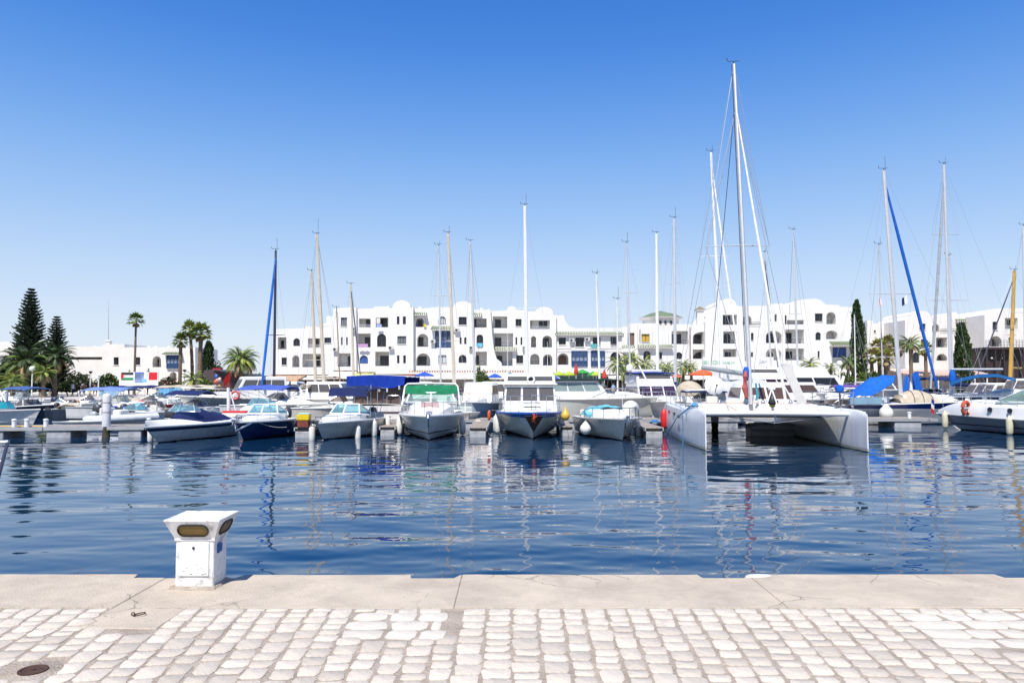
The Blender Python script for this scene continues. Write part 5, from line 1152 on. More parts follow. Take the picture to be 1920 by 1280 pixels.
    def mast(s, base, top, r=.08, m=None, spread=(), antenna=0, name='mast', rt=.75, flag=None, gear=True):
        b, t = s.loc(base), s.loc(top); mb = MB(); mb.tube([b, b.lerp(t, .5), t], [r, r * .95, r * rt], 9, flat=.75); o = mb.build(name, m or ALU, s.root)
        d = (t - b); tips = []
        for f, wl, wr in spread:
            c = b.lerp(t, f); mb = MB(); Rr = s.Rm.inverted().to_3x3(); sx = Rr @ Vector((1, .22, .05))
            l, rr2 = c - sx * wl, c + Rr @ Vector((1, -.22, .05)) * wr; l = c + Rr @ Vector((-1, .22, .02)) * wl; rr2 = c + Rr @ Vector((1, .22, .02)) * wr
            mb.tube([l, c, rr2], [.018, .032, .018], 5, flat=1.6); mb.build('spreader', m or ALU, o); tips.append((l, rr2))
        if gear:
            mb = MB(); mb.tube([t, t + Vector((0, 0, .16))], .03, 5); q = s.Rm.inverted().to_3x3() @ Vector((1, 0, 0)); mb.tube([t + Vector((0, 0, .14)) - q * .3, t + Vector((0, 0, .16)) + q * .26], .014, 4); mb.tube([t + Vector((0, 0, .16)) - q * .3, t + Vector((0, 0, .3)) - q * .34], .02, 4)
            if antenna: mb.tube([t + q * .1, t + q * .1 + Vector((0, 0, antenna))], .012, 4)
            mb.build('masthead_gear', DARKGREY, o)
        return o, b, t, tips
    def stays(s, pts, r=.007, m=None, name='rigging'):
        for a, b in pts:
            mb = MB(); mb.tube([a, b], r, 4, caps=False); mb.build(name, m or WIRE, s.root)
    def tag_name(s): return s.label
def fender_at(p, label, kind='long', tilt=(0, 0), sc=1.0, m=None, rope_to=None, name='fender'):
    root = thing(name, label, 'fender' if name == 'fender' else name, p, 0, 'fenders and buoys hung along the boats'); root.rotation_euler = (tilt[0], tilt[1], 0)
    mb = MB()
    if kind == 'long': mb.lathe([(.02, .40), (.04, .38), (.045, .34), (.1, .29), (.125, .2), (.13, -.05), (.125, -.28), (.09, -.36), (.03, -.40)], (0, 0, 0), 12)
    elif kind == 'ball': mb.lathe([(.04, .36), (.06, .33), (.12, .28)] + [(.27 * math.cos(a), .27 * math.sin(a)) for a in np.linspace(1.0, -PI / 2, 9)], (0, 0, 0), 16)
    else: mb.lathe([(.02, .5), (.045, .46), (.06, .36), (.16, .22), (.26, .05), (.29, -.1), (.24, -.26), (.12, -.35), (0, -.37)], (0, 0, 0), 14)
    o = mb.build('body', m or FENDW, root, ang=60); root.scale = (sc,) * 3
    if rope_to is not None:
        q = (Vector(rope_to) - Vector(p)) / sc; R_ = root.rotation_euler.to_matrix().inverted(); mb = MB(); mb.tube([(0, 0, .36), R_ @ q], .012, 4); mb.build('line', ROPE, root)
    return root
def fender(bt, t, sd, label, drop=.45, kind='long', tilt=(0, 0), sc=1.0, m=None, out=.13, name='fender'):
    z = bt.zs(t); zz = z - drop
    x = bt.bs(t)
    P = bt.sec(t); 
    for (x0, _, z0), (x1, _, z1) in zip(P[2:-1], P[3:]):
        if z0 <= zz <= z1: x = x0 + (x1 - x0) * (zz - z0) / max(1e-6, z1 - z0)
    x = max(x, (x + bt.bs(t)) / 2)
    p = bt.w((sd * (x + out * sc), bt.sh(t).y, zz)); return fender_at(p, label, kind, tilt, sc, m, bt.w(bt.sh(t, sd, .02, .03)), name)
def mooring(p, q, label, sag=.25, r=.012, m=None):
    P, Q = Vector(p), Vector(q); mb = MB(); mb.tube([P.lerp(Q, i / 10) - P - Vector((0, 0, sag * 4 * (i / 10) * (1 - i / 10))) for i in range(11)], r, 5)
    o = mb.build('mooring_line', m or ROPE, None); o.location = P; tag(o, label, 'rope')

HW = hullmat('hull_white', (.7, .69, .66)); HWB = hullmat('hull_white_boot', (.68, .67, .64), bands=[(.15, .2, (.02, .025, .04))])
HNAVY = hullmat('hull_navy', (.012, .026, .1), anti=(.008, .012, .03)); HGREY = hullmat('hull_silver_grey', (.58, .58, .53), zb=.06); HSTR = hullmat('hull_navy_band', (.62, .63, .6), bands=[(.52, .66, (.012, .018, .07))], zb=.04)
HGREEN = hullmat('hull_off_white', (.68, .68, .57), bands=[(.98, 1.5, (.012, .09, .4))], zb=.05); HDARK = hullmat('hull_dark_top', (.02, .028, .05))
HBLUE = hullmat('hull_mid_blue', (.04, .16, .4)); HCREAM = hullmat('hull_cream', (.62, .58, .5), bands=[(.35, .42, (.3, .04, .03))])

# ------------------------------------------------ front row, bows towards the near quay
def bx(px, Y): return (X(px, Y), Y)
# 1 runabout under a navy cover
b = Boat('runabout', 'white runabout with navy boot stripe under a fitted navy cover', (-15.05, 34.6), -7, 6.2, 2.45, .72, .68, full=.3, pw=2.0, rake=1.0, ch=(.03, .3), keel=.3)
b.hull(HSTR); b.deck(WHITE, crown=.28); b.rub(WHITE, .045, .01)
rows = []
for j in range(9):
    v = j / 8; t = .06 + .66 * v; hw_ = b.bs(t) * (.86 if v < .8 else .86 - .5 * (v - .8) / .2); pk = .08 + .5 * math.exp(-((v - .62) / .28) ** 2) + .2 * math.exp(-((v - .15) / .15) ** 2)
    rows.append([Vector((u * hw_, b.sh(t).y, b.zs(t) + .03 + pk * (1 - abs(u) ** 2.2) + .17 * (1 - u * u) + .015 * math.sin(u * 9 + j * 2))) for u in np.linspace(-1, 1, 11)])
m = MB(); m.grid(rows, thick=.02); m.build('boat_cover', NAVY, b.root, ang=60)
b.windshield(-.55, 1.5, 1.28, .3, .2, .5, AQUA, STEEL, r=.015)
for t, sd in ((.72, -1), (.8, -1), (.88, -1), (.8, 1), (.88, 1)): 
    p = b.sh(t, sd, .25, .1); m = MB(); m.lathe([(.03, 0), (.03, .03), (.01, .04)], p, 8); m.build('deck_fitting', DARKGREY, b.root)
m = MB(); m.tube([b.sh(.97, -1, .04, .05), b.sh(1, 1, 0, .1), b.sh(.97, 1, .04, .05)], .015, 5); m.build('bow_eye', STEEL, b.root)
fender(b, .84, -1, 'white fender hung at the bow of the navy covered runabout', .35)
# 2 dark blue cabin boat
b = Boat('cabin_boat', 'dark blue hulled cabin boat with white deck and blue tinted windshield', (-11.95, 35.95), -5, 5.6, 2.35, .82, .78, full=.4, rake=.75)
b.hull(HNAVY); b.deck(WHITE, .42, floor=.2); b.rub(WHITE, .05, .02); b.trunk_cabin(.42, .9, .7, .22)
f = b.windshield(-.2, 1.75, 1.12, .42, .3, 1.15, AQUA, WHITEPAINT, r=.035, zr=-.1); b.rail(.5, .95, .32, .08, n=4, mid=False); b.anchor(); b.seat(-.8, -.2, .6, 1.1, .2); b.seat(.2, .8, .6, 1.1, .2); b.outboard(0, DARKGREY); b.cleats((.15,))
m = MB(); p = b.sh(1); m.tube([b.sh(.9, -1, 0, -.02) , Vector((0, p.y - .04, p.z - .34)), b.sh(.9, 1, 0, -.02)], .05, 6, flat=.5); m.build('bow_flash', WHITE, b.root)
fender(b, .2, 1, 'white fender on the stern quarter of the dark blue cabin boat', .4); 
mooring(b.w(b.sh(.85, 1)), (-10.7, 35.6, .5), 'mooring line from the dark blue cabin boat to the yellow topped finger', .1)
# 3 grey hulled cuddy with navy bimini
b = Boat('cabin_boat', 'grey hulled cuddy boat with navy bimini and blue tinted windshield', (-8.05, 36.2), -13, 6.0, 2.4, .78, .8, full=.4, rake=.8)
b.hull(HGREY); b.deck(WHITE, .45, floor=.2); b.rub(WHITE, .05, .02); b.trunk_cabin(.45, .92, .72, .28)
b.windshield(-.25, 1.8, 1.1, .45, .35, 1.2, AQUA, WHITEPAINT, r=.04, zr=-.1); b.rail(.52, .95, .3, .08, n=4, mid=False); b.anchor(DARKGREY)
b.bimini(.35, 2.5, 2.1, 2.42, NAVY, .14, .5, .85, sag=.05, tilt=.06); b.seat(-.8, -.2, .7, 1.2, .2); b.seat(.2, .8, .7, 1.2, .2); b.seat(-.9, .9, 2.2, 2.6, .2); b.outboard(0, DARKGREY)
m = MB(); m.hexa([(-1.02, .2, 1.93), (1.02, .2, 1.93), (1.02, .23, 1.93), (-1.02, .23, 1.93), (-.98, .34, 2.34), (.98, .34, 2.34), (.98, .37, 2.34), (-.98, .37, 2.34)]); m.build('bimini_flap', NAVY, b.root)
for t, sd, lb, dr in ((.66, 1, 'white fender near the bow of the grey cuddy boat', .6), (.45, 1, 'white fender amidships on the grey cuddy boat', .42), (.14, 1, 'white fender on the stern quarter of the grey cuddy boat', .3), (.9, -1, 'white fender on the far bow of the grey cuddy boat', .5)): fender(b, t, sd, lb, dr, sc=1.15)
G3 = b
# 4 green topped cruiser
b = Boat('cabin_cruiser', 'white cabin cruiser with a green canvas top seen bow on', (-3.98, 36.8), 4.5, 8.2, 3.1, 1.12, 1.0, full=.42, pw=2.6, rake=1.0, ch=(.1, .62), flare=.35, chf=.84)
H4 = hullmat('hull_grey_white_boot', (.68, .67, .58), bands=[(.3, .37, (.02, .025, .03))], zb=.05)
b.hull(H4); b.deck(WHITE, .4, floor=.35); b.rub(WHITE, .06, .02); b.trunk_cabin(.4, .86, .74, .54)
fr = b.windshield(-.55, 2.75, 1.64, .44, .5, 1.5, GREENGLASS, WHITEPAINT, r=.045, bow=.12, inset=.14)
m = MB(); rows = [[Vector((u * 1.28, -.12 + .14 * abs(u) ** 2 + .5 * v, 2.07 + .41 * v * (1 - .1 * u * u) + .03 * math.sin(v * PI) - .03 * (1 - abs(u)) * (1 - v))) for u in np.linspace(-1, 1, 11)] for v in np.linspace(0, 1, 4)]
rows += [[Vector((u * 1.25, .5 + 2.4 * v, 2.46 - .05 * u * u - .03 * v)) for u in np.linspace(-1, 1, 11)] for v in (.3, .65, 1)]
m.grid(rows, thick=.03); m.build('canvas_top', GREENC, b.root, ang=60)
m = MB(); m.tube([(-1.42, .1, 1.5), (-1.3, .52, 2.42), (-1.18, .56, 2.53), (0, .5, 2.56), (1.18, .56, 2.53), (1.3, .52, 2.42), (1.42, .1, 1.5)], .05, 7); m.build('top_frame', WHITEPAINT, b.root)
for sx in (-1, 1): m = MB(); m.tube([(sx * 1.27, 2.9, 2.4), (sx * 1.35, 3.1, 1.0)], .025, 5); m.build('canvas_strut', STEEL, b.root)
b.rail(.5, .96, .62, .1, n=5, mid=False)
m = MB(); m.hexa([(-.44, -1.9, 1.33), (.44, -1.9, 1.33), (.44, -1.78, 1.32), (-.44, -1.78, 1.32), (-.4, -1.78, 1.72), (.4, -1.78, 1.72), (.4, -1.7, 1.71), (-.4, -1.7, 1.71)]); m.build('hatch', mat('pink_hatch', (.42, .28, .28), .6), b.root, ang=20)
b.anchor(); b.cleats((.85,)); b.seat(-1.1, -.4, .9, 1.5, .35); b.seat(.4, 1.1, .9, 1.5, .35)
m = MB(); m.lathe([(.14, 0), (.15, .12), (.05, .16)], (0, -2.9, 1.16), 10); m.build('windlass', STEEL, b.root)
o = MB(); o.lathe([(.1, 0), (.1, .02)], (0, 0, 0), 12, caps=True)
for t, sd, lb in ((.5, -1, 'white fender on the left side of the green topped cruiser'), (.5, 1, 'white fender on the right side of the green topped cruiser')): fender(b, t, sd, lb, .55, sc=1.2)
fender(b, .38, -1, 'second white fender further aft on the left of the green topped cruiser', .5, sc=1.15)
B4 = b
# 5 blue trimmed cruiser with flybridge
b = Boat('motor_cruiser', 'white motor cruiser with blue sheer band, three front windows and flybridge', (.9, 38.0), 1, 9.2, 3.35, 1.25, 1.02, full=.45, pw=2.5, rake=1.1, ch=(.12, .7), flare=.4, chf=.82)
b.hull(HGREEN); b.deck(WHITE, .2, floor=.4, crown=.1); b.rub(mat('blue_rubbing_strake', (.015, .1, .42), .4), .06, -.02); b.trunk_cabin(.5, .86, .7, .28)
h, fc = b.house('wheelhouse', -.5, 2.6, 2.72, 2.8, 1.16, 2.42, .22, .05, .1, WHITE)
for k in range(3): b.pane(h, fc['f'], .04 + .32 * k, .32 + .32 * k, .42, .94, SMOKE if k != 1 else SMOKE)
for k in range(3):
    b.pane(h, fc['r'], .06 + .3 * k, .32 + .3 * k, .45, .9, BGLASS); b.pane(h, fc['l'], .06 + .3 * k, .32 + .3 * k, .45, .9, BGLASS)
m = MB(); m.bbox(-1.38, 1.38, -.45, 2.8, 2.475, 2.56, .03); m.build('roof', WHITE, b.root)
h2, f2 = b.house('flybridge', -.2, 2.4, 2.6, 2.6, 2.565, 2.98, .12, .05, .05, WHITE); b.pane(h2, f2['f'], .05, .95, .28, .82, DARKGREY, 'windscreen')
m = MB(); m.tube([(.17 * math.cos(a) + .05, -.24, 2.76 + .17 * math.sin(a)) for a in np.linspace(0, 2 * PI, 17)], .055, 8); m.build('life_ring', FENDW, b.root)
b.rail(.45, .97, .78, .12, n=6)
b.hatch(0, -2.0, 1.62, .8, .5, GREYC); b.cleats((.88, .6))
p = b.sh(1); m = MB(); m.prism([(-.42, p.y + .02, p.z - .12), (.42, p.y + .02, p.z - .12), (0, p.y + .62, p.z - .88)], (0, -.1, -.02)); m.build('stem_plate', mat('rust_brown_plate', (.045, .025, .018), .7), b.root, ang=15)
m = MB(); rs = random.Random(2)
for k in range(5): m.tube([(rs.uniform(-.1, .1), p.y - .06, p.z - .02), (rs.uniform(-.12, .12), p.y - .1, p.z - .16 - .04 * k * .6), (rs.uniform(-.1, .1), p.y - .02, p.z - .28 - .04 * k)], .014, 5)
m.build('anchor_rope', ORANGEP, b.root)
fender(b, .42, -1, 'white fender on the left side of the blue trimmed cruiser', .6, sc=1.25); fender(b, .52, -1, 'white fender further forward on the left of the blue trimmed cruiser', .62, sc=1.2); fender(b, .45, 1, 'white fender on the right side of the blue trimmed cruiser', .65, sc=1.25); fender(b, .35, 1, 'small white fender aft on the right of the blue trimmed cruiser', .6, sc=1.0)
fender_at(at(1060, 777, 35.2), 'yellow pear shaped buoy hanging right of the blue trimmed cruiser', 'pear', sc=.75, m=mat('buoy_yellow', (.68, .42, .06), .45, var=.2), rope_to=b.w(b.sh(.5, 1, .05, .1)), name='buoy')
fender_at(at(917, 778, 35.0), 'orange float hanging by the finger left of the blue trimmed cruiser', 'long', sc=.6, m=ORANGEP, rope_to=b.w(b.sh(.55, -1, .05, .1)), name='buoy')
B5 = b
# 6 cuddy with turquoise cover
b = Boat('cabin_boat', 'white hulled cuddy boat with a crumpled turquoise cover and a big ball fender on deck', (4.75, 36.1), 4, 6.9, 3.0, 1.0, .86, full=.42, pw=2.3, rake=.9, ch=(.1, .6), flare=.4)
H6 = hullmat('hull_plain_offwhite', (.68, .67, .58), zb=.05); b.hull(H6); b.deck(WHITE, .35, floor=.3); b.rub(GREYGEL, .045, 0); b.trunk_cabin(.36, .88, .72, .38)
rows = []
for j in range(9):
    v = j / 8; t = .28 + .36 * v; rows.append([Vector((u * b.bs(t) * (.8 - .12 * v), b.sh(t).y, b.zs(t) + .14 + .42 * (1 - abs(u) ** 2.5) * (1 - .2 * v) + .05 * math.sin(u * 7 + j * 1.3) + .03 * math.sin(j * 2.2 - u * 4) + (.06 if j == 8 else 0))) for u in np.linspace(-1, 1, 15)])
m = MB(); m.grid(rows, thick=.025); m.build('boat_cover', TURQ, b.root, ang=80)
m = MB(); q = b.sh(.55, -1, .3, .15); rs = random.Random(5); m.tube([q + Vector((.15 * k - .2, -.1 * k, .06 * math.sin(k * 2) + .04)) for k in range(7)], [.05, .11, .13, .1, .13, .1, .04], 8); m.build('cover_fold', TURQ, b.root)
b.rail(.48, .94, .5, .1, n=4, mid=False, m=DARKGREY); b.anchor(); b.cleats((.9,)); b.seat(-1, 1, 2.6, 3.0, .3)
p = b.w(b.sh(.74, 1, .45, .44)); fender_at(p, 'big dirty white ball fender lying on the foredeck of the turquoise covered boat', 'ball', (1.2, .5), 1.45)
fender(b, .66, -1, 'white ball fender hung at the left bow of the turquoise covered boat', .5, 'ball', sc=1.0, out=.26); fender(b, .45, 1, 'cream fender on the right side of the turquoise covered boat', .6, sc=1.2)
m = MB(); m.tube([(0, 0, 0)] * 2, .01, 4)
B6 = b

# ------------------------------------------------ the catamaran
c = Boat('catamaran', 'big white sailing catamaran with tall mast and two wave piercing bows pointing at the quay', (11.05, 34.6), -6, 12.2, 7.2, 1.6, 1.6, 'catamaran')
HCAT = hullmat('hull_cat_white', (.76, .77, .78), zb=.03, rough=.3, bands=[(-.1, .13, (.5, .47, .36))])
for sd in (-1, 1):
    m = MB(); ring = []; n = 22; xc = sd * 2.98
    for i in range(n + 1):
        t = i / n; y = 6.1 - t * 12.2; e = max(0, (t - .35) / .65); hwid = .52 * (1 - e ** 2.0) * (.75 + .25 * min(1, t / .25)) + .022
        zt = 1.62 - .1 * t - (.12 * ((t - .93) / .07) ** 2 if t > .93 else 0) - (.9 * (1 - t / .06) if t < .06 else 0); zk = -.55 * (1 - max(0, (t - .9) / .1) ** 2 * .3)
        Q = [(0, zk), (hwid * .55, zk * .7), (hwid * .9, -.05), (hwid, .35), (hwid * .98, 1.0), (hwid * .9, zt - .14), (hwid * .6, zt - .02), (0, zt + .02)]
        rk = .12 * t ** 6
        ring.append([(xc + x, y - rk * (0 if z > 1 else 0), z) for x, z in Q] + [(xc - x, y, z) for x, z in reversed(Q[1:-1])])
    m.rings(ring, 0, True, True); m.build('hull', HCAT, c.root, ang=40)
    m = MB()
    for yy, zz in ((2.3, 1.15), (.2, 1.15), (-1.6, 1.1)):
        m.bbox(xc - .545 if sd < 0 else xc - .53, xc - .5 if sd < 0 else xc - .5, yy - .3, yy + .3, zz - .07, zz + .07, .012)
    m.build('portlights', BGLASS, c.root)['kind'] = 'stuff'
m = MB(); m.bbox(-2.6, 2.6, -.9, 5.4, 1.14, 1.52, .05); m.build('bridge_deck', WHITE, c.root)
m = MB(); m.bbox(-2.6, 2.6, -1.25, -.86, 1.05, 1.64, .06); m.build('main_beam', WHITE, c.root)
m = MB(); m.tube([(-3.05, -4.55, 1.36), (0, -4.55, 1.38), (3.05, -4.55, 1.36)], .1, 12); m.build('cross_beam', WHITEPAINT, c.root)
m = MB(); m.grid([[(-2.55 + 5.1 * i / 12, -4.42 + 3.2 * j / 6, 1.33 - .05 * math.sin(PI * j / 6) * math.sin(PI * i / 12)) for i in range(13)] for j in range(7)], thick=.015); m.build('trampoline', mat('trampoline_mesh', (.3, .26, .21), .9, var=.2, scale=20), c.root)
h, fc = c.house('saloon', .9, 4.6, 2.6, 2.8, 1.52, 2.5, .9, .1, .3, WHITE, bev=.25)
for k in range(2): c.pane(h, fc['f'], .06 + .46 * k, .48 + .46 * k, .3, .85, BROWNGLASS)
h.location.x = 1.0
h.data.update()
c.pane(h, fc['r'], .1, .9, .35, .85, BROWNGLASS); c.pane(h, fc['l'], .1, .9, .35, .85, BROWNGLASS)
# mast, boom, rig
base = at(1408, 757, 33.3); top = at(1376, 121, 35.0)
bz = 1.62; base.z = bz
mo, mb_, mt_, tips = c.mast(base, top, .13, ALU, [(.449, 1.62, 1.32)], 0)
hounds = mb_.lerp(mt_, .865)
m = MB(); bh = mb_.lerp(mt_, .083); be = c.loc(at(1318, 689, 38.0)); m.tube([bh + Vector((0, .12, 0)), bh.lerp(be, .5), be], [.1, .13, .11], 8); m.build('boom', mat('grey_sail_cover', (.33, .35, .36), .8), c.root)
m = MB(); m.lathe([(.1, -.3), (.16, -.1), (.16, .15), (.09, .32)], bh + Vector((-.12, .02, .02)), 10); m.build('boom_boot', SKYB, c.root)
m = MB(); m.tube([mb_ + Vector((-.2, -.05, .3)), mb_ + Vector((-.28, -.05, .75)), mb_ + Vector((-.24, -.05, 1.25)), mb_ + Vector((-.2, 0, 1.5))], [.06, .13, .11, .04], 8); m.build('red_halyard_bag', mat('faded_red_cloth', (.45, .1, .09), .9), c.root)
m = MB()
for k in range(5): m.tube([mb_ + Vector((.16 + .02 * k, -.1, .95)), mb_ + Vector((.24 + .02 * k, -.13, .5 - .03 * k)), mb_ + Vector((.17 + .01 * k, -.12, .2))], .022, 5)
m.build('rope_coils', mat('rope_teal', (.04, .33, .45), .8), c.root)
fb = Vector((.45, -4.55, 1.45))
m = MB(); m.tube([hounds, hounds.lerp(fb, .5), fb + Vector((0, 0, .1))], [.03, .055, .06], 7); m.build('furled_jib', WHITEC, c.root)
c.stays([(hounds, Vector((-3.05, 3.2, 1.6))), (hounds, Vector((3.05, 3.2, 1.6))), (hounds, tips[0][0]), (hounds, tips[0][1]), (tips[0][0], mb_ + Vector((0, 0, .4))), (tips[0][1], mb_ + Vector((0, 0, .4))), (mt_, tips[0][0]), (mt_, Vector((-2.9, 5.5, 1.6))), (mt_, tips[0][1])], .014)
c.stays([(mt_ - Vector((.1, 0, 0)), mb_.lerp(mt_, .12) - Vector((.15, .02, 0))), (mt_.lerp(mb_, .1), be + Vector((.4, 0, .1)))], .018, DARKWIRE, 'halyard')
m = MB()
for px in (1432, 1463): 
    q = c.loc(at(px, 775, 30.15)); m.tube([c.loc(at(1447, 729, 30.6)), q], .032, 6)
m.tube([c.loc(at(1441, 729, 30.6)), c.loc(at(1453, 729, 30.6))], .06, 6); m.build('a_frame', WHITEPAINT, c.root)
m = MB(); q = c.loc(at(1448, 752, 30.6)); m.lathe([(.04, .34), (.1, .2), (.17, .06), (.24, .02), (.25, -.06), (.14, -.1), (.1, -.22), (.03, -.25)], q, 12); m.build('anchor_winch', BLACK, c.root); m = MB(); m.lathe([(.13, -.08), (.12, -.2), (.05, -.24)], q, 12); m.build('winch_drum', mat('olive_yellow', (.5, .45, .05), .5), c.root)
m = MB(); a_, b_ = c.loc(at(1474, 683, 31.5)), c.loc(at(1505, 757, 31.0)); dv = Vector((.17, 0, .05)); m.hexa([a_ - dv, b_ - dv, b_ + dv, a_ + dv] and [b_ - dv, b_ + dv, b_ + dv + Vector((0, .05, 0)), b_ - dv + Vector((0, .05, 0)), a_ - dv, a_ + dv, a_ + dv + Vector((0, .05, 0)), a_ - dv + Vector((0, .05, 0))]); m.build('gangplank', mat('grey_plank', (.5, .49, .47), .6), c.root)
for sd in (-1, 1):
    m = MB(); P = [Vector((sd * 3.4, y, 1.55)) for y in (-3.4, -1.6, .4, 2.4, 4.4)]
    for p in P: m.tube([p, p + Vector((0, 0, .62))], .014, 5)
    for dz in (.34, .6): m.tube([p + Vector((0, 0, dz)) for p in P], .008, 4)
    m.tube([(sd * 3.4, -3.4, 1.55), (sd * 3.35, -3.6, 2.2), (sd * 2.9, -3.9, 2.2), (sd * 2.75, -3.8, 1.55)], .016, 5); m.build('lifelines', STEEL, c.root)
    m = MB(); 
    for y, z in ((-2.9, 1.58), (-.4, 1.62), (1.4, 1.62)): m.bbox(sd * 3.05 - .25, sd * 3.05 + .25, y - .25, y + .25, z, z + .05, .015)
    m.build('deck_hatches', SMOKE, c.root)['kind'] = 'stuff'
    m = MB(); p = Vector((sd * 3.05, -4.3, 1.58)); m.tube([p + Vector((0, -.13, .09)), p + Vector((0, .13, .09))], .02, 5); m.tube([p, p + Vector((0, 0, .09))], .03, 5); m.build('cleat', STEEL, c.root)
m = MB()
for x0, y0, w_, d_, h_, in ((-2.1, -.7, .5, .5, .45), (-1.2, -.6, .9, .5, .3), (.9, -.7, .7, .4, .26), (-.2, -.6, .4, .4, .5)): m.bbox(x0, x0 + w_, y0, y0 + d_, 1.53, 1.53 + h_, .06)
m.build('deck_lockers', CREAM, c.root)['kind'] = 'stuff'
m = MB()
for i in range(27): x = -2.55 + 5.1 * i / 26; m.tube([(x, -4.42, 1.33), (x + .06, -4.52, 1.4)], .012, 4)
for sd in (-1, 1):
    for i in range(14): y = -4.3 + 3.0 * i / 13; m.tube([(sd * 2.55, y, 1.33), (sd * 2.66, y + .08, 1.36)], .012, 4)
m.build('net_lacing', ROPE, c.root)['kind'] = 'stuff'
m = MB(); m.tube([(-3.0, -4.5, 1.36), (0, -4.5, .98), (3.0, -4.5, 1.36)], .014, 5); m.tube([(0, -4.5, .98), (0, -4.53, 1.3)], .035, 6); m.build('dolphin_striker', STEEL, c.root)
for x in (-1.9, -.9, 1.1, 2.0):
    m = MB(); m.bbox(x - .22, x + .22, -.83, -.8, 1.2, 1.42, .01) ; m.build('locker_door', GREYGEL, c.root)
m = MB()
for x in (-1.6, .3, 1.5): m.lathe([(.09, 0), (.1, .1), (.06, .16), (.07, .2)], (x, -1.05, 1.64), 12)
m.build('deck_winches', STEEL, c.root)['kind'] = 'stuff'
m = MB(); m.tube([(-2.4, -1.0, 1.67), (-1.2, -1.15, 1.67), (.2, -1.0, 1.67), (1.0, -1.12, 1.67), (2.4, -.95, 1.67)], .018, 5); m.tube([(-1.4, -1.0, 1.67), (-1.0, -2.2, 1.36), (.2, -3.4, 1.32), (.4, -4.3, 1.36)], .016, 5); m.build('deck_lines', mat('rope_red_fleck', (.5, .3, .27), .9), c.root)
# blue lines hanging from the left bow, red fender
hx = 7.68
m = MB(); m.tube([(hx - .2, 31.4, 1.62), (hx - .5, 32.6, 1.1), (hx - .62, 33.9, .35), (hx - .66, 34.3, .02)], .022, 6); m.tube([(hx - .1, 31.2, 1.63), (hx - .5, 31.5, 1.3), (hx - .5, 31.55, .0)], .02, 6); m.lathe([(.1, 0), (.16, .06), (.1, .14), (.04, .2)], (hx - .05, 31.3, 1.6), 9)
o = m.build('mooring_line', mat('rope_steel_blue', (.06, .25, .45), .8)); tag(o, 'blue mooring lines looped over the left bow of the catamaran', 'rope')
fender_at((X(1246, 39) - .05, 39, .72), 'long red fender on the left side of the catamaran', 'long', sc=1.35, m=mat('fender_red', (.62, .02, .02), .45), rope_to=(X(1250, 39), 39, 1.6))

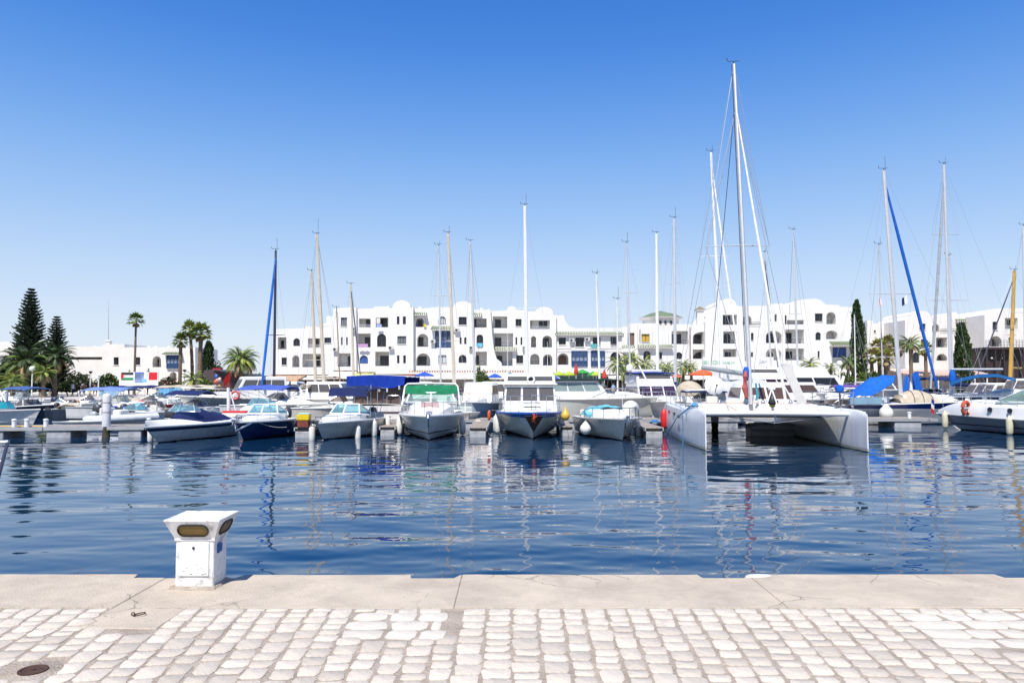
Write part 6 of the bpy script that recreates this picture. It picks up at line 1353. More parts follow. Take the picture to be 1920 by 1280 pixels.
# ------------------------------------------------ behind the right pontoon
def sail_at(label, mast_px, Y, rz, L, B, hm, Fb=1.25, Fs=1.0, mm=ALU, r=.08, spread=(), antenna=0, frac=.42, name='sailing_yacht', deckm=None, furl=None, furl_end=None, boom=None, cover=None, dodger=None, house=True, stays=True, base_z=None, rt=.75, furl_r=.06, group=None, furl_fr=.95, wire=None):
    """a yacht placed by its mast: mast foot and head as seen in the picture, at distance Y"""
    pxt, pyt, pxb, pyb = mast_px; base, top = at(pxb, pyb, Y), at(pxt, pyt, Y); phi = math.radians(rz); off = Matrix.Rotation(phi, 3, 'Z') @ Vector((0, (frac - .5) * L, 0))
    b = Boat(name, label, (base.x - off.x, Y - off.y), rz, L, B, Fb, Fs, 'sailing boat', group, full=.35, pw=1.9, rake=L * .12, keel=.5, ch=(-.05, .3), chf=.8, flare=.2)
    b.hull(hm); b.deck(deckm or WHITE, .28, floor=.45, fm=TEAK); b.rub(TEAK if dodger else WHITE, .03, .0)
    base.z = Fs + .3 if base_z is None else base_z
    if house: 
        h, fc = b.house('coachroof', -L * .3, L * .18, B * .42, B * .55, Fs + .03, Fs + .5, .5, .05, .1, WHITE)
        for k in range(3): b.pane(h, fc['r'], .2 + .25 * k, .38 + .25 * k, .35, .75, BGLASS); b.pane(h, fc['l'], .12 + .25 * k, .3 + .25 * k, .35, .75, BGLASS)
    mo, lo, hi, tips = b.mast(base, top, r, mm, spread, antenna, rt=rt)
    bow = b.sh(1, 1, 0, .05); stern = Vector((0, L / 2, Fs + .1)); prow = b.sh(.55, 1, .05, 0)
    wires = [(hi, bow), (hi, stern)]
    for l, rr2 in tips: wires += [(hi, l), (hi, rr2)]
    ch = b.sh(.55, 1, .1, 0)
    if tips: wires += [(tips[0][0], b.sh(.52, -1, .1, 0) if (tips[0][0] - b.sh(.52, -1)).length < (tips[0][0] - ch).length else ch), (tips[0][1], ch if (tips[0][1] - ch).length < (tips[0][1] - b.sh(.52, -1)).length else b.sh(.52, -1, .1, 0))]
    else: wires += [(hi, ch), (hi, b.sh(.55, -1, .1, 0))]
    if stays: b.stays(wires, .0065, wire)
    b.rail(.72, .97, .55, .08, n=3); 
    if furl:
        e = bow if furl_end is None else b.loc(furl_end); s_ = hi.lerp(lo, 1 - furl_fr); m = MB(); m.tube([s_, s_.lerp(e, .3), s_.lerp(e, .75), e], [furl_r * .55, furl_r, furl_r, furl_r * .7], 7); m.build('furled_genoa', furl, b.root)
    if boom:
        e = b.loc(boom); s_ = lo + Vector((0, 0, 0)); s_.z = e.z + .0; u = (s_.z - lo.z) / (hi.z - lo.z); s_ = lo.lerp(hi, u); m = MB(); m.tube([s_, s_.lerp(e, .5), e], .07, 8); bo_ = m.build('boom', mm, b.root)
        if cover: m = MB(); up = Vector((0, 0, .12)); m.tube([s_ + up, s_.lerp(e, .5) + up, s_.lerp(e, .93) + up], [.2, .15, .1], 8); m.build('sail_cover', cover, bo_)
    elif cover:
        e = lo + Vector((0, L * .36, .9)); s_ = lo + Vector((0, .1, 1.0)); m = MB(); m.tube([s_, e], .06, 7); bo_ = m.build('boom', mm, b.root); m = MB(); m.tube([s_ + Vector((0, 0, .14)), e + Vector((0, -.2, .1))], [.2, .12], 8); m.build('sail_cover', cover, bo_)
    return b
HF8 = hullmat('hull_grey_navy_sheer', (.5, .49, .46), bands=[(.98, 1.6, (.01, .035, .17)), (.9, .95, (.7, .7, .7))], zb=.05)
Y8 = 47.2
b = sail_at('grey hulled sailing yacht with navy sheer band, blue furled genoa and blue boom tent', (1657, 320, 1689, 741), Y8, 84, 9.8, 3.0, HF8, 1.45, 1.2, ALU, .14, [(.458, 1.35, 1.35)], .9, frac=.53, furl=SKYB, furl_end=at(1757, 727, Y8), house=False, furl_r=.1)
b.trunk_cabin(.5, .86, .6, .5, CREAM)
m = MB(); 
rows = []
for j in range(7):
    v = j / 6; yy = -1.1 + 2.3 * v; hh = .78 * math.sin(PI * (.1 + .82 * v)) ** .8; rows.append([Vector((.95 * math.cos(PI * i / 10) * 1.0, yy - .0, 1.35 + hh * math.sin(PI * i / 10))) for i in range(11)])
m.grid([[p + Vector((0, -.55, 0)) for p in r] for r in rows], thick=.02); m.build('spray_dodger', BEIGEC, b.root, ang=60)
m = MB()
for k in range(3): yy = -1.25 + .55 * k; hh = .78 * math.sin(PI * (.1 + .82 * (yy + 1.65) / 2.3)) ** .8 + .03; m.tube([(.97 * math.cos(PI * i / 12), yy, 1.36 + hh * math.sin(PI * i / 12)) for i in range(13)], .018, 4)
m.build('dodger_ribs', DARKGREY, b.root)
ridge0, ridge1 = b.loc(at(1683, 700, Y8)), b.loc(at(1632, 703, Y8))
def tent(bt, pts_top, pts_l, pts_r, m_, name='boom_tent'):
    rows = []
    for a, l, r_ in zip(pts_top, pts_l, pts_r):
        a, l, r_ = Vector(a), Vector(l), Vector(r_); rows.append([l.lerp(a, q / 5) - Vector((0, 0, .12 * math.sin(PI * q / 5))) for q in range(6)] + [a.lerp(r_, q / 5) - Vector((0, 0, .12 * math.sin(PI * q / 5))) for q in range(1, 6)])
    n = len(rows[0]); out = []
    for j in range(len(rows) - 1):
        for k in range(3): out.append([rows[j][i].lerp(rows[j + 1][i], k / 3) + Vector((.02 * math.sin(i * 1.7 + j + k), 0, .04 * math.sin(i * 2.1 + (j * 3 + k) * 1.3) - .05 * math.sin(PI * k / 3))) for i in range(n)])
    out.append(rows[-1]); mb = MB(); mb.grid(out, thick=.015); return mb.build(name, m_, bt.root, ang=70)
L_ = lambda px, py, y: b.loc(at(px, py, y))
tent(b, [L_(1680, 702, Y8), L_(1655, 703, Y8), L_(1632, 706, Y8), L_(1596, 733, Y8)], [L_(1672, 720, 45.6), L_(1640, 738, 45.6), L_(1612, 742, 45.6), L_(1585, 742, 45.8)], [L_(1676, 716, 48.8), L_(1655, 722, 48.8), L_(1630, 727, 48.8), L_(1600, 740, 48.6)], SKYB)
for px in (1606, 1621, 1640): 
    q = b.loc(at(px, 750, Y8 - 1.42)); m = MB(); m.lathe([(.13, 0), (.13, .03), (.1, .035)], q + Vector((0, 0, 0)), 12, ax=(1, 0, 0)); m.build('porthole', BGLASS, b.root)
m = MB(); q = [b.loc(at(px, py, Y8 - 1.3)) for px, py in ((1592, 758), (1592, 745), (1650, 744), (1652, 757))]; m.prism(q, (-.25, 0, 0)); m.build('cabin_side', mat('pale_blue_cabin', (.2, .34, .45), .5), b.root, smooth=False)
b.outboard(0, DARKGREY, .7); b.rail(.02, .3, .6, .08, n=3)
fender_at((X(1660, 45.5), 45.5, .75), 'cream ball fender between the grey sailing yacht and the pontoon', 'ball', sc=1.5)
# second tent boat
Y9 = 50
b = sail_at('sailing boat under a tall blue cover with a white strip, behind the grey yacht', (1648, 460, 1655, 715), Y9 + 2, 176, 8, 2.6, HW, 1.2, 1.0, ALU, .06, [(.28, .9, .9)], .6, stays=True)
b2 = Boat('sailing_yacht', 'yacht wrapped in a bright blue cockpit cover split by a white strip', bx(1714, 51), 170, 8.5, 2.9, 1.3, 1.1, 'sailing boat'); b2.hull(HW); b2.deck(WHITE)
m = MB(); rows = [[b2.loc(at(px, py, yy)) for px, py, yy in r] for r in ([(1690, 744, 50), (1692, 735, 50), (1696, 706, 50), (1696, 706, 52)], [(1703, 744, 49.7), (1704, 728, 49.7), (1705, 701, 49.8), (1706, 701, 52)])]
m.grid(rows, thick=.02); m.build('cockpit_cover', SKYB, b2.root, ang=60)
m = MB(); rows = [[b2.loc(at(px, py, yy)) for px, py, yy in r] for r in ([(1703.2, 744, 49.66), (1705.5, 728, 49.66), (1708.5, 701, 49.76)], [(1712, 744, 49.6), (1711, 728, 49.6), (1709.5, 701, 49.7)])]
m.grid(rows, thick=.02); m.build('cover_strip', WHITEC, b2.root, ang=60)
m = MB(); rows = [[b2.loc(at(px, py, yy)) for px, py, yy in r] for r in ([(1712.2, 744, 49.6), (1711.4, 728, 49.6), (1710, 700, 49.7), (1710, 700, 52)], [(1722, 744, 49.7), (1719, 725, 49.7), (1717, 697, 49.8), (1718, 697, 52)], [(1733, 744, 50), (1729, 728, 50), (1722, 697, 50), (1723, 697, 52)])]
m.grid(rows, thick=.02); m.build('cockpit_cover', SKYB, b2.root, ang=60)
# yacht with thick grey mast, boom to the right, teal bimini
Y22 = 48.5
b = sail_at('white sailing yacht with grey mast, long boom and teal bimini behind the big express cruiser', (1770, 309, 1784, 745), Y22, -80, 10.5, 3.2, HW, 1.45, 1.25, ALU, .12, [(.417, 1.32, 1.5), (.70, .85, 1.0)], .5, frac=.36, furl=GREYC, furl_end=at(1745, 728, Y22), boom=at(1880, 692, Y22 - .4), furl_r=.09, house=True)
m = MB(); rows = [[b.loc(at(px, py, yy)) for px, py, yy in r] for r in ([(1782, 722, 47.4), (1782, 716, 48.2), (1782, 720, 49.4)], [(1803, 714, 47.2), (1803, 708, 48.2), (1803, 712, 49.4)], [(1835, 707, 47.1), (1836, 701, 48.2), (1836, 706, 49.4)], [(1870, 706, 47.1), (1870, 701, 48.2), (1870, 705, 49.4)], [(1905, 714, 47.2), (1905, 709, 48.2), (1905, 712, 49.4)])]
m.grid(rows, thick=.03); m.build('bimini', TEALB, b.root, ang=60)
m = MB(); q = b.loc(at(1786, 707, Y22 - .2)); m.lathe([(.12, -.55), (.22, -.2), (.2, .2), (.1, .5)], q, 10); m.build('sail_bag', SKYB, b.root)
m = MB()
for px in (1803, 1850, 1900):
    for yy in (47.2, 49.4): m.tube([b.loc(at(px, 708, yy)), b.loc(at(px - 4, 745, yy))], .015, 4)
m.build('bimini_frame', STEEL, b.root)
# 9 big express cruiser at the right edge
b = Boat('express_cruiser', 'big white express cruiser with grey lower hull and long raked windshield at the right edge', (26.0, 38.2), 203, 9.6, 3.3, .84, .74, full=.35, pw=2.1, rake=1.5, ch=(.1, .5), flare=.3)
H9 = hullmat('hull_grey_lower', (.72, .71, .68), bands=[(-.2, .93, (.3, .32, .34)), (.3, .36, (.03, .035, .05))], zb=.05)
b.hull(H9); b.deck(WHITE, .35, floor=.5); b.rub(GREYGEL, .03, .0); b.trunk_cabin(.02, .985, .97, .78, n=20, blunt=True)
b.windshield(-.9, 2.6, 1.62, .72, 1.6, 3.6, GREENGLASS, WHITEPAINT, r=.035, bow=.3)
b.rail(.3, .96, 1.18, .22, n=7, mid=False)
for t in (.52, .64): p = b.sh(t, 1, .0, .42); m = MB(); m.lathe([(.13, 0), (.13, .02), (.1, .025)], p + Vector((-.04, 0, 0)), 14, ax=(1, 0, .2)); m.build('porthole', BGLASS, b.root)
p = b.w(b.sh(.78, 1, -.12, .42)); lr = thing('life_ring', 'orange red horseshoe life ring hung on the rail of the big express cruiser', 'life ring', p, math.radians(25)); m = MB(); m.tube([(.27 * math.cos(a), 0, .34 * math.sin(a)) for a in np.linspace(-1.1, PI + 1.1, 22)], .1, 9); m.build('ring', mat('lifebuoy_red', (.48, .08, .03), .7, var=.2), lr); m = MB(); m.tube([(-.25, -.12, .0), (.0, -.14, .06), (.0, -.13, -.2)], .03, 5); m.build('strap', WHITEC, lr)
m = MB(); m.bbox(-.9, .9, .6, 3.2, 1.66, 1.95, .1); m.build('dash_cover', mat('pale_green_cover', (.4, .55, .42), .9), b.root)
for t, lb in ((.52, 'cream fender amidships on the big express cruiser'), (.36, 'cream fender aft on the big express cruiser'), (.93, 'cream fender at the bow of the big express cruiser')): fender(b, t, 1, lb, .3, sc=1.25, m=mat('fender_cream', (.62, .58, .42), .5, var=.15))
fl = MB(); q = b.sh(1, 1, 0, .75)
fl.grid([[q + Vector((-.02 + .02 * i, -.1 - .06 * j, -.05 - .26 * i + .05 * j)) for i in range(4)] for j in range(4)], 0, .01); fl.m = [min(2, k % 3) for k in range(len(fl.f))]
fl.build('flag', [mat('flag_navy', (.02, .04, .3), .8), FW, FR], b.root, smooth=False)
B9 = b
# ================================================================== pontoons
DECKW = mat('weathered_deck_wood', (.36, .31, .27), .85, var=.35, scale=5, bump=.4, bscale=18); FLOATC = mat('float_concrete', (.42, .43, .45), .7, var=.2, scale=2, dirt=(.1, .1, .08), dirts=1.5, dirta=.6); EDGE = mat('galvanised_edge', (.5, .5, .49), .45, .4, var=.15)
def pontoon(x0, y0, x1, y1, wd, label, zt=.5, floats=(), plank=.15, gap=.012, name='floating_pontoon', posts=()):
    a, b_ = Vector((x0, y0, 0)), Vector((x1, y1, 0)); L = (b_ - a).length; rz = math.atan2(y1 - y0, x1 - x0); r = thing(name, label, 'pontoon', a, rz)
    n = int(L / plank); me = None
    for i in range(n):
        xx = (i + .5) * L / n
        if me is None:
            m = MB(); m.box(-plank / 2 + gap / 2, plank / 2 - gap / 2, 0.05, wd - .05, zt - .035, zt); o = m.build('plank', DECKW, r, smooth=False); me = o.data
        else: o = bpy.data.objects.new('plank', me); COL.objects.link(o); o.parent = r
        o.location = (xx, 0, random.uniform(-.004, .004))
    for yy in (0, wd - .06):
        m = MB(); m.box(0, L, yy, yy + .06, zt - .16, zt + .01); m.build('edge_beam', EDGE, r, smooth=False)
    m = MB(); m.box(.02, L - .02, .12, wd - .12, zt - .17, zt - .04); m.build('frame', BLACK, r, smooth=False)
    for u0, u1 in floats:
        m = MB(); m.bbox(L * u0, L * u1, .06, wd - .06, -.35, zt - .175, .03); m.build('float', FLOATC, r)
    for u in posts:
        m = MB(); m.lathe([(.1, 0), (.1, .3), (.12, .32), (.11, .38), (.03, .4)], (L * u, .2, zt), 12); m.build('mooring_post', WHITEPAINT, r)
    return r
pontoon(X(-260, 34.6), 34.6, X(82, 35.3), 35.3, 2.0, 'grey pontoon section at the left edge with a yellow rope on it', floats=[(.05, .3), (.55, .78)], posts=(.83, .9))
pontoon(X(83, 35.35), 35.35, X(272, 36.0), 36.0, 2.0, 'grey pontoon section round the banded white pile', floats=[(.03, .27), (.74, .97)], posts=(.01,))
pontoon(X(274, 36.05), 36.05, X(440, 38.5), 38.5, 2.0, 'grey pontoon section behind the navy covered runabout', floats=[(.05, .3), (.7, .95)], posts=(.05,))
pontoon(X(440, 42), 42, X(1240, 43), 43.0, 2.0, 'long grey main pontoon behind the row of cruisers', floats=[(k / 8 + .02, k / 8 + .08) for k in range(8)], posts=(.1, .3, .5, .7, .9))
pontoon(X(1250, 43), 43.0, X(1757, 43.6), 43.6, 2.0, 'grey pontoon section between the catamaran and the express cruiser', floats=[(.08, .26), (.4, .56), (.84, .94)], posts=(.73, .9))
def finger(px, Yf, Yb, wd, label, extra=None):
    x = X(px, Yf); return pontoon(x + wd / 2, Yf, x + wd / 2, Yb, wd, label, .46, [(.0, .14), (.5, .62)])
f1 = finger(568, 35.6, 42, .8, 'narrow finger pontoon with the yellow box between the blue and the grey boats')
finger(727, 36.6, 42.3, .8, 'narrow finger pontoon between the grey cuddy and the green topped cruiser'); finger(896, 35.8, 42.4, .9, 'narrow finger pontoon between the green topped and the blue trimmed cruisers'); finger(1062, 36.6, 42.6, .7, 'narrow finger pontoon between the blue trimmed cruiser and the turquoise covered boat'); finger(1226, 35.6, 42.8, .9, 'narrow finger pontoon beside the red catamaran fender')
# yellow box on rusty red base at the finger end
p = Vector((X(568, 35.5), 35.75, .47)); yb = thing('dock_box', 'yellow dock box on a rust red base at the end of a finger pontoon', 'dock box', p)
m = MB(); m.bbox(-.27, .27, -.2, .25, 0, .33, .02); m.build('base', mat('rust_red_paint', (.2, .05, .03), .7, var=.4, scale=9), yb); m = MB(); m.bbox(-.29, .29, -.22, .27, .335, .6, .03); m.build('box', YELLOWP, yb); m = MB(); m.bbox(-.3, .3, -.12, .28, .605, .68, .05); m.build('lid', mat('faded_turquoise', (.4, .6, .55), .8), yb)
# piles
def pile(px, pyt, Y, r, label, zb=-1.0, bands=True):
    c = at(px, pyt, Y); root = thing('mooring_pile', label, 'mooring pile', (c.x, Y, 0)); h = c.z
    m = MB(); m.lathe([(r, .5), (r, h - r * .8), (r * .9, h - r * .4), (r * .6, h - r * .1), (.02, h)], (0, 0, 0), 20, caps=True); m.build('sleeve', mat('pile_white', (.66, .65, .66), .5, var=.1, dirt=(.4, .36, .33), dirta=.2), root)
    m = MB(); m.lathe([(r * .92, zb), (r * .92, .1), (r * .8, .2), (r * .95, .35), (r * .9, .5)], (0, 0, 0), 16, caps=True); m.build('foot', mat('weedy_steel', (.07, .06, .03), .9, var=.5, scale=6), root)
    if bands:
        for q in (.33, .62): m = MB(); z = .5 + (h - .5) * (1 - q + .05); m.lathe([(r + .004, z - .03), (r + .012, z), (r + .004, z + .03)], (0, 0, 0), 20, caps=False); m.build('band', mat('band_grey', (.4, .37, .36), .6), root)
pile(201, 737, 35.9, .19, 'tall white pile with grey bands standing through the left pontoon')
pile(10, 732, 60, .22, 'white mooring pile at the left edge behind the small boats', bands=False)
pile(1340, 772, 39.5, .2, 'weedy steel pile standing under the catamaran deck', bands=False)
m = MB(); a = Vector((X(20, 35.6), 35.6, .53)); m.tube([Vector((X(px, 35.4), 35.4 + dy, .525)) - a for px, dy in ((-5, .3), (15, .2), (35, .34), (55, .2), (70, .25), (82, .1))], .03, 6); o = m.build('hose', mat('yellow_hose', (.6, .42, .08), .6)); o.location = a; tag(o, 'yellow hose lying along the left pontoon', 'hose')

# ================================================================== boats in the second and third rows
def small(name, label, px, Y, rz, L, B, hm, wind=AQUA, bim=None, out=DARKGREY, Fb=.8, Fs=.62, cover=None, seats=WHITEC, arch=False, legs=STEEL, bimz=1.9, cat='motorboat', cabin=False, nout=1, group=None):
    b = Boat(name, label, bx(px, Y), rz, L, B, Fb, Fs, cat, group, full=.38, pw=2.1)
    b.hull(hm, 16); b.deck(WHITE, .55, floor=.22, n=18); b.rub(WHITE if hm is not HW else GREYGEL, .04, 0, n=16)
    if cabin: b.trunk_cabin(.5, .9, .7, .3)
    if wind: b.windshield(-L * .08, B * .74, Fs + .12 + (.25 if cabin else .06), .42, .3, .9, wind, STEEL, r=.022)
    if seats: b.seat(-B * .3, B * .3, L * .28, L * .38, .22, m=seats); b.seat(-B * .28, -B * .05, .3, .7, .22, m=seats); b.seat(B * .05, B * .28, .3, .7, .22, m=seats)
    if bim: b.bimini(-.14 * L, .34 * L, B * .9, bimz + .1, bim, .16 + .1 * ((px * 7) % 5) / 4, .5, Fs, legs, sag=.06)
    if arch: m = MB(); m.tube([(-B * .44, L * .3, Fs), (-B * .42, L * .26, 1.75), (-B * .34, L * .25, 1.88), (B * .34, L * .25, 1.88), (B * .42, L * .26, 1.75), (B * .44, L * .3, Fs)], .045, 7); m.tube([(-B * .43, L * .05, Fs), (-B * .42, L * .02, 1.5), (B * .42, L * .02, 1.5), (B * .43, L * .05, Fs)], .03, 6); m.build('arch', WHITEPAINT, b.root)
    for k in range(nout if out else 0): b.outboard((k - (nout - 1) / 2) * .5, out)
    if cover:
        rows = [[Vector((u * b.bs(t) * .9, b.sh(t).y, b.zs(t) + .05 + .4 * (1 - u * u) * math.sin(PI * min(1, .25 + v)) + .03 * math.sin(u * 8 + v * 9))) for u in np.linspace(-1, 1, 9)] for v, t in ((v, .03 + .7 * v) for v in np.linspace(0, 1, 8))]
        m = MB(); m.grid(rows, thick=.02); m.build('boat_cover', cover, b.root, ang=60)
    return b
small('runabout', 'white open boat with teal windshield at the left edge, bow to the right', 8, 46, 78, 5.4, 2.1, HW, mat('teal_glass', (.03, .3, .36), .1), None, None, .95, .8)
small('runabout', 'dark hulled runabout with a blue awning and white arch, left of the navy boats', 58, 56, 66, 6.2, 2.3, HDARK, SMOKE, SLATEB, DARKGREY, 1.0, .7, arch=True, bimz=2.2)
small('runabout', 'white boat with a white awning frame and blue windshield at far left', 114, 60, -70, 5.6, 2.2, HW, AQUA, None, NAVYMAST, .9, .7, arch=True)
small('open_boat', 'small dark bottomed boat with white stern seats beside the white awning boat', 122, 57, 200, 4.4, 1.9, HDARK, None, None, BLACK, .7, .6)
small('open_boat', 'dark bottomed boat under a cream cover left of the banded pile', 156, 55, 185, 4.8, 2.1, HDARK, None, None, None, .8, .7, cover=BEIGEC)
small('open_boat', 'pale boat with white seats and a black outboard just left of the banded pile', 182, 56, -100, 5, 2, HGREY, CLEAR, None, BLACK, .8, .65)
small('cabin_boat', 'white cabin boat with a wide faded blue awning right of the banded pile', 226, 53, 82, 6.8, 2.3, HW, CLEAR, LILAC, DARKGREY, 1.0, .85, bimz=2.2, cabin=True)
b = Boat('inflatable_boat', 'grey inflatable dinghy with white console behind the left pontoon', bx(238, 44), 70, 4.6, 1.9, .6, .4, 'dinghy'); b.hull(HW, 14)
m = MB(); P = [b.sh(i / 14, -1, .02, .05) for i in range(15)] + [b.sh((14 - i) / 14, 1, .02, .05) for i in range(1, 15)]; m.tube(P, [.12] + [.22] * 27 + [.12], 10); m.build('tube', mat('hypalon_grey', (.52, .54, .58), .6), b.root); b.outboard(0, mat('silver_cowl', (.4, .42, .45), .3), .9); m = MB(); m.bbox(-.35, .35, .1, .7, .2, 1.0, .06); m.build('console', WHITE, b.root); b.seat(-.5, .5, 1.1, 1.5, .2)
b = small('open_boat', 'upturned pale dinghy lying by the silver outboard', 160, 43, 80, 3.0, 1.4, HW, None, None, None, .4, .35, seats=None)
small('open_boat', 'white centre console boat with blue boot top, first of the pair with twin outboards', 262, 50, 170, 5.2, 2.1, hullmat('hull_white_blueboot', (.7, .7, .68), bands=[(.1, .26, (.02, .12, .42))]), None, None, DARKGREY, .9, .75, cover=WHITEC, nout=1)
small('open_boat', 'white centre console boat with blue boot top, second of the pair', 291, 49.5, 174, 5.2, 2.1, hullmat('hull_white_blueboot', (.7, .7, .68)), SMOKE, None, DARKGREY, .9, .75, seats=WHITEC, nout=2)
small('runabout', 'white runabout with a broad navy stripe and red engine cover', 326, 52, 66, 5.8, 2.2, HSTR, CLEAR, None, REDP, .95, .8)
small('cabin_boat', 'white boat with navy folding hood and dark red interior', 372, 50, 75, 5.6, 2.2, HW, SMOKE, NAVY, None, 1.0, .85, seats=mat('maroon_vinyl', (.18, .02, .03), .5), bimz=2.0)
small('cabin_boat', 'far white boat with a navy awning below the flag billboard', 298, 64, 88, 6.5, 2.3, HW, CLEAR, NAVY, None, 1.0, .9, bimz=2.25, cabin=True)
small('cabin_boat', 'far cream boat with canvas sides behind the twin outboards', 284, 60, 100, 6, 2.3, HCREAM, SMOKE, None, None, 1.1, .95, cover=BEIGEC)
small('cabin_boat', 'far beige boat with a canvas roof left of the fly cruiser', 392, 62, 85, 6, 2.3, HCREAM, SMOKE, BEIGEC, None, 1.1, .9, bimz=2.3)
small('cabin_boat', 'far white boat with royal blue awning beyond the faded blue one', 240, 66, 80, 6, 2.3, HW, CLEAR, NAVY, None, 1.0, .85, bimz=2.2)
# cruiser with flybridge and life ring (mid left)
def fly(name, label, px, Y, rz, L, B, hm, Fb=1.4, Fs=1.1, win=BGLASS, top=None, fly_=True, roofz=2.6, arch=False, rails=True, canopy=None, cz=3.3, house_len=.42, group=None, fr=.55):
    b = Boat(name, label, bx(px, Y), rz, L, B, Fb, Fs, 'motor yacht', group, full=.4, pw=2.2, rake=L * .13, ch=(.1, .6))
    b.hull(hm, 18); b.deck(WHITE, .2, floor=.5, n=18); b.rub(GREYGEL, .05, -.02, n=16); b.trunk_cabin(.55, .9, .72, .35)
    h, fc = b.house('cabin', -L * .12, L * (house_len - .12), B * .78, B * .82, Fs + .05, roofz, fr * 1.4, .1, .12, WHITE)
    for k in range(3): b.pane(h, fc['f'], .03 + .32 * k, .32 + .32 * k, .4, .92, win)
    for sd in ('l', 'r'):
        for k in range(3): b.pane(h, fc[sd], .06 + .3 * k, .34 + .3 * k, .42, .88, win)
    b.pane(h, fc['b'], .3, .7, .08, .9, win, 'cabin_door')
    if fly_:
        h2, f2 = b.house('flybridge', -L * .02, L * (house_len - .08), B * .7, B * .74, roofz + .055, roofz + .62, .35, .02, .04, WHITE); b.pane(h2, f2['f'], .06, .94, .55, .98, SMOKE, 'windscreen')
        b.seat(-B * .3, B * .3, L * .16, L * .22, roofz + .2, .4)
    if canopy: b.bimini(-L * .0, L * (house_len - .1), B * .78, cz, canopy, .06, .3, roofz + .5)
    if arch:
        m = MB(); yb = L * (house_len - .14); m.tube([(-B * .4, yb + .3, roofz), (-B * .36, yb - .2, roofz + 1.1), (B * .36, yb - .2, roofz + 1.1), (B * .4, yb + .3, roofz)], .09, 6, flat=.6); m.lathe([(.05, 0), (.3, .05), (.3, .2), (.1, .28)], (0, yb - .2, roofz + 1.18), 12); m.tube([(.3, yb - .2, roofz + 1.1), (.3, yb - .1, roofz + 2.3)], .02, 4); m.build('radar_arch', WHITE, b.root)
    if rails: b.rail(.45, .97, .6, .1, n=5)
    return b
b = fly('motor_cruiser', 'white cruiser with raked dark windows left of the furled blue sail', 462, 54, -62, 9, 3.2, HGREY, 1.65, 1.35, SMOKE, fly_=False, roofz=2.95)
p = b.w(b.sh(.62, 1, .1, .3)); lr = thing('life_ring', 'red and white lifebuoy on the side of the raked window cruiser', 'life ring', at(441, 741, 52.2), 0); m = MB(); m.tube([(.27 * math.cos(a), 0, .27 * math.sin(a)) for a in np.linspace(0, 2 * PI, 19)], .08, 8); m.build('ring', mat('lifebuoy_pink_red', (.6, .1, .1), .6), lr)
b = small('cabin_boat', 'white boat with navy stripe under a wide medium blue awning behind the dark blue boat', 522, 49, 78, 7, 2.6, HSTR, SMOKE, mat('medium_blue_canvas', (.05, .1, .42), .85, var=.2, bump=.3, bscale=9), None, 1.25, 1.1, bimz=2.35, cabin=True)
b = small('cuddy_boat', 'white boat with a curved white windshield frame just behind the dark blue boat', 488, 44.8, -10, 5.5, 2.2, HW, AQUA, None, None, .95, .85, cabin=True)
m = MB(); rr0 = thing('tripod_post', 'white tripod post with a small red flag on the pontoon', 'post', bx(430, 42.5)); m.tube([(0, 0, .5), (-.05, 0, 2.3)], .09, 7); m.tube([(.55, 0, .5), (.08, 0, 2.0)], .04, 6); m.tube([(-.1, .5, .5), (0, .05, 2.0)], .04, 6); m.build('legs', WHITEPAINT, rr0); m = MB(); m.tube([(-.05, 0, 2.3), (.05, 0, 3.3)], .015, 4); m.grid([[(.04 - .12 * i, .02 * math.sin(i * 2), 3.25 - .16 * i - .25 * j) for i in range(4)] for j in range(3)], thick=.01); m.build('flag', REDC, rr0)
m = MB(); rb = thing('red_rack', 'white and red painted bench rack on the pontoon behind the dark blue boat', 'rack', bx(443, 42.3)); m.bbox(-.65, .75, -.3, .3, .9, 1.0, .02); m.build('top', REDP, rb); m = MB(); m.bbox(-.7, .8, -.3, .3, .5, .895, .04); m.build('base', WHITEPAINT, rb)
# big boat with royal blue awning and brown canvas sides, seen end on
b = Boat('motor_yacht', 'broad white motor yacht with a laced royal blue awning over brown canvas sides', bx(725, 47.5), 179, 8.5, 3.7, 1.4, 1.25, 'motor yacht', full=.5); b.hull(hullmat('hull_brown_stripe', (.7, .68, .64), bands=[(.78, .92, (.1, .07, .08))])); b.deck(WHITE, crown=.1); b.rub(WHITE, .05)
h, fc = b.house('cabin', -2.4, 3.2, 2.7, 2.9, 1.3, 2.3, .3, .05, .1, mat('brown_canvas', (.09, .06, .05), .9))
for y_, sg in ((3.6, 1), (-2.8, -1)):
    rows = []
    for j in range(15):
        v = j / 14; x = -1.72 + 3.44 * v; wv = .05 * math.sin(v * 29); low = 2.22 + .3 * (1 - math.sin(PI * min(1, v * 1.6 + .08))) * (v < .3) + .06 * math.sin(v * PI * 6) ** 2
        rows.append([Vector((x * .96, sg * abs(y_) + wv * sg, low)), Vector((x, sg * (abs(y_) - .05) - wv * sg, 2.62)), Vector((x, sg * (abs(y_) - .1), 2.96 + .05 * math.sin(PI * v)))])
    m = MB(); m.grid(rows, thick=.0); m.grid([[p + Vector((0, -.02 * sg, 0)) for p in r] for r in rows]); m.build('awning_valance', ROYAL, b.root, ang=60, fix=False)
    if sg > 0:
        m = MB()
        for j in (1, 4, 6, 9, 11, 13): p = rows[j][0]; m.tube([p, p - Vector((0, .02, .22))], .045, 4)
        m.build('awning_ties', WHITEC, b.root)['kind'] = 'stuff'
m = MB(); m.grid([[Vector((-1.72 + 3.44 * i / 8, -2.7 + 6.2 * j / 6, 2.965 + .1 * math.sin(PI * i / 8) - .04 * math.sin(PI * j / 2) ** 2)) for i in range(9)] for j in range(7)], thick=.03); m.build('awning', mat('pale_awning_top', (.6, .62, .68), .85), b.root, ang=60)
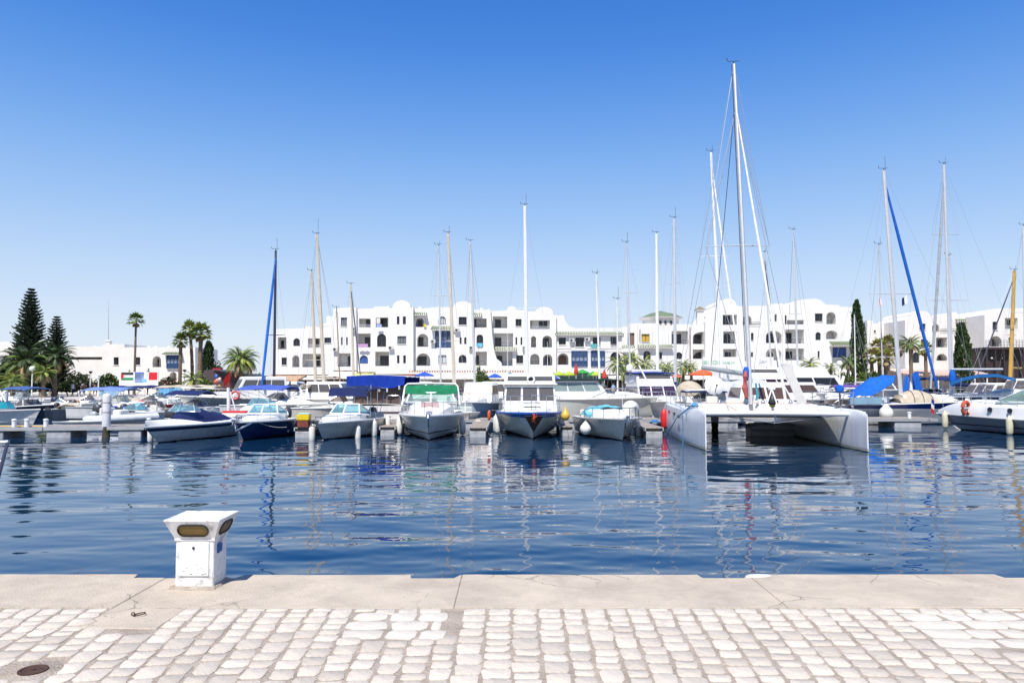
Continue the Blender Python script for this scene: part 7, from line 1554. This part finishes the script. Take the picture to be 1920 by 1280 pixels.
for x in (-1.2, .7): m = MB(); m.tube([(x - .35, 4.0, 1.3), (x - .33, 4.0, 1.78), (x - .25, 4.0, 1.84), (x + .35, 4.0, 1.84), (x + .42, 4.0, 1.78), (x + .44, 4.0, 1.3)], .03, 6); m.build('grab_rail', STEEL, b.root)
# others behind the gaps of the front row
fly('motor_cruiser', 'white cruiser with brown windscreen between the green topped and blue trimmed cruisers', 898, 52, -8, 7.5, 2.7, hullmat('hull_pale_blue_line', (.6, .63, .66), bands=[(.55, .6, (.03, .08, .2))]), 1.3, 1.1, mat('brown_screen', (.12, .05, .03), .2), fly_=False, roofz=2.55)
small('open_boat', 'small white boat with rails moored on the finger behind the green topped cruiser', 872, 44.8, 10, 4.4, 1.9, HW, CLEAR, None, DARKGREY, .85, .75)
b = fly('motor_yacht', 'grey cruiser with glazed wheelhouse and dark hood behind the turquoise covered boat', 1118, 46.5, 76, 8.5, 3.2, HGREY, 1.7, 1.55, CLEAR, fly_=False, roofz=2.7, house_len=.45); b.bimini(-1.2, 2.6, 2.8, 2.86, DKGREENC, .06, .3, None); 
b = fly('motor_yacht', 'white flybridge yacht with bright blue canvas roof left of the catamaran', 1228, 48, 4, 9.5, 3.4, HW, 1.5, 1.25, mat('plum_window', (.05, .03, .06), .1), roofz=2.45, canopy=ROYAL, cz=3.3)
m = MB(); q = at(1218, 716, 46); m.tube([b.loc(at(1198, 685, 46.5)), b.loc(at(1216, 720, 46.2))], .05, 6); m.build('crane_pole', WHITEPAINT, b.root)
m = MB(); rd = thing('radar_post', 'white radar dome on a slanted post above the grey cruiser', 'radar', (X(1183, 53), 53, 0)); m.tube([(.4, 0, 1.2), (-.05, 0, 3.4)], .06, 6); m.build('post', WHITEPAINT, rd); m = MB(); m.lathe([(.05, -.28), (.24, -.2), (.27, 0), (.22, .2), (.08, .28)], (-.08, 0, 3.6), 12); m.build('dome', WHITE, rd)
# clutter behind the catamaran's left half
b = sail_at('cream sailing yacht with a bubble window and tan hood left of the catamaran boom', (1333, 286, 1355, 700), 52, 170, 10.5, 3.2, HCREAM, 1.5, 1.3, WHITEPAINT, .11, [(.57, 1.0, 1.0)], .5, frac=.45, cover=GREYC, furl=WHITEC, furl_end=at(1390, 705, 47))
m = MB(); m.lathe([(1.0 * math.cos(a), 1.0 * math.sin(a)) for a in np.linspace(0, PI / 2, 8)], b.loc(Vector((X(1292, 51), 51, 1.7))), 16, caps=False); m.build('tan_hood', BEIGEC, b.root)
b = small('cabin_boat', 'white boat with a white and navy awning behind the catamaran bow', 1318, 46.5, 86, 6.5, 2.6, HW, SMOKE, None, None, 1.3, 1.2, cabin=True); b.bimini(-1.2, 1.2, 2.2, 2.2, WHITEC, .05, .3, 1.2); m = MB(); m.box(-1.12, 1.12, -1.24, 1.22, 1.96, 2.06); m.build('awning_valance', NAVY, b.root)
sd = thing('satellite_dish', 'white satellite dish facing the quay behind the catamaran', 'satellite dish', at(1340, 722, 42.5)); m = MB(); m.lathe([(.02, .06), (.25, .04), (.5, -.04), (.56, -.08), (.55, -.1), (.3, -.02), (.02, .02)], (0, 0, 0), 24, ax=(0, -1, .25)); m.build('dish', WHITE, sd); m = MB(); m.tube([(0, 0, -.45), (0, -.45, 0)], .02, 5); m.lathe([(.05, -.05), (.05, .06)], (0, -.45, .0), 8, ax=(0, 1, 0)); m.build('feed_arm', DARKGREY, sd); m = MB(); m.tube([(0, .1, -.05), (0, .15, -1.2)], .04, 6); m.build('pole', DARKGREY, sd)
b = small('cabin_boat', 'boat wrapped in pale grey canvas left of the catamaran mast', 1386, 47, 88, 6, 2.6, HW, None, None, None, 1.3, 1.2, seats=None); rows = [[Vector((1.1 * math.cos(PI * i / 10), -1.5 + 3.2 * v, 1.3 + (1.45 + .1 * math.sin(v * 7)) * math.sin(PI * i / 10) ** .6)) for i in range(11)] for v in np.linspace(0, 1, 9)]; m = MB(); m.grid(rows, thick=.02); m.poly(rows[0]); m.poly(rows[-1]); m.build('canvas_tent', mat('pale_grey_canvas', (.48, .5, .5), .85, var=.2, bump=.4, bscale=6), b.root, ang=60)
b = fly('motor_yacht', 'large white yacht with maroon windows right of the catamaran mast', 1432, 53, 20, 12, 4.0, HW, 1.9, 1.7, mat('maroon_glass', (.03, .012, .016), .15), roofz=2.9, fly_=True)
b = fly('motor_yacht', 'large white yacht with a radar arch and long flybridge beyond the catamaran', 1540, 60, 84, 13, 4.2, HW, 2.0, 1.8, BGLASS, roofz=3.1, fly_=True, arch=True, house_len=.5)
b = fly('motor_cruiser', 'white cruiser with a rounded tan saloon window by the raised gangplank', 1512, 49, 82, 8.5, 3.1, HCREAM, 1.6, 1.45, BROWNGLASS, roofz=2.55, fly_=False, house_len=.46)
b = small('cabin_boat', 'blue hulled boat behind the right bow of the catamaran', 1560, 50, 70, 6.5, 2.5, HBLUE, SMOKE, None, None, 1.1, .95, cabin=True)
m = MB(); dv_ = thing('dinghy_outboard', 'blue hooded outboard clamped on a stern rail behind the catamaran bow', 'outboard motor', at(1574, 729, 45.5)); m.lathe([(.12, -.22), (.24, -.16), (.26, .05), (.2, .2), (.05, .24)], (0, 0, 0), 12); m.build('hood', SKYB, dv_); m = MB(); m.tube([(0, 0, -.2), (0, 0, -1.0)], .06, 6); m.build('leg', DARKGREY, dv_); m = MB(); m.tube([(.1, 0, .2), (.4, .3, .75)], .1, 6); m.build('cover_sleeve', WHITEC, dv_)
small('cabin_boat', 'white boat with purple hood and rolled sails beyond the blue boom tent', 1598, 57, 80, 4.4, 2.0, HW, SMOKE, mat('purple_canvas', (.12, .06, .25), .85), None, 1.4, 1.25, bimz=2.35, cabin=True)
small('cabin_boat', 'white boat with a black windowed pilot house behind the blue furled sail', 1748, 54, -76, 7.5, 2.7, HW, mat('black_screen', (.015, .012, .03), .1), NAVY, None, 1.5, 1.3, bimz=2.9, cabin=True)
fly('motor_cruiser', 'white cruiser crowded with rails behind the big express cruiser', 1850, 52, -78, 9, 3.2, HW, 1.6, 1.4, SMOKE, fly_=False, roofz=2.5)
fly('motor_yacht', 'white yacht at the right edge behind the express cruiser', 1925, 50, -70, 9, 3.2, HW, 1.9, 1.6, SMOKE, fly_=False, roofz=2.8)
for px, Y, rz, lb in ((640, 56, 84, 'white cabin boat behind the thin tan mast'), (800, 58, 80, 'white cabin boat under the wide blue parasol'), (960, 60, 86, 'white launch behind the blue trimmed cruiser'), (1080, 58, 90, 'white launch behind the grey cruiser'), (560, 60, 88, 'white launch behind the medium blue awning'), (1380, 64, 92, 'white launch behind the pale grey canvas tent'), (1660, 66, 85, 'white launch beyond the tan fan palms'), (720, 64, 88, 'white launch beyond the royal blue awning')):
    fly('motor_launch', lb, px, Y, rz, 8, 2.8, HW, 1.5, 1.3, SMOKE, fly_=False, roofz=2.6)
# ------------------------------------------------ sailing boats known by their masts
G = 'sailing boats in the rows behind the cruisers'
def sp(*a): return list(a)
sail_at('sailing boat with navy mast and blue furled genoa left of the white wing', (517, 470, 514, 712), 57, 12, 8.5, 2.8, HW, mm=NAVYMAST, r=.11, spread=[(.43, .75, .75)], antenna=1.0, furl=SKYB, furl_end=at(491, 722, 53), cover=NAVY, group=G, furl_r=.1)
sail_at('tall beige masted sailing boat in front of the white wing', (594, 440, 609, 722), 58, 172, 9.5, 3, HW, mm=BEIGEMAST, r=.14, spread=[(.44, .9, .9)], antenna=1.3, cover=BEIGEC, group=G, wire=DARKWIRE)
sail_at('shorter beige masted sailing boat beside the tall beige mast', (584, 509, 593, 722), 60, 172, 8.5, 2.8, HCREAM, mm=BEIGEMAST, r=.13, spread=[(.3, .8, .8)], cover=BEIGEC, group=G)
sail_at('sailing boat with a short tan mast left of the royal blue awning', (658, 534, 664, 722), 59, 170, 8, 2.7, HW, mm=BEIGEMAST, r=.1, furl=DARKWIRE, furl_end=at(676, 707, 57), furl_r=.05, cover=BEIGEC, group=G)
sail_at('small sailing boat with a thin brown mast and raised boom', (631, 578, 639, 722), 60, 170, 7.5, 2.6, HCREAM, mm=TANMAST, r=.06, boom=at(588, 707, 60), group=G)
sail_at('sailing boat with a slim grey mast behind the green topped cruiser', (822, 461, 827, 724), 60, 175, 9, 2.9, HW, r=.08, spread=[(.67, .7, .7)], antenna=.4, cover=GREYC, group=G)
sail_at('tall cream masted sailing boat right behind the green topped cruiser', (840, 438, 853, 728), 57, 172, 10, 3.1, HW, mm=BEIGEMAST, r=.13, spread=[(.35, .5, .5)], antenna=.6, cover=BEIGEC, group=G)
sail_at('sailing boat with a grey mast and black ball behind the fingers', (882, 453, 891, 720), 58, 174, 9, 2.9, HW, mm=ALU, r=.1, spread=[(.62, .5, .5)], cover=NAVY, group=G, wire=DARKWIRE)
sail_at('large white masted sailing boat behind the blue trimmed cruiser', (984, 386, 988, 712), 56, 178, 11, 3.4, HW, 1.5, 1.3, mm=WHITEPAINT, r=.15, spread=[(.455, 1.25, 1.25)], antenna=.9, cover=WHITEC, group=G)
sail_at('sailing boat with a slim white mast by the green parasols', (1118, 514, 1125, 722), 60, 175, 8, 2.7, HW, mm=WHITEPAINT, r=.085, antenna=.4, cover=GREYC, group=G)
sail_at('low sailing boat with the thinnest white mast by the red parasol', (1157, 562, 1158, 722), 61, 178, 7, 2.5, HW, mm=WHITEPAINT, r=.06, antenna=1.1, group=G)
sail_at('sailing boat with a tall slim mast left of the tiled turret', (1174, 456, 1183, 722), 59, 174, 9, 2.9, HW, r=.075, spread=[(.68, .5, .8)], antenna=.9, cover=NAVY, group=G)
sail_at('sailing boat with a bright white mast before the turret', (1231, 438, 1233, 722), 58, 178, 9.5, 3, HW, mm=WHITEPAINT, r=.13, cover=WHITEC, group=G)
sail_at('sailing boat with twin lined grey mast right of the turret', (1264, 410, 1266, 722), 57, 178, 10, 3, HW, mm=ALU, r=.12, spread=[(.64, .75, .75)], antenna=.9, cover=NAVY, group=G)
sail_at('sailing boat with a dark stayed mast right of the catamaran mast', (1433, 474, 1449, 715), 62, 172, 9, 2.9, HW, r=.07, furl=DARKWIRE, furl_end=at(1462, 715, 60), furl_r=.05, antenna=.4, group=G)
sail_at('sailing boat with a slim mast before the stepped roof block', (1487, 432, 1497, 715), 60, 174, 9.5, 3, HW, r=.085, spread=[(.5, .5, .5)], antenna=.3, cover=GREYC, group=G, wire=DARKWIRE)
sail_at('small sailing boat with a short thin mast before the tall cypress', (1602, 590, 1604, 715), 62, 178, 7, 2.5, HW, mm=WHITEPAINT, r=.05, group=G)
sail_at('sailing boat with a slim mast just right of the tallest grey mast', (1779, 480, 1787, 722), 58, 175, 9, 2.9, HW, r=.08, antenna=.3, cover=NAVY, group=G)
sail_at('sailing boat with a grey mast cut by the right edge', (1919, 424, 1924, 722), 56, 176, 10, 3.1, HW, r=.12, spread=[(.5, .9, .9)], antenna=1.2, cover=NAVY, group=G)
sail_at('wooden boat with a varnished yellow mast at the right', (1902, 508, 1892, 722), 57, -82, 10, 3.1, HCREAM, mm=YELLOWWOOD, r=.16, spread=[(.5, .35, .35)], antenna=.4, furl=DARKWIRE, furl_end=at(1832, 705, 57), furl_r=.05, boom=at(1915, 690, 58), group=G)
# little flags in the right rigging, bow rail of a boat at the left edge
for px, py, lb in ((1650, 566, 'red and white pennant flying on the thin mast before the palms'), (1692, 567, 'small dark and white pennant right of the thick grey mast')):
    p = at(px, py, 46.5); m = MB(); m.grid([[(-.02 + .16 * i * (1 if px > 1660 else .3), .03 * math.sin(i + j), .25 - .16 * j + (.1 if px > 1660 else 0) * i) for i in range(3)] for j in range(4)], thick=.008); m.m = [k % 2 for k in range(len(m.f))]
    o = m.build('pennant', [FR if px < 1660 else NAVY, FW], None, smooth=False); o.location = p; tag(o, lb, 'flag')
    mooring(p + Vector((0, 0, .3)), p + Vector((.2 if px > 1660 else .05, .1, 1.6)), 'flag halyard above the ' + ('dark' if px > 1660 else 'red') + ' pennant', 0, .006)
lb_ = Boat('workboat', 'grey boat with a dark steel boarding pole just reaching in at the left edge', (-8.35, 8.2), 60, 3.2, 1.4, .6, .5); lb_.hull(HGREY, 14); lb_.deck(GREYGEL, .5)
m = MB(); p0, p1 = lb_.loc(at(14, 830, 9.6)), lb_.loc(at(-6, 905, 9.0)); m.tube([p0, p1, Vector((p1.x, p1.y + .1, .5))], .022, 6); m.build('pole', mat('dark_steel', (.06, .06, .09), .4, .5), lb_.root)
m = MB(); m.tube([lb_.loc(at(16, 828, 9.6)), lb_.loc(at(-30, 831, 9.6))], .025, 6); m.tube([lb_.loc(at(7, 864, 9.4)), lb_.loc(at(-30, 868, 9.4))], .022, 6); m.build('cross_bar', WHITEPAINT, lb_.root)

dg = Boat('inflatable_boat', 'grey dinghy afloat under the catamaran between its hulls', (X(1455, 37), 37.0), 84, 2.8, 1.3, .42, .36, 'dinghy'); dg.hull(mat('dinghy_hull_grey', (.55, .55, .54), .5), 12)
m = MB(); P = [dg.sh(i / 12, -1, .02, .05) for i in range(13)] + [dg.sh((12 - i) / 12, 1, .02, .05) for i in range(1, 13)]; m.tube(P, [.1] + [.18] * 23 + [.1], 10); m.build('tube', mat('dinghy_tube_grey', (.45, .45, .46), .6), dg.root)

# whip aerials, ensigns and bow lines that break up the row
def whip(bt, x, y, z, h, name='aerial'):
    m = MB(); m.tube([(x, y, z), (x, y + .15 * h * .2, z + h)], [.02, .008], 5); m.build(name, WHITEPAINT, bt.root)
whip(B4, 1.2, 1.2, 2.4, 2.0); whip(B5, -1.1, 2.2, 2.95, 2.4); whip(B5, 1.0, 1.4, 2.95, 1.8); whip(B6, 1.0, 1.9, 1.0, 1.6); whip(G3, .9, .9, 1.0, 1.5); whip(B9, -.8, 1.5, 1.9, 2.2)
for bt, px_, lb in ((B4, 752, 'mooring line slanting from the left bow of the green topped cruiser'), (B4, 868, 'mooring line slanting from the right bow of the green topped cruiser'), (B5, 930, 'mooring line slanting from the left bow of the blue trimmed cruiser'), (B5, 1050, 'mooring line slanting from the right bow of the blue trimmed cruiser'), (B6, 1085, 'mooring line slanting from the left bow of the turquoise covered boat'), (B6, 1212, 'mooring line slanting from the right bow of the turquoise covered boat'), (G3, 705, 'mooring line from the grey cuddy boat to the finger on its right')):
    sd_ = -1 if 'left' in lb else 1; e_ = at(px_, 808, 38.5); e_.z = .5; mooring(bt.w(bt.sh(.93, sd_, .05, .05)), e_, lb, .3, .014)
for x, y, lb, mt in ((897, 40.5, 'coil of white rope lying on the finger left of the blue trimmed cruiser', ROPE), (1227, 40, 'coil of blue rope lying on the finger beside the red fender', BLUEROPE), (728, 40.5, 'coil of white rope lying on the finger right of the grey cuddy boat', ROPE)):
    m = MB()
    for k in range(4): m.tube([((.2 - .03 * k) * math.cos(a), (.2 - .03 * k) * math.sin(a), .03 + .035 * k) for a in np.linspace(0, 2 * PI, 15)], .025, 5)
    o = m.build('rope_coil', mt); o.location = (X(x, 36) * y / 36, y, .46); tag(o, lb, 'rope')

small('cabin_boat', 'white cuddy boat at far left beyond the dark hulled runabout', 40, 66, -84, 6, 2.3, HW, CLEAR, None, DARKGREY, 1.1, .9, cabin=True)
small('open_boat', 'white boat with orange seats between the cream covered boat and the banded pile', 170, 64, 96, 5.2, 2.1, HW, SMOKE, None, NAVYMAST, .95, .8, seats=mat('orange_vinyl', (.5, .2, .06), .5))
small('runabout', 'white runabout with blue seats just behind the inflatable dinghy', 262, 46.5, 84, 5.0, 2.0, HW, AQUA, None, DARKGREY, .8, .7, seats=mat('blue_vinyl', (.04, .12, .35), .5))
small('cabin_boat', 'white cabin boat with a tan canvas back beyond the navy folding hood', 350, 58, 86, 6.2, 2.4, HW, SMOKE, BEIGEC, None, 1.2, 1.0, bimz=2.3, cabin=True)
small('runabout', 'small white runabout tied between the runabout cover and the pontoon behind', 400, 41.5, 82, 4.6, 1.9, HW, CLEAR, None, DARKGREY, .75, .62)
small('cabin_boat', 'white cabin boat with brown windows behind the grey cuddy boat', 640, 47, 86, 6.2, 2.4, HCREAM, BROWNGLASS, None, None, 1.15, 1.0, cabin=True)
